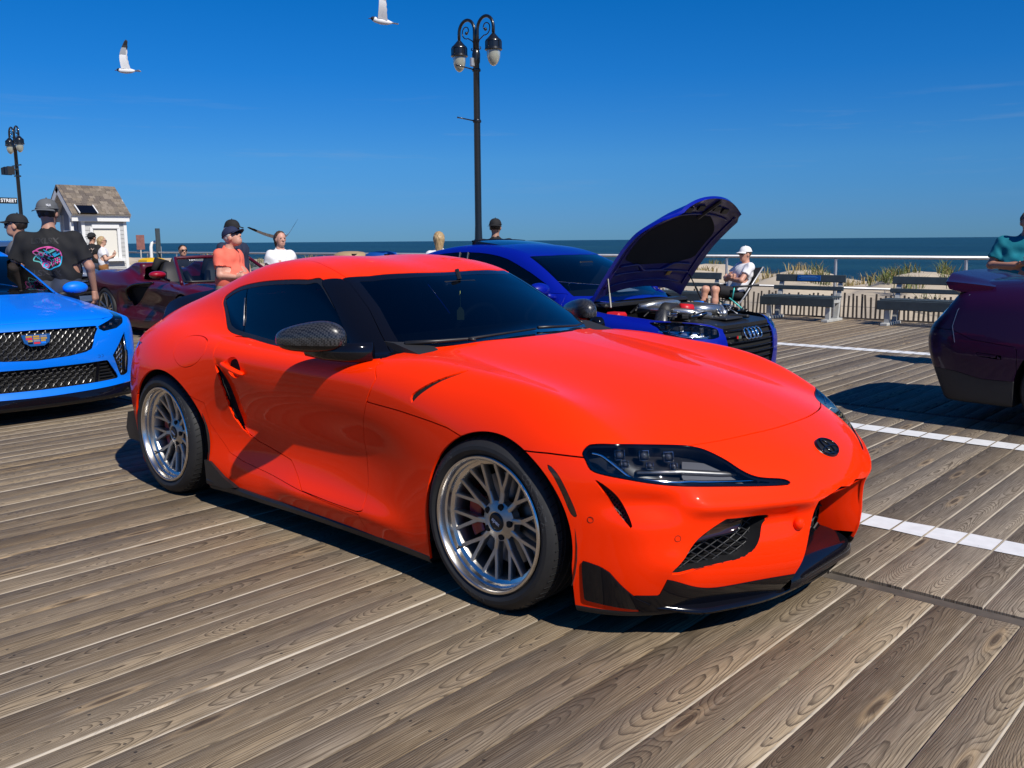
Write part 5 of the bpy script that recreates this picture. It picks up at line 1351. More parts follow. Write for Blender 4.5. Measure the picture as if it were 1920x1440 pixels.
# cabin
cb = put("cabin", None, coupe)
mb = MB(); mb.prism([(-.55, .90), (-.75, .945), (-.95, .955), (-1.12, .93), (-1.15, .80), (-1.0, .5), (-.5, .5)], (0, -.70, 0), (1, 0, 0), (0, 0, 1), (0, 1, 0), 1.40); mb.build("dashboard", M['dash'], cb, deg=40)
mb = MB(); mb.tube([(-1.30 + .05 * math.sin(t), .37 + .18 * math.cos(t), .86 + .17 * math.sin(t)) for t in np.linspace(0, 2 * PI, 28, False)], .016, 8, closed=True); mb.tube([(-1.29, .37, .86), (-1.1, .37, .83)], .03, 8); mb.tube([(-1.29, .21, .86), (-1.29, .53, .86)], .014, 6); mb.build("steering_wheel", M['dash'], cb, smooth=True)
for y_ in (-.37, .37):
    st = put("seat", None, coupe)
    mb = MB(); mb.tube([(-1.62, y_, .35), (-1.80, y_, .60), (-1.88, y_, .86), (-1.90, y_, 1.0)], [.24, .25, .22, .12], 14, flat=.45); mb.build("seat_back", M['seat'], st, smooth=True)
    mb = MB(); mb.sphere((-1.90, y_, 1.06), (.06, .13, .09)); mb.build("headrest", M['seat'], st, smooth=True)
    mb = MB(); mb.box((-1.40, y_, .36), (.5, .48, .14), bev=.04); mb.build("seat_base", M['seat'], st, smooth=True)
mb = MB(); mb.box((-1.05, 0, 1.155), (.04, .24, .06), bev=.015); mb.tube([(-1.05, 0, 1.19), (-1.07, 0, 1.24)], .012, 6); mb.build("rear_view_mirror", M['black_satin'], cb, deg=40)
mb = MB(); mb.tube([(-.93, -.115, 1.14), (-.93, -.115, 1.06)], .0015, 4); mb.prism([(-.018, -.025), (.018, -.025), (.018, .02), (.006, .038), (-.006, .038), (-.018, .02)], (-.93, -.115, 1.022), (.67, .74, 0), (0, 0, 1), (.74, -.67, 0), .003); mb.build("air_freshener", M['tag_green'], cb)
mb = MB(); mb.box((-1.5, 0, .30), (2.6, 1.3, .04)); mb.build("cabin_floor", M['void'], cb)
# ================================================================ the other cars: one field builder, one table of numbers each
def car_field(p):
    C, Wd, dW, FX, FZ, RX, RZ, RC = (Spl(*zip(*p[k])) for k in ("top", "width", "sidez", "front", "frontz", "rear", "rearz", "roof"))
    GT = Spl(*zip(*p["glassw"])); zb = p["belt"]; tum = p["tumble"]
    def f(x, y, z):
        a = np.abs(y)
        top = (z - (C(x) - p["crown"] * a * a - p.get("edge", .05) * sstep(.55, .95, a))) * .95
        side = a - (Wd(x) + dW(z))
        g = smax(top, side, p.get("rad", .12))
        g = smax(g, (x - FX(a) - FZ(z)) * .8, p.get("frad", .06)); g = smax(g, (RX(a) + RZ(z) - x) * .85, p.get("rrad", .06))
        g = smax(g, p["floor"] - z, .03)
        if p.get("cabin", True):
            xx = x + p["wrap"] * a * a * sstep(p["mid"], p["mid"] + .6, x) - .08 * a * a * sstep(p["mid"], p["mid"] - .8, x)
            r = smax((z - (RC(xx) - .085 * a * a)) * .93, a - (GT(x) - tum * (z - zb)), .09)
            r = np.maximum(r, zb - .25 - z); r = smax(r, p["roof"][-1][0] + .12 - x, .05)
            g = smin(g, r, p.get("fillet", .03))
        if "extra" in p: g = p["extra"](g, x, a, z)
        return g
    return f

class Car:
    """panels cut from a field; everything is parented to one root"""
    def __init__(s, name, label, cat, field, box, h, loc, rz, scl):
        s.root = thing(name, label, cat, loc, rz); s.root.scale = (scl,) * 3; s.f = field
        q = body_half(field, *box, h); s.q = q; s.full = q
    def xa(s, q): return np.stack([q.V[:, 0], -q.V[:, 1]], 1)
    def xz(s, q): return q.V[:, [0, 2]]
    def az(s, q): return np.stack([-q.V[:, 1], q.V[:, 2]], 1)
    def arch(s, cx, r, zc=.33):
        q = s.q; d1 = np.hypot(q.V[:, 0] - cx, q.V[:, 2] - zc) - r; d2 = np.maximum(np.abs(q.V[:, 0] - cx) - r, q.V[:, 2] - zc)
        s.q = q.clip(np.maximum(np.minimum(d1, d2), .45 + q.V[:, 1]), False)
        for sg in (-1, 1):
            mb = MB(); mb.lathe([(r + .015, .93), (r + .015, .5), (.08, .5)], c=(cx, 0, zc), n=20, axis='Y', a0=-.35, a1=PI + .35)
            build("wheel_housing", [(v[0], v[1] * -sg, v[2]) for v in mb.V], mb.F, M['void'], s.root)
    def cut(s, poly, plane, lim=None, gap=.002, smooth=0):
        P = np.array(poly, float); P = smooth_poly(P, sub=smooth) if smooth else P
        q = s.q; d = sd_poly(plane(q), P)
        if lim is not None: d = np.maximum(d, lim(q))
        a, s.q = take(q, d, gap); return a
    def put(s, name, q, m, both=True, off=0.0, edge=.01, pair=False):
        if off: q = q.offset(off)
        if edge: q = q.edged(edge, round_=.003)
        if pair: return [q.obj(name, m, s.root), q.mirror().obj(name, m, s.root)]
        return q.both().obj(name, m, s.root)
    def shell(s): s.put("inner_shell", s.q.offset(-.03), M['void'], edge=0)

def plain_wheel(root, loc, out, R, width, spokes=5, m_rim=None, m_disc=None, split=True, Rr=None):
    """tyre, rim with paired spokes, disc"""
    w = put("wheel", None, root, loc); flip = Matrix.Rotation(0 if out < 0 else PI, 3, 'Z'); hw = width / 2; Rr = Rr or R - .085
    t = MB(); t.lathe([(Rr - .01, hw - .02), (Rr + .006, hw - .004), (Rr + .03, hw + .004), (R - .02, hw - .008), (R - .004, hw - .03), (R, hw - .05), (R, -hw + .05), (R - .02, -hw + .008), (Rr, -hw + .02)], n=48, axis='Y', R=flip); t.build("tyre", M['rubber'], w, deg=35)
    r = MB(); r.lathe([(Rr - .01, hw - .015), (Rr, hw - .006), (Rr - .008, hw - .002), (Rr - .018, hw - .008), (Rr - .022, hw - .05), (Rr - .03, -hw + .03)], n=48, axis='Y', R=flip)
    for k in range(spokes):
        for dd in ((-.16, .16) if split else (0,)):
            a = 2 * PI * k / spokes + .3; b = a + dd
            p0 = Vector((.05 * math.cos(a + dd * .4), -(hw - .045), .05 * math.sin(a + dd * .4))); p1 = Vector(((Rr - .02) * math.cos(b), -(hw - .02), (Rr - .02) * math.sin(b)))
            r.tube([flip @ p0, flip @ ((p0 + p1) / 2 + Vector((0, .004, 0))), flip @ p1], [.026, .020, .018] if split else [.04, .034, .04], 6)
    r.lathe([(0, hw - .035), (.05, hw - .035), (.065, hw - .05), (.065, hw - .09)], n=20, axis='Y', R=flip); r.build("rim", m_rim or M['silver'], w, deg=40)
    d = MB(); d.lathe([(.07, hw - .12), (Rr - .07, hw - .12), (Rr - .07, hw - .15)], n=32, axis='Y', R=flip); d.build("brake_disc", m_disc or M['steel_disc'], w, deg=40)
    return w

M['blue_light'] = paint("bright_blue_paint", (.0, .17, .80), rough=.40, coat=.5)
M['blue_deep'] = paint("deep_blue_paint", (.001, .008, .26), rough=.36, coat=.45)
M['maroon'] = paint("maroon_paint", (.070, .001, .009), rough=.36, coat=.6)
M['purple'] = paint("purple_paint", (.016, .0012, .022), rough=.40, coat=.35)
M['greyblue'] = paint("grey_blue_paint", (.055, .085, .15), rough=.4)
M['red_mirror'] = paint("red_mirror_paint", (.30, .002, .012), rough=.34)
M['chrome_dark'] = mat("dark_chrome", (.55, .56, .58), .16, 1)
M['grille'] = mat("grille_bright_edge", (.13, .13, .13), .40, 1)
M['cloth_black'] = mat("black_cloth", (.008, .008, .009), .85)
M['paper'] = mat("paper", (.62, .74, .70), .7)
M['red'] = mat("red_plastic", (.55, .012, .02), .4)
M['alu'] = mat("cast_aluminium", (.55, .55, .54), .32, .9, noise=.25, nscale=60)
M['gold'] = mat("gold_enamel", (.65, .36, .04), .3, .5)
M['liner'] = mat("hood_insulation", (.005, .005, .006), .95)
M['hood_under'] = paint("hood_underside_paint", (.020, .017, .14), rough=.45, coat=.5)
M['light_blue_glass'] = glass("cabin_glass", (.42, .52, .62), .85, 1.52)
M['vinyl'] = mat("white_vinyl", (.8, .8, .8), .6)
M['green_enamel'] = mat("green_enamel", (.03, .22, .10), .4)

def honey(mb, pts_fn, poly, cell, w, shape=.55, slant=0.0):
    """broken honeycomb of short bars inside polygon (u, v)"""
    P = np.array(poly); u0, v0 = P.min(0); u1, v1 = P.max(0); j = 0; v = v0
    while v < v1:
        u = u0 - cell + (j % 2) * cell * .5
        while u < u1:
            for (a, b) in (((u, v), (u + cell * .5, v + slant)), ((u + cell * .5, v + slant), (u + cell * .72, v + cell * shape * .5)), ((u + cell * .5, v + slant), (u + cell * .72, v - cell * shape * .5))):
                if sd_poly([((a[0] + b[0]) / 2, (a[1] + b[1]) / 2)], P)[0] < -w * 1.5: mb.tube([pts_fn(*a), pts_fn(*b)], w, 4, cap=False)
            u += cell
        v += cell * shape * .5; j += 1

# ---------------------------------------------------------------- bright blue sedan
SEDAN = dict(top=[(.05, .80), (-.06, .835), (-.25, .885), (-.6, .94), (-1.1, .995), (-1.6, 1.035), (-2.2, 1.03), (-4.2, 1.06), (-4.9, 1.03)], crown=.06, edge=.055,
    width=[(.1, .985), (-.4, .995), (-.9, .99), (-1.6, .95), (-3.0, .94), (-3.85, .95), (-4.9, .86)], sidez=[(.1, -.02), (.3, 0), (.55, -.012), (.75, .008), (.9, -.02), (1.1, -.06)],
    front=[(0, .0), (.3, -.012), (.55, -.060), (.72, -.135), (.85, -.22), (.94, -.34), (1.02, -.60)], frontz=[(.1, .05), (.2, .035), (.3, .0), (.45, .02), (.6, .02), (.75, -.01), (.85, -.06)],
    rear=[(0, -4.92), (.5, -4.88), (.8, -4.75), (.95, -4.5)], rearz=[(.2, .08), (.6, 0), (1.0, .05)],
    roof=[(-1.30, .95), (-1.55, 1.06), (-1.9, 1.22), (-2.3, 1.36), (-2.7, 1.44), (-3.2, 1.455), (-3.7, 1.39), (-4.2, 1.22), (-4.6, 1.04)], glassw=[(-1.3, .80), (-2.0, .80), (-3.0, .80), (-3.8, .77), (-4.6, .68)], belt=.97, tumble=.42, wrap=.16, mid=-2.6, floor=.13, fillet=.03)
sd = Car("sedan", "bright blue sedan with black honeycomb grilles and a shield badge", "car", car_field(SEDAN), ((-5.0, -1.0, .05), (.15, .03, 1.5)), .024, (-5.15, -.58, 0), -.03, .945)
R_ = sd.root; fS = sd.f
for cx in (-.90, -3.85):
    sd.arch(cx, .375)
    for sg in (-1, 1): plain_wheel(R_, (cx, sg * .84, .335), sg, .335, .26, 10, M['black_satin'], split=False)
X0 = lambda q: .0
U = np.array(SEDAN["front"])
ws = sd.cut([(-1.20, -.05), (-1.24, .3), (-1.40, .60), (-1.50, .74), (-2.38, .60), (-2.30, .3), (-2.26, -.05)], sd.xa, lambda q: .93 - q.V[:, 2])
sd.put("windscreen", ws.offset(-.004), M['light_blue_glass'], edge=0)
sw = sd.cut([(-1.85, 1.0), (-2.45, 1.33), (-2.9, 1.385), (-3.5, 1.34), (-4.0, 1.16), (-4.05, 1.06), (-3.0, 1.02)], sd.xz, lambda q: .45 + q.V[:, 1], smooth=3); sd.put("side_window", sw, M['glass_side'], off=-.005, edge=0, pair=True)
rw = sd.cut([(-3.75, -.05), (-3.75, .55), (-4.4, .5), (-4.45, -.05)], sd.xa, lambda q: 1.05 - q.V[:, 2]); sd.put("rear_window", rw, M['glass_dark'], off=-.004, edge=0)
fr_ = lambda q: -.9 - q.V[:, 0]
GR_UP = [(-.05, .770), (.14, .767), (.40, .767), (.52, .765), (.532, .745), (.496, .69), (.445, .575), (.40, .553), (.25, .532), (-.05, .515)]
g1 = sd.cut(GR_UP, sd.az, lambda q: -q.V[:, 0] - .7, gap=.0); 
GR_LO = [(-.05, .452), (.10, .456), (.427, .459), (.585, .462), (.70, .306), (.685, .285), (.50, .280), (.37, .277), (-.05, .272)]
g2 = sd.cut(GR_LO, sd.az, lambda q: -q.V[:, 0] - .7, gap=.0)
LAMP = [(.519, .750), (.583, .772), (.723, .815), (.82, .848), (.872, .842), (.81, .765), (.723, .728), (.581, .714), (.536, .738)]
hl = sd.cut(LAMP, sd.az, lambda q: -q.V[:, 0] - .95)
VENT = [(.802, .69), (.72, .585), (.643, .495), (.685, .40), (.725, .302), (.765, .298), (.812, .316), (.820, .40), (.818, .507), (.815, .62)]
vt = sd.cut(VENT, sd.az, lambda q: -q.V[:, 0] - .8, gap=0)
lp = sd.cut([(-1, .0), (1.2, .0), (1.2, .235), (.875, .235), (.53, .225), (.1, .215), (-1, .210)], sd.az, lambda q: -q.V[:, 0] - .6); sd.put("front_lip", lp, M['black_gloss'], off=.012, edge=.02)
hd_pl = [(-.072, -.05), (-.077, .2), (-.09, .4), (-.115, .53), (-.135, .60), (-.22, .72), (-.33, .82), (-.50, .88), (-1.0, .89), (-1.42, .84), (-1.42, .74), (-1.20, .45), (-1.14, -.05)]
hd = sd.cut(hd_pl, sd.xa, lambda q: .72 - q.V[:, 2], gap=.003); sd.put("hood", hd, M['blue_light'])
dr1 = sd.cut([(-1.55, .99), (-1.50, .6), (-1.52, .25), (-2.72, .24), (-2.76, .6), (-2.72, 1.01)], sd.xz, lambda q: .5 + q.V[:, 1]); sd.put("door", dr1, M['blue_light'], pair=True)
dr2 = sd.cut([(-2.73, 1.01), (-2.77, .6), (-2.73, .24), (-3.45, .30), (-3.75, .8), (-3.9, 1.03)], sd.xz, lambda q: .5 + q.V[:, 1]); sd.put("door", dr2, M['blue_light'], pair=True)
sd.shell(); sd.put("body", sd.q, M['blue_light'])
for nm, g in (("upper_grille", g1), ("lower_grille", g2)):
    go = sd.put(nm, g, M['void'], off=-.035, edge=0); B = g.edged(.036); Surf(B.V, B.N, B.T[len(g.T):]).both().obj("grille_surround", M['black_gloss'], R_)
def front_pt(f, a, z, dep=0.0):
    t = np.linspace(.25, -1.1, 700); v = f(t, np.full_like(t, a), np.full_like(t, z)); i = int(np.argmax(v < 0)); return (t[i] - dep, a, z)
mb = MB()
full = [(-a, z) for a, z in GR_UP[1:-1][::-1]] + GR_UP[1:-1]
honey(mb, lambda u, v: front_pt(fS, u, v, .016), [(a, z) for a, z in full], .062, .0030, .95, .010); mb.build("grille_mesh", M['grille'], R_)
mb = MB(); fl_ = [(-a, z) for a, z in GR_LO[1:-1][::-1] if a < .56] + [(a, z) for a, z in GR_LO[1:-1] if a < .56]
fl_ = [(-.48, .452), (-.45, .285)] + [(0, .278)] + [(.45, .285), (.48, .452), (0, .448)]
honey(mb, lambda u, v: front_pt(fS, u, v, .016), fl_, .062, .0030, .95, .010); mb.build("grille_mesh", M['grille'], R_)
for sg in (-1, 1):
    h = put("headlight", None, R_); q = (lambda s_: s_.mirror()) if sg > 0 else (lambda s_: s_)
    q(hl).obj("lens_cover", M['lens'], h); q(hl.offset(-.05)).obj("housing", M['black_gloss'], h); B = hl.edged(.05); q(Surf(B.V, B.N, B.T[len(hl.T):])).obj("housing_wall", M['black_satin'], h)
    for k in range(3):
        p = front_pt(fS, (.60 + k * .075), .745 + k * .020, .03); mb = MB(); mb.box((p[0], p[1] * sg, p[2]), (.03, .036, .03), bev=.008); mb.build("lamp_unit", M['chrome_dark'], h)
    v_ = put("side_vent", None, R_); q(vt.offset(-.04)).obj("vent_back", M['black_satin'], v_); B = vt.edged(.041); q(Surf(B.V, B.N, B.T[len(vt.T):])).obj("vent_wall", M['black_gloss'], v_)
    mb = MB(); mb.tube([(p[0], p[1] * sg, p[2]) for p in [front_pt(fS, .790, .64, .012), front_pt(fS, .798, .5, .010), front_pt(fS, .790, .34, .010)]], [.008, .009, .007], 8); mb.build("running_light", M['chrome_dark'], v_, smooth=True)
    mb = MB(); honey(mb, lambda u, w: (lambda p: (p[0], p[1] * sg, p[2]))(front_pt(fS, u, w, .022)), [(.775, .63), (.67, .495), (.71, .40), (.74, .32), (.77, .32), (.78, .55)], .05, .003, .9); mb.build("vent_mesh", M['chrome_dark'], v_)
    mb = MB()
    for k in range(5):
        z_ = .312 + k * .030; mb.tube([(lambda p: (p[0], p[1] * sg, p[2]))(front_pt(fS, a_, z_, .02)) for a_ in (.52, .58, .66 - k * .018)], .005, 5)
    mb.build("corner_louver", M['black_satin'], R_)
    mb = MB(); mb.tube([(lambda p: (p[0], p[1] * sg, p[2]))(front_pt(fS, a_, z_, .004)) for a_, z_ in ((.475, .285), (.50, .452))], .012, 6); mb.build("grille_strut", M['black_gloss'], R_)
    mb = MB(); c = (-1.72, sg * .985, 1.02); mb.sphere(c, (.075, .125, .068), 18, 12); mb.build("mirror_cap", M['blue_light'], R_, smooth=True)
    mb = MB(); mb.sphere((-1.73, sg * .985, .995), (.07, .118, .055), 16, 10); mb.tube([(-1.74, sg * .93, .965), (-1.72, sg * .82, .96)], .025, 8); mb.build("mirror_base", M['black_plastic'], R_, smooth=True)
# shield badge with coloured bars in a pale surround
bx = front_pt(fS, 0, .70)[0] + .008; nb = Vector((.97, 0, .22)).normalized(); ub = Vector((0, 1, 0)); vb = nb.cross(ub); c0 = Vector((bx, 0, .688))
shield = [(-.112, .045), (.112, .045), (.096, -.022), (.052, -.050), (-.052, -.050), (-.096, -.022)]
mb = MB(); mb.prism(shield, c0, ub, vb, nb, .012); bd_ = mb.build("badge", M['chrome_dark'], R_)
cols = [['gold', 'gold', 'alu'], ['red', 'gold', 'gold'], ['gold', 'alu', 'gold'], ['black_gloss', 'red', 'blue_light']]
for i in range(4):
    for j in range(3):
        u0 = -.082 + j * .056; v0 = .022 - i * .018; mb = MB(); mb.prism([(u0 + .002 + .012 * (i > 1) * (j == 0), v0), (u0 + .050 - .012 * (i > 1) * (j == 2), v0), (u0 + .050 - .012 * (i > 1) * (j == 2), v0 + .014), (u0 + .002 + .012 * (i > 1) * (j == 0), v0 + .014)], c0 + nb * .012, ub, vb, nb, .003); mb.build("badge_bar", M[cols[i][j]], R_)
mb = MB(); mb.box((-1.75, -.30, .99), (.22, .62, .004), R=Matrix.Rotation(.18, 3, 'Y')); mb.build("dash_card", M['paper'], R_)
V, F = text_mesh("vetting", .07, .0003, .002)
Rt = np.array(Matrix.Rotation(.18, 3, 'Y')); P = np.stack([V[:, 1], V[:, 0] * 1.0, V[:, 2] + .003], 1) * [1, 1, 1]; P[:, 0] *= 1; P = P @ Rt.T + np.array([-1.74, -.32, .99]); build("card_lettering", P, F, M['void'], R_, smooth=False)
mb = MB(); mb.prism([(-1.45, .93), (-1.9, 1.0), (-2.2, .98), (-2.2, .6), (-1.4, .6)], (0, -.72, 0), (1, 0, 0), (0, 0, 1), (0, 1, 0), 1.44); mb.build("dashboard", M['dash'], R_)
for y_ in (-.38, .38):
    mb = MB(); mb.tube([(-2.75, y_, .5), (-2.95, y_, .85), (-3.0, y_, 1.05)], [.24, .24, .16], 12, flat=.4); mb.sphere((-3.0, y_, 1.17), (.06, .13, .10)); mb.build("front_seat", M['seat'], R_, smooth=True)
for p in ((.505, .505), (.535, .505)):
    c = front_pt(fS, *p); mb = MB(); mb.tube([(c[0] + .002 + .0, c[1] + .011 * math.cos(t), c[2] + .011 * math.sin(t)) for t in np.linspace(0, 2 * PI, 14, False)], .001, 4, closed=True); mb.build("parking_sensor", M['void'], R_)

# ---------------------------------------------------------------- deep blue hatchback with its hood up
AUDI = dict(top=[(.02, .70), (-.06, .745), (-.2, .79), (-.5, .845), (-.9, .89), (-1.25, .925), (-1.5, .96), (-2.2, 1.0), (-4.2, 1.05), (-4.95, 1.04)], crown=.05, edge=.05,
    width=[(.1, .87), (-.4, .89), (-.92, .925), (-1.6, .90), (-3.0, .91), (-3.85, .935), (-4.95, .84)], sidez=[(.1, -.03), (.3, 0), (.55, -.015), (.75, .006), (.9, -.02), (1.1, -.07)],
    front=[(0, .0), (.3, -.012), (.5, -.045), (.66, -.12), (.78, -.26), (.87, -.45), (.95, -.75)], frontz=[(.1, .0), (.3, .01), (.5, .02), (.65, .0), (.8, -.08)],
    rear=[(0, -4.95), (.5, -4.9), (.8, -4.75), (.95, -4.5)], rearz=[(.2, .08), (.6, 0), (1.0, .05)],
    roof=[(-1.20, .94), (-1.45, 1.06), (-1.8, 1.245), (-2.15, 1.375), (-2.6, 1.445), (-3.1, 1.45), (-3.6, 1.38), (-4.1, 1.24), (-4.6, 1.09), (-4.85, 1.03)], glassw=[(-1.2, .79), (-2.0, .79), (-3.0, .80), (-3.8, .76), (-4.8, .64)], belt=.97, tumble=.50, wrap=.16, mid=-2.5, floor=.14, fillet=.025)
au = Car("hatchback", "deep blue hatchback with raised hood showing its engine bay", "car", car_field(AUDI), ((-5.0, -1.0, .06), (.12, .03, 1.5)), .024, (-1.24, 3.55, 0), 0.0, .935)
R_ = au.root; fA = au.f
for cx in (-.92, -3.83):
    au.arch(cx, .365)
    for sg in (-1, 1): plain_wheel(R_, (cx, sg * .80, .335), sg, .335, .26, 5, M['silver'])
ws = au.cut([(-1.22, -.05), (-1.25, .3), (-1.38, .6), (-1.44, .72), (-2.12, .56), (-2.05, .3), (-2.02, -.05)], au.xa, lambda q: .93 - q.V[:, 2]); au.put("windscreen", ws, M['light_blue_glass'], off=-.004, edge=0)
sw = au.cut([(-1.72, 1.0), (-2.2, 1.25), (-2.6, 1.345), (-3.1, 1.36), (-3.6, 1.30), (-4.05, 1.15), (-4.15, 1.08), (-3.0, 1.02)], au.xz, lambda q: .45 + q.V[:, 1], smooth=3); au.put("side_window", sw, M['glass_side'], off=-.005, edge=0, pair=True)
for sg in (-1, 1):
    for x_ in (-2.84, -2.96):
        p = [surf_point(fA, (x_ - .04 * k, .66 - .07 * k, 1.05 + .14 * k), (0, 1, .4), -.002) for k in (0, 1, 2)]; mb = MB(); mb.tube([(v[0], v[1] * sg, v[2]) for v in p], .007, 5); mb.build("pillar_trim", M['silver'], R_)
rw = au.cut([(-3.7, -.05), (-3.7, .5), (-4.6, .45), (-4.65, -.05)], au.xa, lambda q: 1.04 - q.V[:, 2]); au.put("rear_window", rw, M['glass_dark'], off=-.004, edge=0)
LAMP = [(.472, .728), (.52, .748), (.62, .774), (.70, .786), (.80, .785), (.835, .765), (.838, .70), (.815, .662), (.58, .652), (.50, .664)]
hl = au.cut(LAMP, au.az, lambda q: -q.V[:, 0] - .85)
GR = [(-.05, .738), (.30, .736), (.40, .730), (.43, .70), (.415, .50), (.37, .34), (.30, .27), (-.05, .26)]
gr = au.cut(GR, au.az, lambda q: -q.V[:, 0] - .3, gap=0)
bay = au.cut([(-.060, -.05), (-.066, .40), (-.10, .455), (-.20, .56), (-.34, .68), (-.55, .755), (-1.0, .80), (-1.36, .765), (-1.36, .70), (-1.20, .5), (-1.16, -.05)], au.xa, lambda q: .66 - q.V[:, 2], gap=.003)
for x0, x1 in ((-1.50, -2.70), (-2.71, -3.55)):
    d_ = au.cut([(x0, .99), (x0 + .02, .6), (x0, .25), (x1, .25), (x1 - .02, .6), (x1, 1.0)], au.xz, lambda q: .5 + q.V[:, 1]); au.put("door", d_, M['blue_deep'], pair=True)
au.shell(); au.put("body", au.q, M['blue_deep'])
# sunroof glass tilted up at its back
mb = MB(); V = []; F = []
for i in range(7):
    for j in range(9):
        u = i / 6; v = -1 + j / 4; x_ = -2.42 - .62 * u; z_ = 1.412 + .040 * math.sin(u * 2.2) * .6 - .085 * (v * .42) ** 2 + .060 * u
        V.append((x_, v * .42, z_))
for i in range(6):
    for j in range(8): F.append([i * 9 + j, i * 9 + j + 1, (i + 1) * 9 + j + 1, (i + 1) * 9 + j])
mb.add(V, F); nV = len(mb.V); mb.add([(v[0], v[1], v[2] - .012) for v in V], [f[::-1] for f in F]); b = 54
mb.tube([V[54 + j] for j in range(9)], .008, 5); mb.add([V[i * 9] for i in range(7)] + [(V[i * 9][0], V[i * 9][1], 1.39) for i in range(7)], [[i, i + 1, 8 + i, 7 + i] for i in range(6)])
mb.add([V[54 + j] for j in range(9)] + [(V[54 + j][0] - .0, V[54 + j][1], 1.40) for j in range(9)], [[j, j + 1, 10 + j, 9 + j] for j in range(8)])
mb.build("sunroof", M['black_gloss'], R_, deg=30)
# hood: curved panel swung about its rear edge
ang = math.radians(49); hx, hz, HL = -1.285, .985, 1.235
def hood_pt(u, v, th=0.0):
    """u from hinge to nose, v across"""
    half = .740 - .01 * u - .09 * sstep(.60, .95, u) - .14 * sstep(.86, 1.0, u)
    l = HL * (u - .10 * abs(v) ** 2.2 * sstep(.5, 1.0, u)) - .10 * (1 - abs(v) ** 2) * (1 - u) * 0
    sag = .02 + .075 * max(u - .45, 0) ** 1.6 / .38 * 1.0 - .05 * math.sin(PI * u) + .020 * v * v + .035 * abs(v) ** 6 + th     # shape below the tangent plane
    if u < .25: l += .115 * (1 - u / .25) * (1 - v * v) 
    x = l; z = -sag
    return Vector((hx + x * math.cos(ang) + z * -math.sin(ang) * 1, v * half, hz + x * math.sin(ang) + z * math.cos(ang)))
nu, nv = 26, 25; V = []; F = []
for th in (0, .032):
    for i in range(nu):
        for j in range(nv): V.append(hood_pt(i / (nu - 1), -1 + 2 * j / (nv - 1), th))
def q2(i, j, k): return k * nu * nv + i * nv + j
Fo, Fi = [], []
for i in range(nu - 1):
    for j in range(nv - 1):
        Fo.append([q2(i, j, 0), q2(i + 1, j, 0), q2(i + 1, j + 1, 0), q2(i, j + 1, 0)]); Fi.append([q2(i, j, 1), q2(i, j + 1, 1), q2(i + 1, j + 1, 1), q2(i + 1, j, 1)])
edge_ = [(i, 0) for i in range(nu)] + [(nu - 1, j) for j in range(1, nv)] + [(i, nv - 1) for i in range(nu - 2, -1, -1)] + [(0, j) for j in range(nv - 2, 0, -1)]
Fe = [[q2(*edge_[k], 0), q2(*edge_[(k + 1) % len(edge_)], 0), q2(*edge_[(k + 1) % len(edge_)], 1), q2(*edge_[k], 1)] for k in range(len(edge_))]
ho = build("hood", V, Fo + Fe + Fi, [M['blue_deep'], M['hood_under']], R_, midx=[0] * (len(Fo) + len(Fe)) + [1] * len(Fi)); auto_smooth(ho, 40)
def patch(name, fn, m, th, uu, parent, k=18):
    V = []; F = []
    for i in range(k + 1):
        u = uu[0] + (uu[1] - uu[0]) * i / k; w0, w1 = fn(u)
        for j in range(13): V.append(hood_pt(u, w0 + (w1 - w0) * j / 12, th))
    for i in range(k):
        for j in range(12): F.append([i * 13 + j, i * 13 + j + 1, (i + 1) * 13 + j + 1, (i + 1) * 13 + j])
    return build(name, V, F, m, parent)
def ins(u):
    t = (u - .30) / .50; w = .80 * (1 - (2 * max(t - .5, 0)) ** 2.6 * .55); w = w if t > .12 else w * (.55 + 3.5 * max(t, 0)); return (-w, w)
patch("insulation", ins, M['liner'], .036, (.30, .80), ho)
for pts, r in (([(.30, v, .040) for v in np.linspace(-.8, .8, 9)], .018), ([(.22, v, .036) for v in np.linspace(-.85, .85, 9)], .016), ([(.82 + .0 * abs(v), v, .036) for v in np.linspace(-.75, .75, 9)], .016), ([(u, -.88, .036) for u in np.linspace(.1, .9, 9)], .014), ([(u, .88, .036) for u in np.linspace(.1, .9, 9)], .014), ([(.10, v, .034) for v in np.linspace(-.8, .8, 9)], .014)):
    if pts[0][0] == .30: pts = [(u - .06 * (abs(v) < .35), v, t) for u, v, t in pts]
    mb = MB(); mb.tube([hood_pt(*p) for p in smooth_poly(pts, False, 3)], r, 6, flat=.6); mb.build("hood_rib", M['hood_under'], ho, smooth=True)
for v in (-.5, -.2, .25, .5):
    mb = MB(); mb.box(hood_pt(.90, v, .045), (.05, .10, .02), R=Matrix.Rotation(-ang, 3, 'Y')); mb.build("hood_bracket", M['black_satin'], ho)
mb = MB(); mb.tube([hood_pt(.78, .05, .04), hood_pt(.98, .14, .04)], .02, 6); mb.build("hood_latch", M['black_satin'], ho)
mb = MB(); mb.box(hood_pt(.20, .42, .05), (.05, .07, .004), R=Matrix.Rotation(-ang, 3, 'Y')); mb.build("warning_sticker", M['gold'], ho)
for sg in (-1, 1):
    mb = MB(); a_ = hood_pt(.20, sg * .93, .03); b_ = Vector((-.98, sg * .77, .885)); mb.tube([a_, a_.lerp(b_, .55)], .007, 6); mb.tube([a_.lerp(b_, .5), b_], .011, 6); mb.build("gas_strut", M['black_satin'], R_)
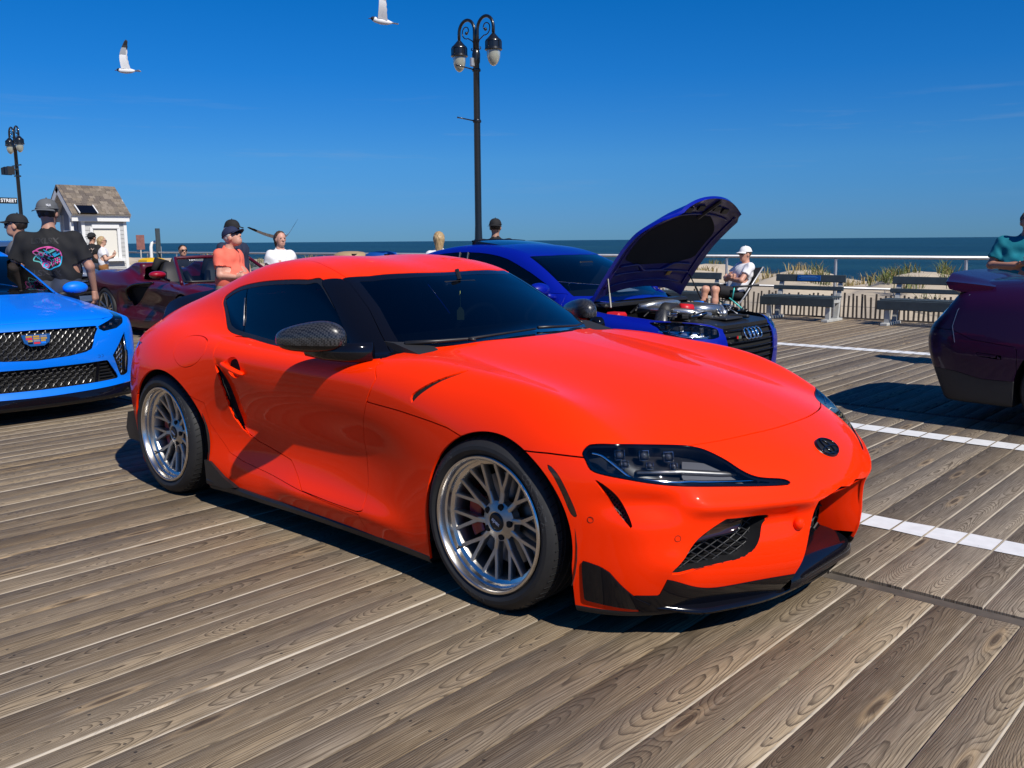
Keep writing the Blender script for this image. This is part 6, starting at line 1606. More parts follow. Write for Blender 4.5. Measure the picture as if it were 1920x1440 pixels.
# engine bay
eb = put("engine_bay", None, R_)
tub = bay.offset(-.0); V = tub.V.copy(); V[:, 2] = .50; Surf(V, tub.N, tub.T).both().obj("bay_floor", M['void'], eb)
B = bay.edged(.32, direction=(0, 0, -1)); Surf(B.V, B.N, B.T[len(bay.T):]).both().obj("bay_wall", M['black_plastic'], eb)
mb = MB(); mb.box((-1.16, 0, .885), (.16, 1.40, .05), bev=.02); mb.build("cowl", M['black_satin'], eb, deg=30)
mb = MB(); mb.box((-.70, 0, .70), (.62, .50, .18), bev=.04); mb.build("engine_block", M['alu'], eb, deg=30)
for sg in (-1, 1):
    mb = MB(); mb.box((-.72, sg * .25, .79), (.60, .14, .07), bev=.02); mb.build("cylinder_cover", M['black_satin'], eb, deg=30)
    mb = MB(); mb.tube([(-1.02, sg * .30, .83), (-.80, sg * .36, .855), (-.50, sg * .30, .84), (-.36, sg * .12, .80)], .034, 10); mb.build("charge_pipe", M['alu'], eb, smooth=True)
mb = MB(); mb.tube([(-.98, -.32, .86), (-.92, -.12, .885), (-.92, .12, .885), (-.98, .32, .86)], .035, 10); mb.build("crossover_pipe", M['alu'], eb, smooth=True)
mb = MB(); mb.lathe([(.0, .0), (.078, .0), (.085, .02), (.062, .17), (.05, .18), (.0, .18)], n=24, R=Matrix.Rotation(-.55, 3, 'X') @ Matrix.Rotation(-.25, 3, 'Y'), c=(-.56, -.60, .70)); mb.build("air_intake", M['carbon'], eb, deg=40)
mb = MB(); mb.tube([(-.60, -.50, .84), (-.66, -.38, .87), (-.64, -.24, .865)], [.060, .058, .045], 14); mb.build("intake_hose", M['black_plastic'], eb, smooth=True)
mb = MB(); mb.tube([(-.60, -.24, .865), (-.54, -.14, .855)], .046, 14); mb.build("red_coupler", M['red'], eb, smooth=True)
mb = MB(); mb.tube([(-.54, -.14, .855), (-.46, .0, .845), (-.44, .15, .83)], .045, 12); mb.build("throttle_pipe", M['alu'], eb, smooth=True)
mb = MB(); mb.box((-1.0, -.66, .80), (.16, .14, .08), bev=.02); mb.build("fuse_box", M['red'], eb, deg=30)
mb = MB(); mb.box((-.62, .50, .80), (.20, .22, .03), R=Matrix.Rotation(.2, 3, 'X'), bev=.01); mb.build("coolant_cover", M['chrome_dark'], eb)
mb = MB(); mb.lathe([(0, .03), (.05, .03), (.055, .0)], n=16, c=(-.85, .50, .85)); mb.build("washer_cap", M['blue_light'], eb, deg=40)
rr = random.Random(3)
for k in range(46):
    x_, y_ = rr.uniform(-1.0, -.36), rr.uniform(-.55, .62); z_ = .80 + rr.uniform(0, .05)
    mb = MB()
    if k % 3: mb.tube([(x_, y_, z_), (x_ + rr.uniform(-.12, .12), y_ + rr.uniform(-.10, .10), z_ + rr.uniform(.0, .04)), (x_ + rr.uniform(-.2, .2), y_ + rr.uniform(-.2, .2), z_ - .02)], rr.uniform(.006, .014), 6)
    else: mb.box((x_, y_, z_), (rr.uniform(.03, .08), rr.uniform(.03, .07), rr.uniform(.03, .06)), rz=rr.uniform(0, 3), bev=.006)
    mb.build("engine_fitting", [M['alu'], M['black_satin'], M['chrome_dark'], M['black_plastic']][k % 4], eb, smooth=bool(k % 3))
mb = MB(); mb.prism([(-.065, .0), (-.072, .40), (-.16, .50), (-.42, .48), (-.40, .20), (-.33, .0), (-.40, -.20), (-.42, -.48), (-.16, -.50), (-.072, -.40)], (0, 0, .712), Vector((1, 0, -.10)).normalized(), (0, 1, 0), (0, 0, 1), .030); mb.build("radiator_cover", M['black_satin'], eb)
mb = MB(); mb.box((-.26, .22, .785), (.20, .05, .03), bev=.012); mb.box((-.26, -.02, .78), (.18, .30, .022), bev=.01); mb.build("air_duct", M['black_plastic'], eb, deg=30)
# grille, rings, lamps
go = au.put("grille_back", gr, M['void'], off=-.03, edge=0); B = gr.edged(.03); Surf(B.V, B.N, B.T[len(gr.T):]).both().obj("grille_frame", M['black_gloss'], R_)
for k in range(9):
    z_ = .30 + k * .050; w_ = np.interp(z_, [.28, .34, .5, .7, .74], [.29, .36, .40, .415, .38]); mb = MB(); mb.tube([front_pt(fA, a_, z_, .008) for a_ in np.linspace(-w_, w_, 9)], .0095, 6, flat=.6); mb.build("grille_bar", M['black_gloss'], R_, smooth=True)
mb = MB()
for k in range(4):
    c = (k - 1.5) * .068; mb.tube([(front_pt(fA, c + .046 * math.cos(t), .665 + .046 * math.sin(t))[0] + .008, c + .046 * math.cos(t), .665 + .046 * math.sin(t)) for t in np.linspace(0, 2 * PI, 24, False)], .0068, 6, closed=True)
mb.build("ring_emblem", M['chrome'], R_, smooth=True)
for off, m_ in ((0, 'red'), (.024, 'green_enamel'), (.046, 'alu')):
    mb = MB(); p = front_pt(fA, -.275 + off, .645); mb.box((p[0] + .006, p[1], p[2]), (.006, .020, .024)); mb.build("grille_badge", M[m_], R_)
for sg in (-1, 1):
    h = put("headlight", None, R_); q = (lambda s_: s_.mirror()) if sg > 0 else (lambda s_: s_)
    q(hl).obj("lens_cover", M['lens'], h); q(hl.offset(-.055)).obj("housing", M['chrome_dark'], h); B = hl.edged(.055); q(Surf(B.V, B.N, B.T[len(hl.T):])).obj("housing_wall", M['black_gloss'], h)
    for k in range(6):
        p = front_pt(fA, .50 + k * .058, .700 + k * .009, .03); mb = MB(); mb.box((p[0], p[1] * sg, p[2]), (.03, .045, .05), bev=.008); mb.build("lamp_unit", M['black_gloss' if k % 2 else 'lens_bulb'], h)
    mb = MB(); mb.tube([(lambda p: (p[0], p[1] * sg, p[2]))(front_pt(fA, a_, z_, .02)) for a_, z_ in ((.50, .655), (.62, .655), (.76, .675), (.84, .715))], .010, 8); mb.build("light_strip", M['chrome'], h, smooth=True)
    mb = MB(); mb.sphere((-1.62, sg * 1.00, 1.03), (.08, .13, .068), 18, 12); mb.tube([(-1.62, sg * .92, .98), (-1.58, sg * .82, .96)], .028, 8); mb.build("door_mirror", M['blue_light' if 0 else 'blue_deep'], R_, smooth=True)
mb = MB(); mb.prism([(-1.40, .92), (-1.8, .99), (-2.1, .96), (-2.1, .6), (-1.35, .6)], (0, -.70, 0), (1, 0, 0), (0, 0, 1), (0, 1, 0), 1.40); mb.build("dashboard", M['dash'], R_)
mb = MB(); mb.box((-1.60, .25, .985), (.20, .36, .004), R=Matrix.Rotation(.15, 3, 'Y')); mb.build("dash_card", M['vinyl'], R_)
mb = MB(); mb.box((-1.85, 0, 1.24), (.03, .22, .06), bev=.015); mb.build("rear_view_mirror", M['black_satin'], R_)
for y_ in (-.37, .37):
    mb = MB(); mb.tube([(-2.6, y_, .5), (-2.8, y_, .85), (-2.85, y_, 1.05)], [.24, .24, .16], 12, flat=.4); mb.sphere((-2.86, y_, 1.17), (.06, .13, .09)); mb.build("front_seat", M['seat'], R_, smooth=True)

# ---------------------------------------------------------------- maroon open-top sports car
VETTE = dict(top=[(.02, .56), (-.1, .64), (-.4, .74), (-.8, .82), (-1.2, .85), (-1.6, .86), (-2.4, .88), (-2.8, .90), (-3.1, .99), (-3.6, 1.00), (-4.2, 1.00), (-4.63, .99)], crown=-.02, edge=.04,
    width=[(.1, .88), (-.4, .92), (-1.0, .955), (-1.7, .90), (-2.4, .92), (-3.0, .955), (-3.72, .965), (-4.3, .93), (-4.63, .86)], sidez=[(.1, -.04), (.25, 0), (.45, -.02), (.62, -.005), (.78, .0), (.9, -.05), (1.1, -.12)],
    front=[(0, .0), (.3, -.03), (.6, -.14), (.8, -.32), (.95, -.7)], frontz=[(.1, .0), (.35, .02), (.6, -.06)],
    rear=[(0, -4.63), (.5, -4.60), (.75, -4.53), (.9, -4.40), (1.0, -4.2)], rearz=[(.2, .15), (.5, .02), (.8, 0), (1.0, .04)],
    roof=[(-3.0, 1.0), (-3.2, 1.05), (-3.5, 1.03), (-4.3, .9)], glassw=[(-3, .5), (-4, .5)], belt=.9, tumble=.4, wrap=0, mid=-3.3, floor=.12, cabin=False, rad=.10,
    extra=lambda g, x, a, z: np.where(True, smin(smax(g, .0 + .050 * gauss(z, .50, .20) * sstep(-3.30, -3.0, x) * sstep(-1.5, -2.2, x) + g, .01), smax(smax(np.abs(a - .50) - .24 - .3 * np.maximum(0, 0), (z - (1.13 - .0 * a - 0.30 * sstep(-3.05, -3.9, x) - .05 * np.abs(x + 3.0))) * .9, .06), np.maximum(-4.2 - x, x + 2.78), .08), .07), g))
vt_ = Car("convertible", "maroon open-top sports car with large black side scoop", "sports car", car_field(VETTE), ((-4.75, -1.03, .05), (.12, .03, 1.3)), .024, (-8.45, 3.78, 0), -.048, .97)
R_ = vt_.root; fV = vt_.f
for cx, rr_ in ((-1.0, .345), (-3.72, .365)):
    vt_.arch(cx, rr_ + .03, .34)
    for sg in (-1, 1): plain_wheel(R_, (cx, sg * .83, rr_), sg, rr_, .29, 5, M['silver'])
cab = vt_.cut([(-1.35, -.05), (-1.45, .55), (-1.75, .70), (-2.72, .74), (-2.78, .70), (-2.80, -.05)], vt_.xa, lambda q: .70 - q.V[:, 2], gap=.002)
SCOOP = [(-2.12, .826), (-2.40, .812), (-2.66, .785), (-2.84, .72), (-2.90, .64), (-2.88, .54), (-2.83, .463), (-2.72, .485), (-2.50, .59), (-2.30, .70)]
sc = vt_.cut(SCOOP, vt_.xz, lambda q: .5 + q.V[:, 1], gap=0, smooth=2)
dr = vt_.cut([(-1.62, .86), (-1.50, .62), (-1.55, .26), (-2.55, .24), (-2.74, .36), (-2.74, .44), (-2.50, .575), (-2.26, .70), (-2.08, .83), (-2.15, .88)], vt_.xz, lambda q: .5 + q.V[:, 1]); vt_.put("door", dr, M['maroon'], pair=True)
vent = vt_.cut([(-.62, .60), (-.80, .70), (-1.05, .70), (-1.2, .62), (-1.0, .55)], vt_.xa, lambda q: .6 - q.V[:, 2], gap=0, smooth=2); vt_.put("headlight", vent, M['black_gloss'], off=-.004, edge=.01, pair=True)
vt_.shell(); vt_.put("body", vt_.q, M['maroon'])
for k in (0, 1):
    q = sc.mirror() if k else sc; q.offset(-.07).obj("side_scoop", M['void'], R_); B = sc.edged(.071); w_ = Surf(B.V, B.N, B.T[len(sc.T):]); (w_.mirror() if k else w_).obj("scoop_wall", M['black_satin'], R_)
    sg = 1 if k else -1
    mb = MB(); pts = [surf_point(fV, (x_, -.93, z_), (0, -1, 0), -.012) for x_, z_ in ((-2.12, .835), (-2.40, .822), (-2.67, .795), (-2.86, .728), (-2.92, .64), (-2.89, .53))]; mb.tube([(p[0], p[1] * -sg, p[2]) for p in smooth_poly(pts, False, 3)], .022, 8, flat=.7); mb.build("scoop_blade", M['black_gloss'], R_, smooth=True)
B = cab.edged(.45, direction=(0, 0, -1)); Surf(B.V, B.N, B.T[len(cab.T):]).both().obj("cabin_wall", M['seat'], R_)
V = cab.V.copy(); V[:, 2] = .42; Surf(V, cab.N, cab.T).both().obj("cabin_floor", M['void'], R_)
# windscreen and its frame
def wsp(s_, t): return Vector((-1.18 - .62 * t - .13 * s_ * s_ * (1 - t * .3), s_ * (.79 - .19 * t), .86 + .355 * t - .015 * s_ * s_ * t))
V = [wsp(-.97 + 1.94 * j / 12, i / 5 * .97) for i in range(6) for j in range(13)]; F = [[i * 13 + j, i * 13 + j + 1, i * 13 + 14 + j, i * 13 + 13 + j] for i in range(5) for j in range(12)]
build("windscreen", V, F, M['light_blue_glass'], R_)
mb = MB(); mb.tube([wsp(-1, t) for t in np.linspace(-.05, 1, 8)] + [wsp(s_, 1) for s_ in np.linspace(-.92, .92, 13)] + [wsp(1, t) for t in np.linspace(1, -.05, 8)], .026, 8, flat=1.1); mb.build("windscreen_frame", M['maroon'], R_, smooth=True)
mb = MB(); mb.tube([wsp(s_, .02) + Vector((0, 0, .0)) for s_ in np.linspace(-.95, .95, 13)], .02, 6); mb.build("cowl", M['black_satin'], R_, smooth=True)
V, F = text_mesh("NPC", .055, .0005, .002); base = wsp(-.62, .86); e1_ = (wsp(-.5, .86) - wsp(-.62, .86)).normalized(); e2_ = (wsp(-.62, .95) - base).normalized()
build("windscreen_lettering", [base + e1_ * float(v[0]) + e2_ * float(v[1]) + e1_.cross(e2_) * .012 for v in V], F, M['vinyl'], R_, smooth=False)
mb = MB(); mb.prism([(-1.25, .80), (-1.6, .86), (-1.85, .84), (-1.85, .6), (-1.25, .6)], (0, -.7, 0), (1, 0, 0), (0, 0, 1), (0, 1, 0), 1.4); mb.build("dashboard", M['dash'], R_)
for y_ in (-.36, .36):
    st = put("seat", None, R_)
    mb = MB(); mb.tube([(-2.25, y_, .40), (-2.42, y_, .70), (-2.52, y_, .95), (-2.56, y_, 1.13)], [.24, .25, .20, .10], 14, flat=.4); mb.build("seat_back", M['seat'], st, smooth=True)
    for s2 in (-1, 1):
        mb = MB(); mb.tube([(-2.22, y_ + s2 * .23, .55), (-2.36, y_ + s2 * .23, .80), (-2.44, y_ + s2 * .17, .98)], [.05, .06, .04], 8); mb.build("seat_bolster", M['black_satin'], st, smooth=True)
    mb = MB(); mb.box((-2.02, y_, .50), (.5, .46, .14), bev=.04); mb.build("seat_base", M['seat'], st, deg=30)
    sg = 1 if y_ > 0 else -1
    mb = MB(); mb.tube([(-2.74, y_ - .1, .92), (-2.78, y_, 1.14), (-2.76, y_ + .12 * sg, 1.15), (-2.74, y_ + .2 * sg, 1.0)], [.05, .07, .07, .05], 10); mb.build("folded_top_cloth", M['cloth_black'], R_, smooth=True)
    mb = MB(); mb.sphere((-1.62, sg * 1.0, .975), (.085, .125, .052), 18, 12); mb.build("mirror_cap", M['red_mirror'], R_, smooth=True)
    mb = MB(); mb.sphere((-1.64, sg * .99, .955), (.08, .12, .045), 16, 10); mb.tube([(-1.64, sg * .92, .925), (-1.68, sg * .80, .88)], .02, 8); mb.build("mirror_base", M['black_gloss'], R_, smooth=True)
mb = MB(); mb.tube([(-1.9 + .04 * math.sin(t), .36 + .17 * math.cos(t), .80 + .16 * math.sin(t)) for t in np.linspace(0, 2 * PI, 24, False)], .015, 8, closed=True); mb.build("steering_wheel", M['dash'], R_, smooth=True)

# ---------------------------------------------------------------- purple muscle sedan, only its tail is in view
CHARGER = dict(top=[(.02, .85), (-.3, .95), (-1.2, 1.04), (-1.8, 1.05), (-3.6, 1.10), (-4.2, 1.135), (-4.7, 1.125), (-5.05, 1.10)], crown=.04, edge=.06,
    width=[(.1, .90), (-.9, .95), (-2.0, .93), (-3.2, .94), (-4.0, .965), (-4.6, .945), (-5.05, .88)], sidez=[(.1, -.06), (.28, -.01), (.45, .01), (.62, .02), (.80, .0), (1.0, -.045), (1.15, -.11)],
    front=[(0, 0), (.6, -.1), (.95, -.6)], frontz=[(.1, 0), (.8, -.05)], rear=[(0, -5.10), (.5, -5.08), (.75, -5.05), (.88, -4.97), (1.0, -4.74)], rearz=[(.18, .14), (.35, .07), (.55, .0), (.75, .0), (.95, .14), (1.15, .26)],
    roof=[(-1.5, 1.0), (-2.1, 1.30), (-2.7, 1.45), (-3.2, 1.46), (-3.8, 1.36), (-4.3, 1.18), (-4.6, 1.06)], glassw=[(-1.5, .80), (-3, .80), (-4.6, .70)], belt=1.0, tumble=.4, wrap=.16, mid=-2.8, floor=.20, fillet=.04, rad=.14)
ch = Car("muscle_car", "dark purple sedan seen from its rear corner with raised trunk spoiler", "car", car_field(CHARGER), ((-5.2, -1.05, .08), (.1, .03, 1.5)), .026, (4.86, 4.62, 0), 0.0, .955)
R_ = ch.root; fC = ch.f
for cx in (-.95, -4.0):
    ch.arch(cx, .395, .36)
    for sg in (-1, 1): plain_wheel(R_, (cx, sg * .82, .36), sg, .36, .26, 5, M['black_satin'])
sw = ch.cut([(-2.0, 1.05), (-2.5, 1.33), (-3.0, 1.385), (-3.6, 1.32), (-4.0, 1.15), (-3.9, 1.1)], ch.xz, lambda q: .45 + q.V[:, 1], smooth=3); ch.put("side_window", sw, M['glass_side'], off=-.004, edge=0, pair=True)
ws = ch.cut([(-1.4, -.05), (-1.6, .7), (-2.45, .58), (-2.35, -.05)], ch.xa, lambda q: 1.0 - q.V[:, 2]); ch.put("windscreen", ws, M['glass_dark'], off=-.004, edge=0)
rw = ch.cut([(-3.7, -.05), (-3.75, .55), (-4.3, .5), (-4.35, -.05)], ch.xa, lambda q: 1.1 - q.V[:, 2]); ch.put("rear_window", rw, M['glass_dark'], off=-.004, edge=0)
tl = ch.cut([(-.05, .80), (.80, .80), (.84, .86), (.80, .93), (-.05, .93)], ch.az, lambda q: q.V[:, 0] + 4.86); ch.put("tail_lamp", tl, M['red_lamp'], off=-.004)
lo = ch.cut([(-4.2, .40), (-4.62, .40), (-4.80, .44), (-5.3, .47), (-5.3, .0), (-3.0, .0), (-3.0, .30), (-3.55, .30), (-3.6, .38)], ch.xz, lambda q: q.V[:, 0] + 3.55); ch.put("rear_valance", lo, M['black_plastic'], off=-.002, edge=.02)
mk = ch.cut([(-4.47, .585), (-4.66, .600), (-4.66, .570), (-4.47, .555)], ch.xz, lambda q: .5 + q.V[:, 1], gap=.0015); ch.put("side_marker", mk, M['purple'], off=-.001, edge=.006, pair=True)
bu = ch.cut([(-4.37, .35), (-4.385, .655), (-4.70, .69), (-4.84, .75), (-5.3, .77), (-5.3, .2), (-4.37, .2)], ch.xz, gap=.002); ch.put("rear_bumper", bu, M['purple'])
tr = ch.cut([(-4.45, -.05), (-4.45, .70), (-4.75, .74), (-5.2, .74), (-5.2, -.05)], ch.xa, lambda q: .97 - q.V[:, 2], gap=.003); ch.put("trunk_lid", tr, M['purple'])
dr = ch.cut([(-1.75, 1.03), (-1.7, .3), (-2.9, .3), (-2.92, 1.06)], ch.xz, lambda q: .5 + q.V[:, 1]); ch.put("door", dr, M['purple'], pair=True)
ch.shell(); ch.put("body", ch.q, M['purple'])
V = []; F = []; ys = np.linspace(-.80, .80, 31)
for y_ in ys:
    a = abs(y_); rise = 1 - sstep(.52, .80, a) * .55; xo = -5.00 + .12 * a ** 3
    for dx, dz in ((.34, .0), (.20, .035), (.06, .062), (-.005, .072), (-.012, .060), (.015, -.06), (.10, -.10), (.3, -.09)): V.append((xo + dx, y_, 1.105 - .03 * a * a + dz * rise - .01 * (1 - rise)))
k8 = 8
for i in range(30):
    for k in range(k8): F.append([i * k8 + k, i * k8 + (k + 1) % k8, (i + 1) * k8 + (k + 1) % k8, (i + 1) * k8 + k])
F += [list(range(8)), [len(V) - 1 - k for k in range(8)]]
auto_smooth(build("spoiler", V, F, M['purple'], R_), 40)
for sg in (-1, 1):
    mb = MB(); mb.tube([(-4.6, sg * .66, .265), (-4.90, sg * .66, .265)], [.04, .045], 14, cap=False, flat=.7); mb.build("exhaust_tip", M['black_satin'], R_, smooth=True)
    mb = MB(); mb.tube([surf_point(fC, (x_, -.9, z_), (-.5, -1, 0), -.001) * np.array([1, -sg, 1]) for x_, z_ in ((-4.80, 1.02), (-4.83, .90), (-4.84, .78), (-4.80, .66))], .003, 4); mb.build("panel_seam", M['silver'], R_)

# ---------------------------------------------------------------- grey-blue pickup far behind, mostly hidden
PICK = dict(top=[(.02, .98), (-.1, 1.06), (-.5, 1.10), (-1.3, 1.13), (-5, 1.15)], crown=.05, edge=.04, width=[(.1, .92), (-1, .96), (-5, .95)], sidez=[(.1, -.05), (.4, 0), (.9, .0), (1.1, -.05)],
    front=[(0, 0), (.5, -.03), (.8, -.10), (.95, -.4)], frontz=[(.2, .0), (.6, .03), (1.0, -.05)], rear=[(0, -4.9), (.9, -4.85)], rearz=[(.2, .0), (1.0, 0)],
    roof=[(-1.2, 1.1), (-1.6, 1.32), (-2.1, 1.52), (-2.8, 1.58), (-3.8, 1.55), (-4.7, 1.40)], glassw=[(-1.2, .82), (-4.5, .80)], belt=1.1, tumble=.35, wrap=.1, mid=-2.5, floor=.25, fillet=.03)
pk = Car("utility_car", "grey-blue utility car with a black barred grille behind the convertible", "car", car_field(PICK), ((-5.0, -1.02, .15), (.12, .03, 1.65)), .04, (-12.9, 2.55, 0), -.12, .92)
R_ = pk.root; fP = pk.f
for cx in (-.95, -3.8):
    pk.arch(cx, .40, .36)
    for sg in (-1, 1): plain_wheel(R_, (cx, sg * .80, .37), sg, .37, .25, 5, M['silver'])
ws = pk.cut([(-1.25, -.05), (-1.42, .72), (-2.0, .62), (-1.95, -.05)], pk.xa, lambda q: 1.1 - q.V[:, 2]); pk.put("windscreen", ws, M['glass_dark'], off=-.004, edge=0)
sw = pk.cut([(-1.7, 1.15), (-2.15, 1.45), (-4.2, 1.45), (-4.3, 1.17)], pk.xz, lambda q: .45 + q.V[:, 1]); pk.put("side_window", sw, M['glass_side'], off=-.004, edge=0, pair=True)
g = pk.cut([(-.05, .95), (.72, .93), (.75, .60), (-.05, .58)], pk.az, lambda q: -.5 - q.V[:, 0], gap=0); pk.put("grille_back", g, M['void'], off=-.02, edge=.02)
pk.shell(); pk.put("body", pk.q, M['greyblue'])
for k in range(5):
    mb = MB(); z_ = .62 + k * .075; mb.tube([front_pt(fP, a_, z_, 0) for a_ in np.linspace(-.72, .72, 9)], .014, 6); mb.build("grille_bar", M['black_gloss'] if k % 2 == 0 else M['chrome_dark'], R_, smooth=True)
mb = MB(); mb.box((.02, 0, .44), (.08, 1.7, .12), bev=.03); mb.build("bumper_bar", M['chrome_dark'], R_, deg=30)
for sg in (-1, 1):
    mb = MB(); mb.sphere((-1.6, sg * 1.02, 1.2), (.08, .12, .10)); mb.build("door_mirror", M['greyblue'], R_, smooth=True)
# ================================================================ people
def cone(P, a, b, r0, r1):
    a = np.asarray(a, float); b = np.asarray(b, float); ab = b - a; l2 = float(ab @ ab) + 1e-12
    t = np.clip(((P[0] - a[0]) * ab[0] + (P[1] - a[1]) * ab[1] + (P[2] - a[2]) * ab[2]) / l2, 0, 1)
    return np.sqrt((P[0] - a[0] - t * ab[0]) ** 2 + (P[1] - a[1] - t * ab[1]) ** 2 + (P[2] - a[2] - t * ab[2]) ** 2) - (r0 + (r1 - r0) * t)
def ell(P, c, r):
    k = np.sqrt(((P[0] - c[0]) / r[0]) ** 2 + ((P[1] - c[1]) / r[1]) ** 2 + ((P[2] - c[2]) / r[2]) ** 2); return (k - 1) * min(r)
def sblend(ds, k):
    d = ds[0]
    for e in ds[1:]: d = smin(d, e, k)
    return d
SKIN = {}
def skin(tone):
    if tone not in SKIN: SKIN[tone] = mat("skin", tone, .5, noise=.10, nscale=22)
    return SKIN[tone]
CLOTH = {}
def cloth(name, c):
    if (name, c) not in CLOTH: CLOTH[(name, c)] = mat(name, c, .85, noise=.10, nscale=9, bump=.004)
    return CLOTH[(name, c)]
def net(f, lo, hi, h, box_h=None):
    V, T, Q = surface_net(f, lo, hi, h); V, N = settle(f, V, 2)
    g = np.cross(V[T[:, 1]] - V[T[:, 0]], V[T[:, 2]] - V[T[:, 0]])
    if (g * N[T[:, 0]]).sum() < 0: T = T[:, ::-1]
    return Surf(V, N, T)
def frame_to(d, up=(0, 0, 1)):
    d = np.asarray(d, float); d = d / np.linalg.norm(d); s_ = np.cross(d, up); s_ = s_ / (np.linalg.norm(s_) + 1e-9); return d, s_, np.cross(s_, d)
def hand_parts(w, d, side, curl=.35, palm_n=None):
    """palm, four unequal bent fingers and a thumb that leaves the side of the palm; d runs along the hand, palm_n out of the palm"""
    w = np.asarray(w, float); d = np.asarray(d, float) / np.linalg.norm(d); n = np.asarray(palm_n, float); n = n - d * (n @ d); n = n / np.linalg.norm(n); s_ = np.cross(d, n) * side
    out = [("c", w - d * .01, w + d * .075 + s_ * .012, .026, .030), ("c", w + d * .02 - s_ * .012, w + d * .075 - s_ * .022, .022, .024)]
    for k, (o, l) in enumerate(((-.033, .058), (-.011, .072), (.011, .078), (.032, .070))):
        b = w + d * .088 + s_ * o; m = b + (d * math.cos(curl) + n * math.sin(curl)) * l * .5; e = m + (d * math.cos(curl * 2.2) + n * math.sin(curl * 2.2)) * l * .5
        out += [("c", b - d * .02, m, .0105, .0095), ("c", m, e, .0095, .0075)]
    b = w + d * .025 + s_ * .030; m = b + (d * .55 + s_ * .75 + n * .25) * .040; e = m + (d * .85 + s_ * .25 + n * .35) * .034; out += [("c", b, m, .014, .012), ("c", m, e, .012, .009)]
    return out
def person(label, loc, face, H, tone=(.45, .24, .15), shirt=None, pants=None, hair=None, cap=None, glasses=False, J=None, wide=1.0, look=(0, 0), sleeve=.55, hem=.84, h=.018, hair_len=0.0, legs="shorts", belly=0.0, tank=False, female=False, group=None, fine_hands=False, beard=None):
    """standing unless J moves joints; local +y is the way the person faces; lengths in metres for a 1.75 m body"""
    k = H / 1.75; root = thing("person", label, "person", loc, face - PI / 2, group); root.scale = (k,) * 3
    D = dict(ankle=[(-.10, -.02, .09), (.10, .02, .09)], knee=[(-.11, .02, .49), (.11, .04, .49)], hip=[(-.095, 0, .91), (.095, 0, .91)], pelvis=(0, 0, .98), waist=(0, .005, 1.10), chest=(0, .0, 1.30), neck=(0, -.005, 1.47), head=(0, .02, 1.625), sho=[(-.178, -.005, 1.385), (.178, -.005, 1.385)] if not female else [(-.150, -.005, 1.375), (.150, -.005, 1.375)], elbow=[(-.245, -.03, 1.13), (.245, -.03, 1.13)], wrist=[(-.255, .06, .89), (.255, .06, .89)], handdir=[(0, .15, -1), (0, .15, -1)], palm=[(1, 0, 0), (-1, 0, 0)], curl=[.45, .45])
    if J: D.update(J)
    A = lambda v: np.asarray(v, float)
    for q in ("sho",): D[q] = [(D[q][0][0] * wide, *D[q][0][1:]), (D[q][1][0] * wide, *D[q][1][1:])]
    hip, kn, an, sh, el, wr = D["hip"], D["knee"], D["ankle"], D["sho"], D["elbow"], D["wrist"]; pel, wa, chv, nk, hd = map(A, (D["pelvis"], D["waist"], D["chest"], D["neck"], D["head"]))
    yaw, pit = look
    Rh = np.array(Matrix.Rotation(yaw, 3, 'Z') @ Matrix.Rotation(-pit, 3, 'X'))
    def hl_(P): q = np.stack([P[0] - hd[0], P[1] - hd[1], P[2] - hd[2]], -1) @ Rh; return q[..., 0], q[..., 1], q[..., 2]
    tw = .105 * wide
    def torso(P, inf=0.0):
        ds = [cone(P, (sx * tw, pel[1], pel[2] - .02), (sx * tw * .95, wa[1] + belly * .5, wa[2]), .098 + inf, .098 + inf + belly * .25) for sx in (-1, 1)] + [cone(P, (sx * tw * .95, wa[1] + belly * .5, wa[2]), (sx * tw * 1.05, chv[1], chv[2]), .098 + inf + belly * .25, .108 + inf) for sx in (-1, 1)]
        ds = [smax(d, np.abs(P[1] - (pel[1] + chv[1]) / 2 - belly * .4) - .128 - inf - belly * .4, .05) if not J or "hip" not in (J or {}) else d for d in ds]
        ds += [cone(P, chv + A((0, 0, .02)), A(s_), .112 + inf, .056 + inf) for s_ in sh] + [cone(P, chv + A((0, 0, .05)), nk, .09 + inf, .055 + inf)]
        if belly: ds.append(ell(P, wa + A((0, .06 + belly, -.01)), (.155 * wide, .10 + belly, .17)))
        if female: ds += [ell(P, chv + A((sx * .075, .085, -.03)), (.075, .07, .075)) for sx in (-1, 1)]
        return sblend(ds, .06)
    def arm(P, i, inf=0.0): return sblend([cone(P, sh[i], el[i], .054 * (.5 + .5 * wide) + inf, .042 + inf), cone(P, el[i], wr[i], .042 + inf, .028 + inf)], .02)
    def leg(P, i, inf=0.0): return sblend([cone(P, hip[i], kn[i], .092 * (.6 + .4 * wide) + inf, .060 + inf), cone(P, kn[i], A(kn[i]) * .6 + A(an[i]) * .4 + A((0, -.018, 0)), .058 + inf, .058 + inf), cone(P, A(kn[i]) * .6 + A(an[i]) * .4, an[i], .050 + inf, .038 + inf)], .03)
    def head(P):
        x, y, z = hl_(P); Q = (x, y, z)
        d = sblend([ell(Q, (0, -.008, .030), (.078, .098, .092)), ell(Q, (0, .018, -.030), (.062, .074, .078)), ell(Q, (0, .040, -.085), (.038, .042, .030))], .035)
        d = smin(d, cone(Q, (0, .088, .012), (0, .108, -.022), .010, .015), .012)                      # nose
        d = smin(d, ell(Q, (0, .078, -.058), (.026, .016, .010)), .008)                                  # lips
        for sx in (-1, 1):
            d = -smin(-d, ell(Q, (sx * .032, .100, .014), (.020, .014, .012)), .012)                     # eye sockets
            d = smin(d, ell(Q, (sx * .079, -.005, -.005), (.012, .026, .034)), .010)                     # ears
        return d
    sk = skin(tone)
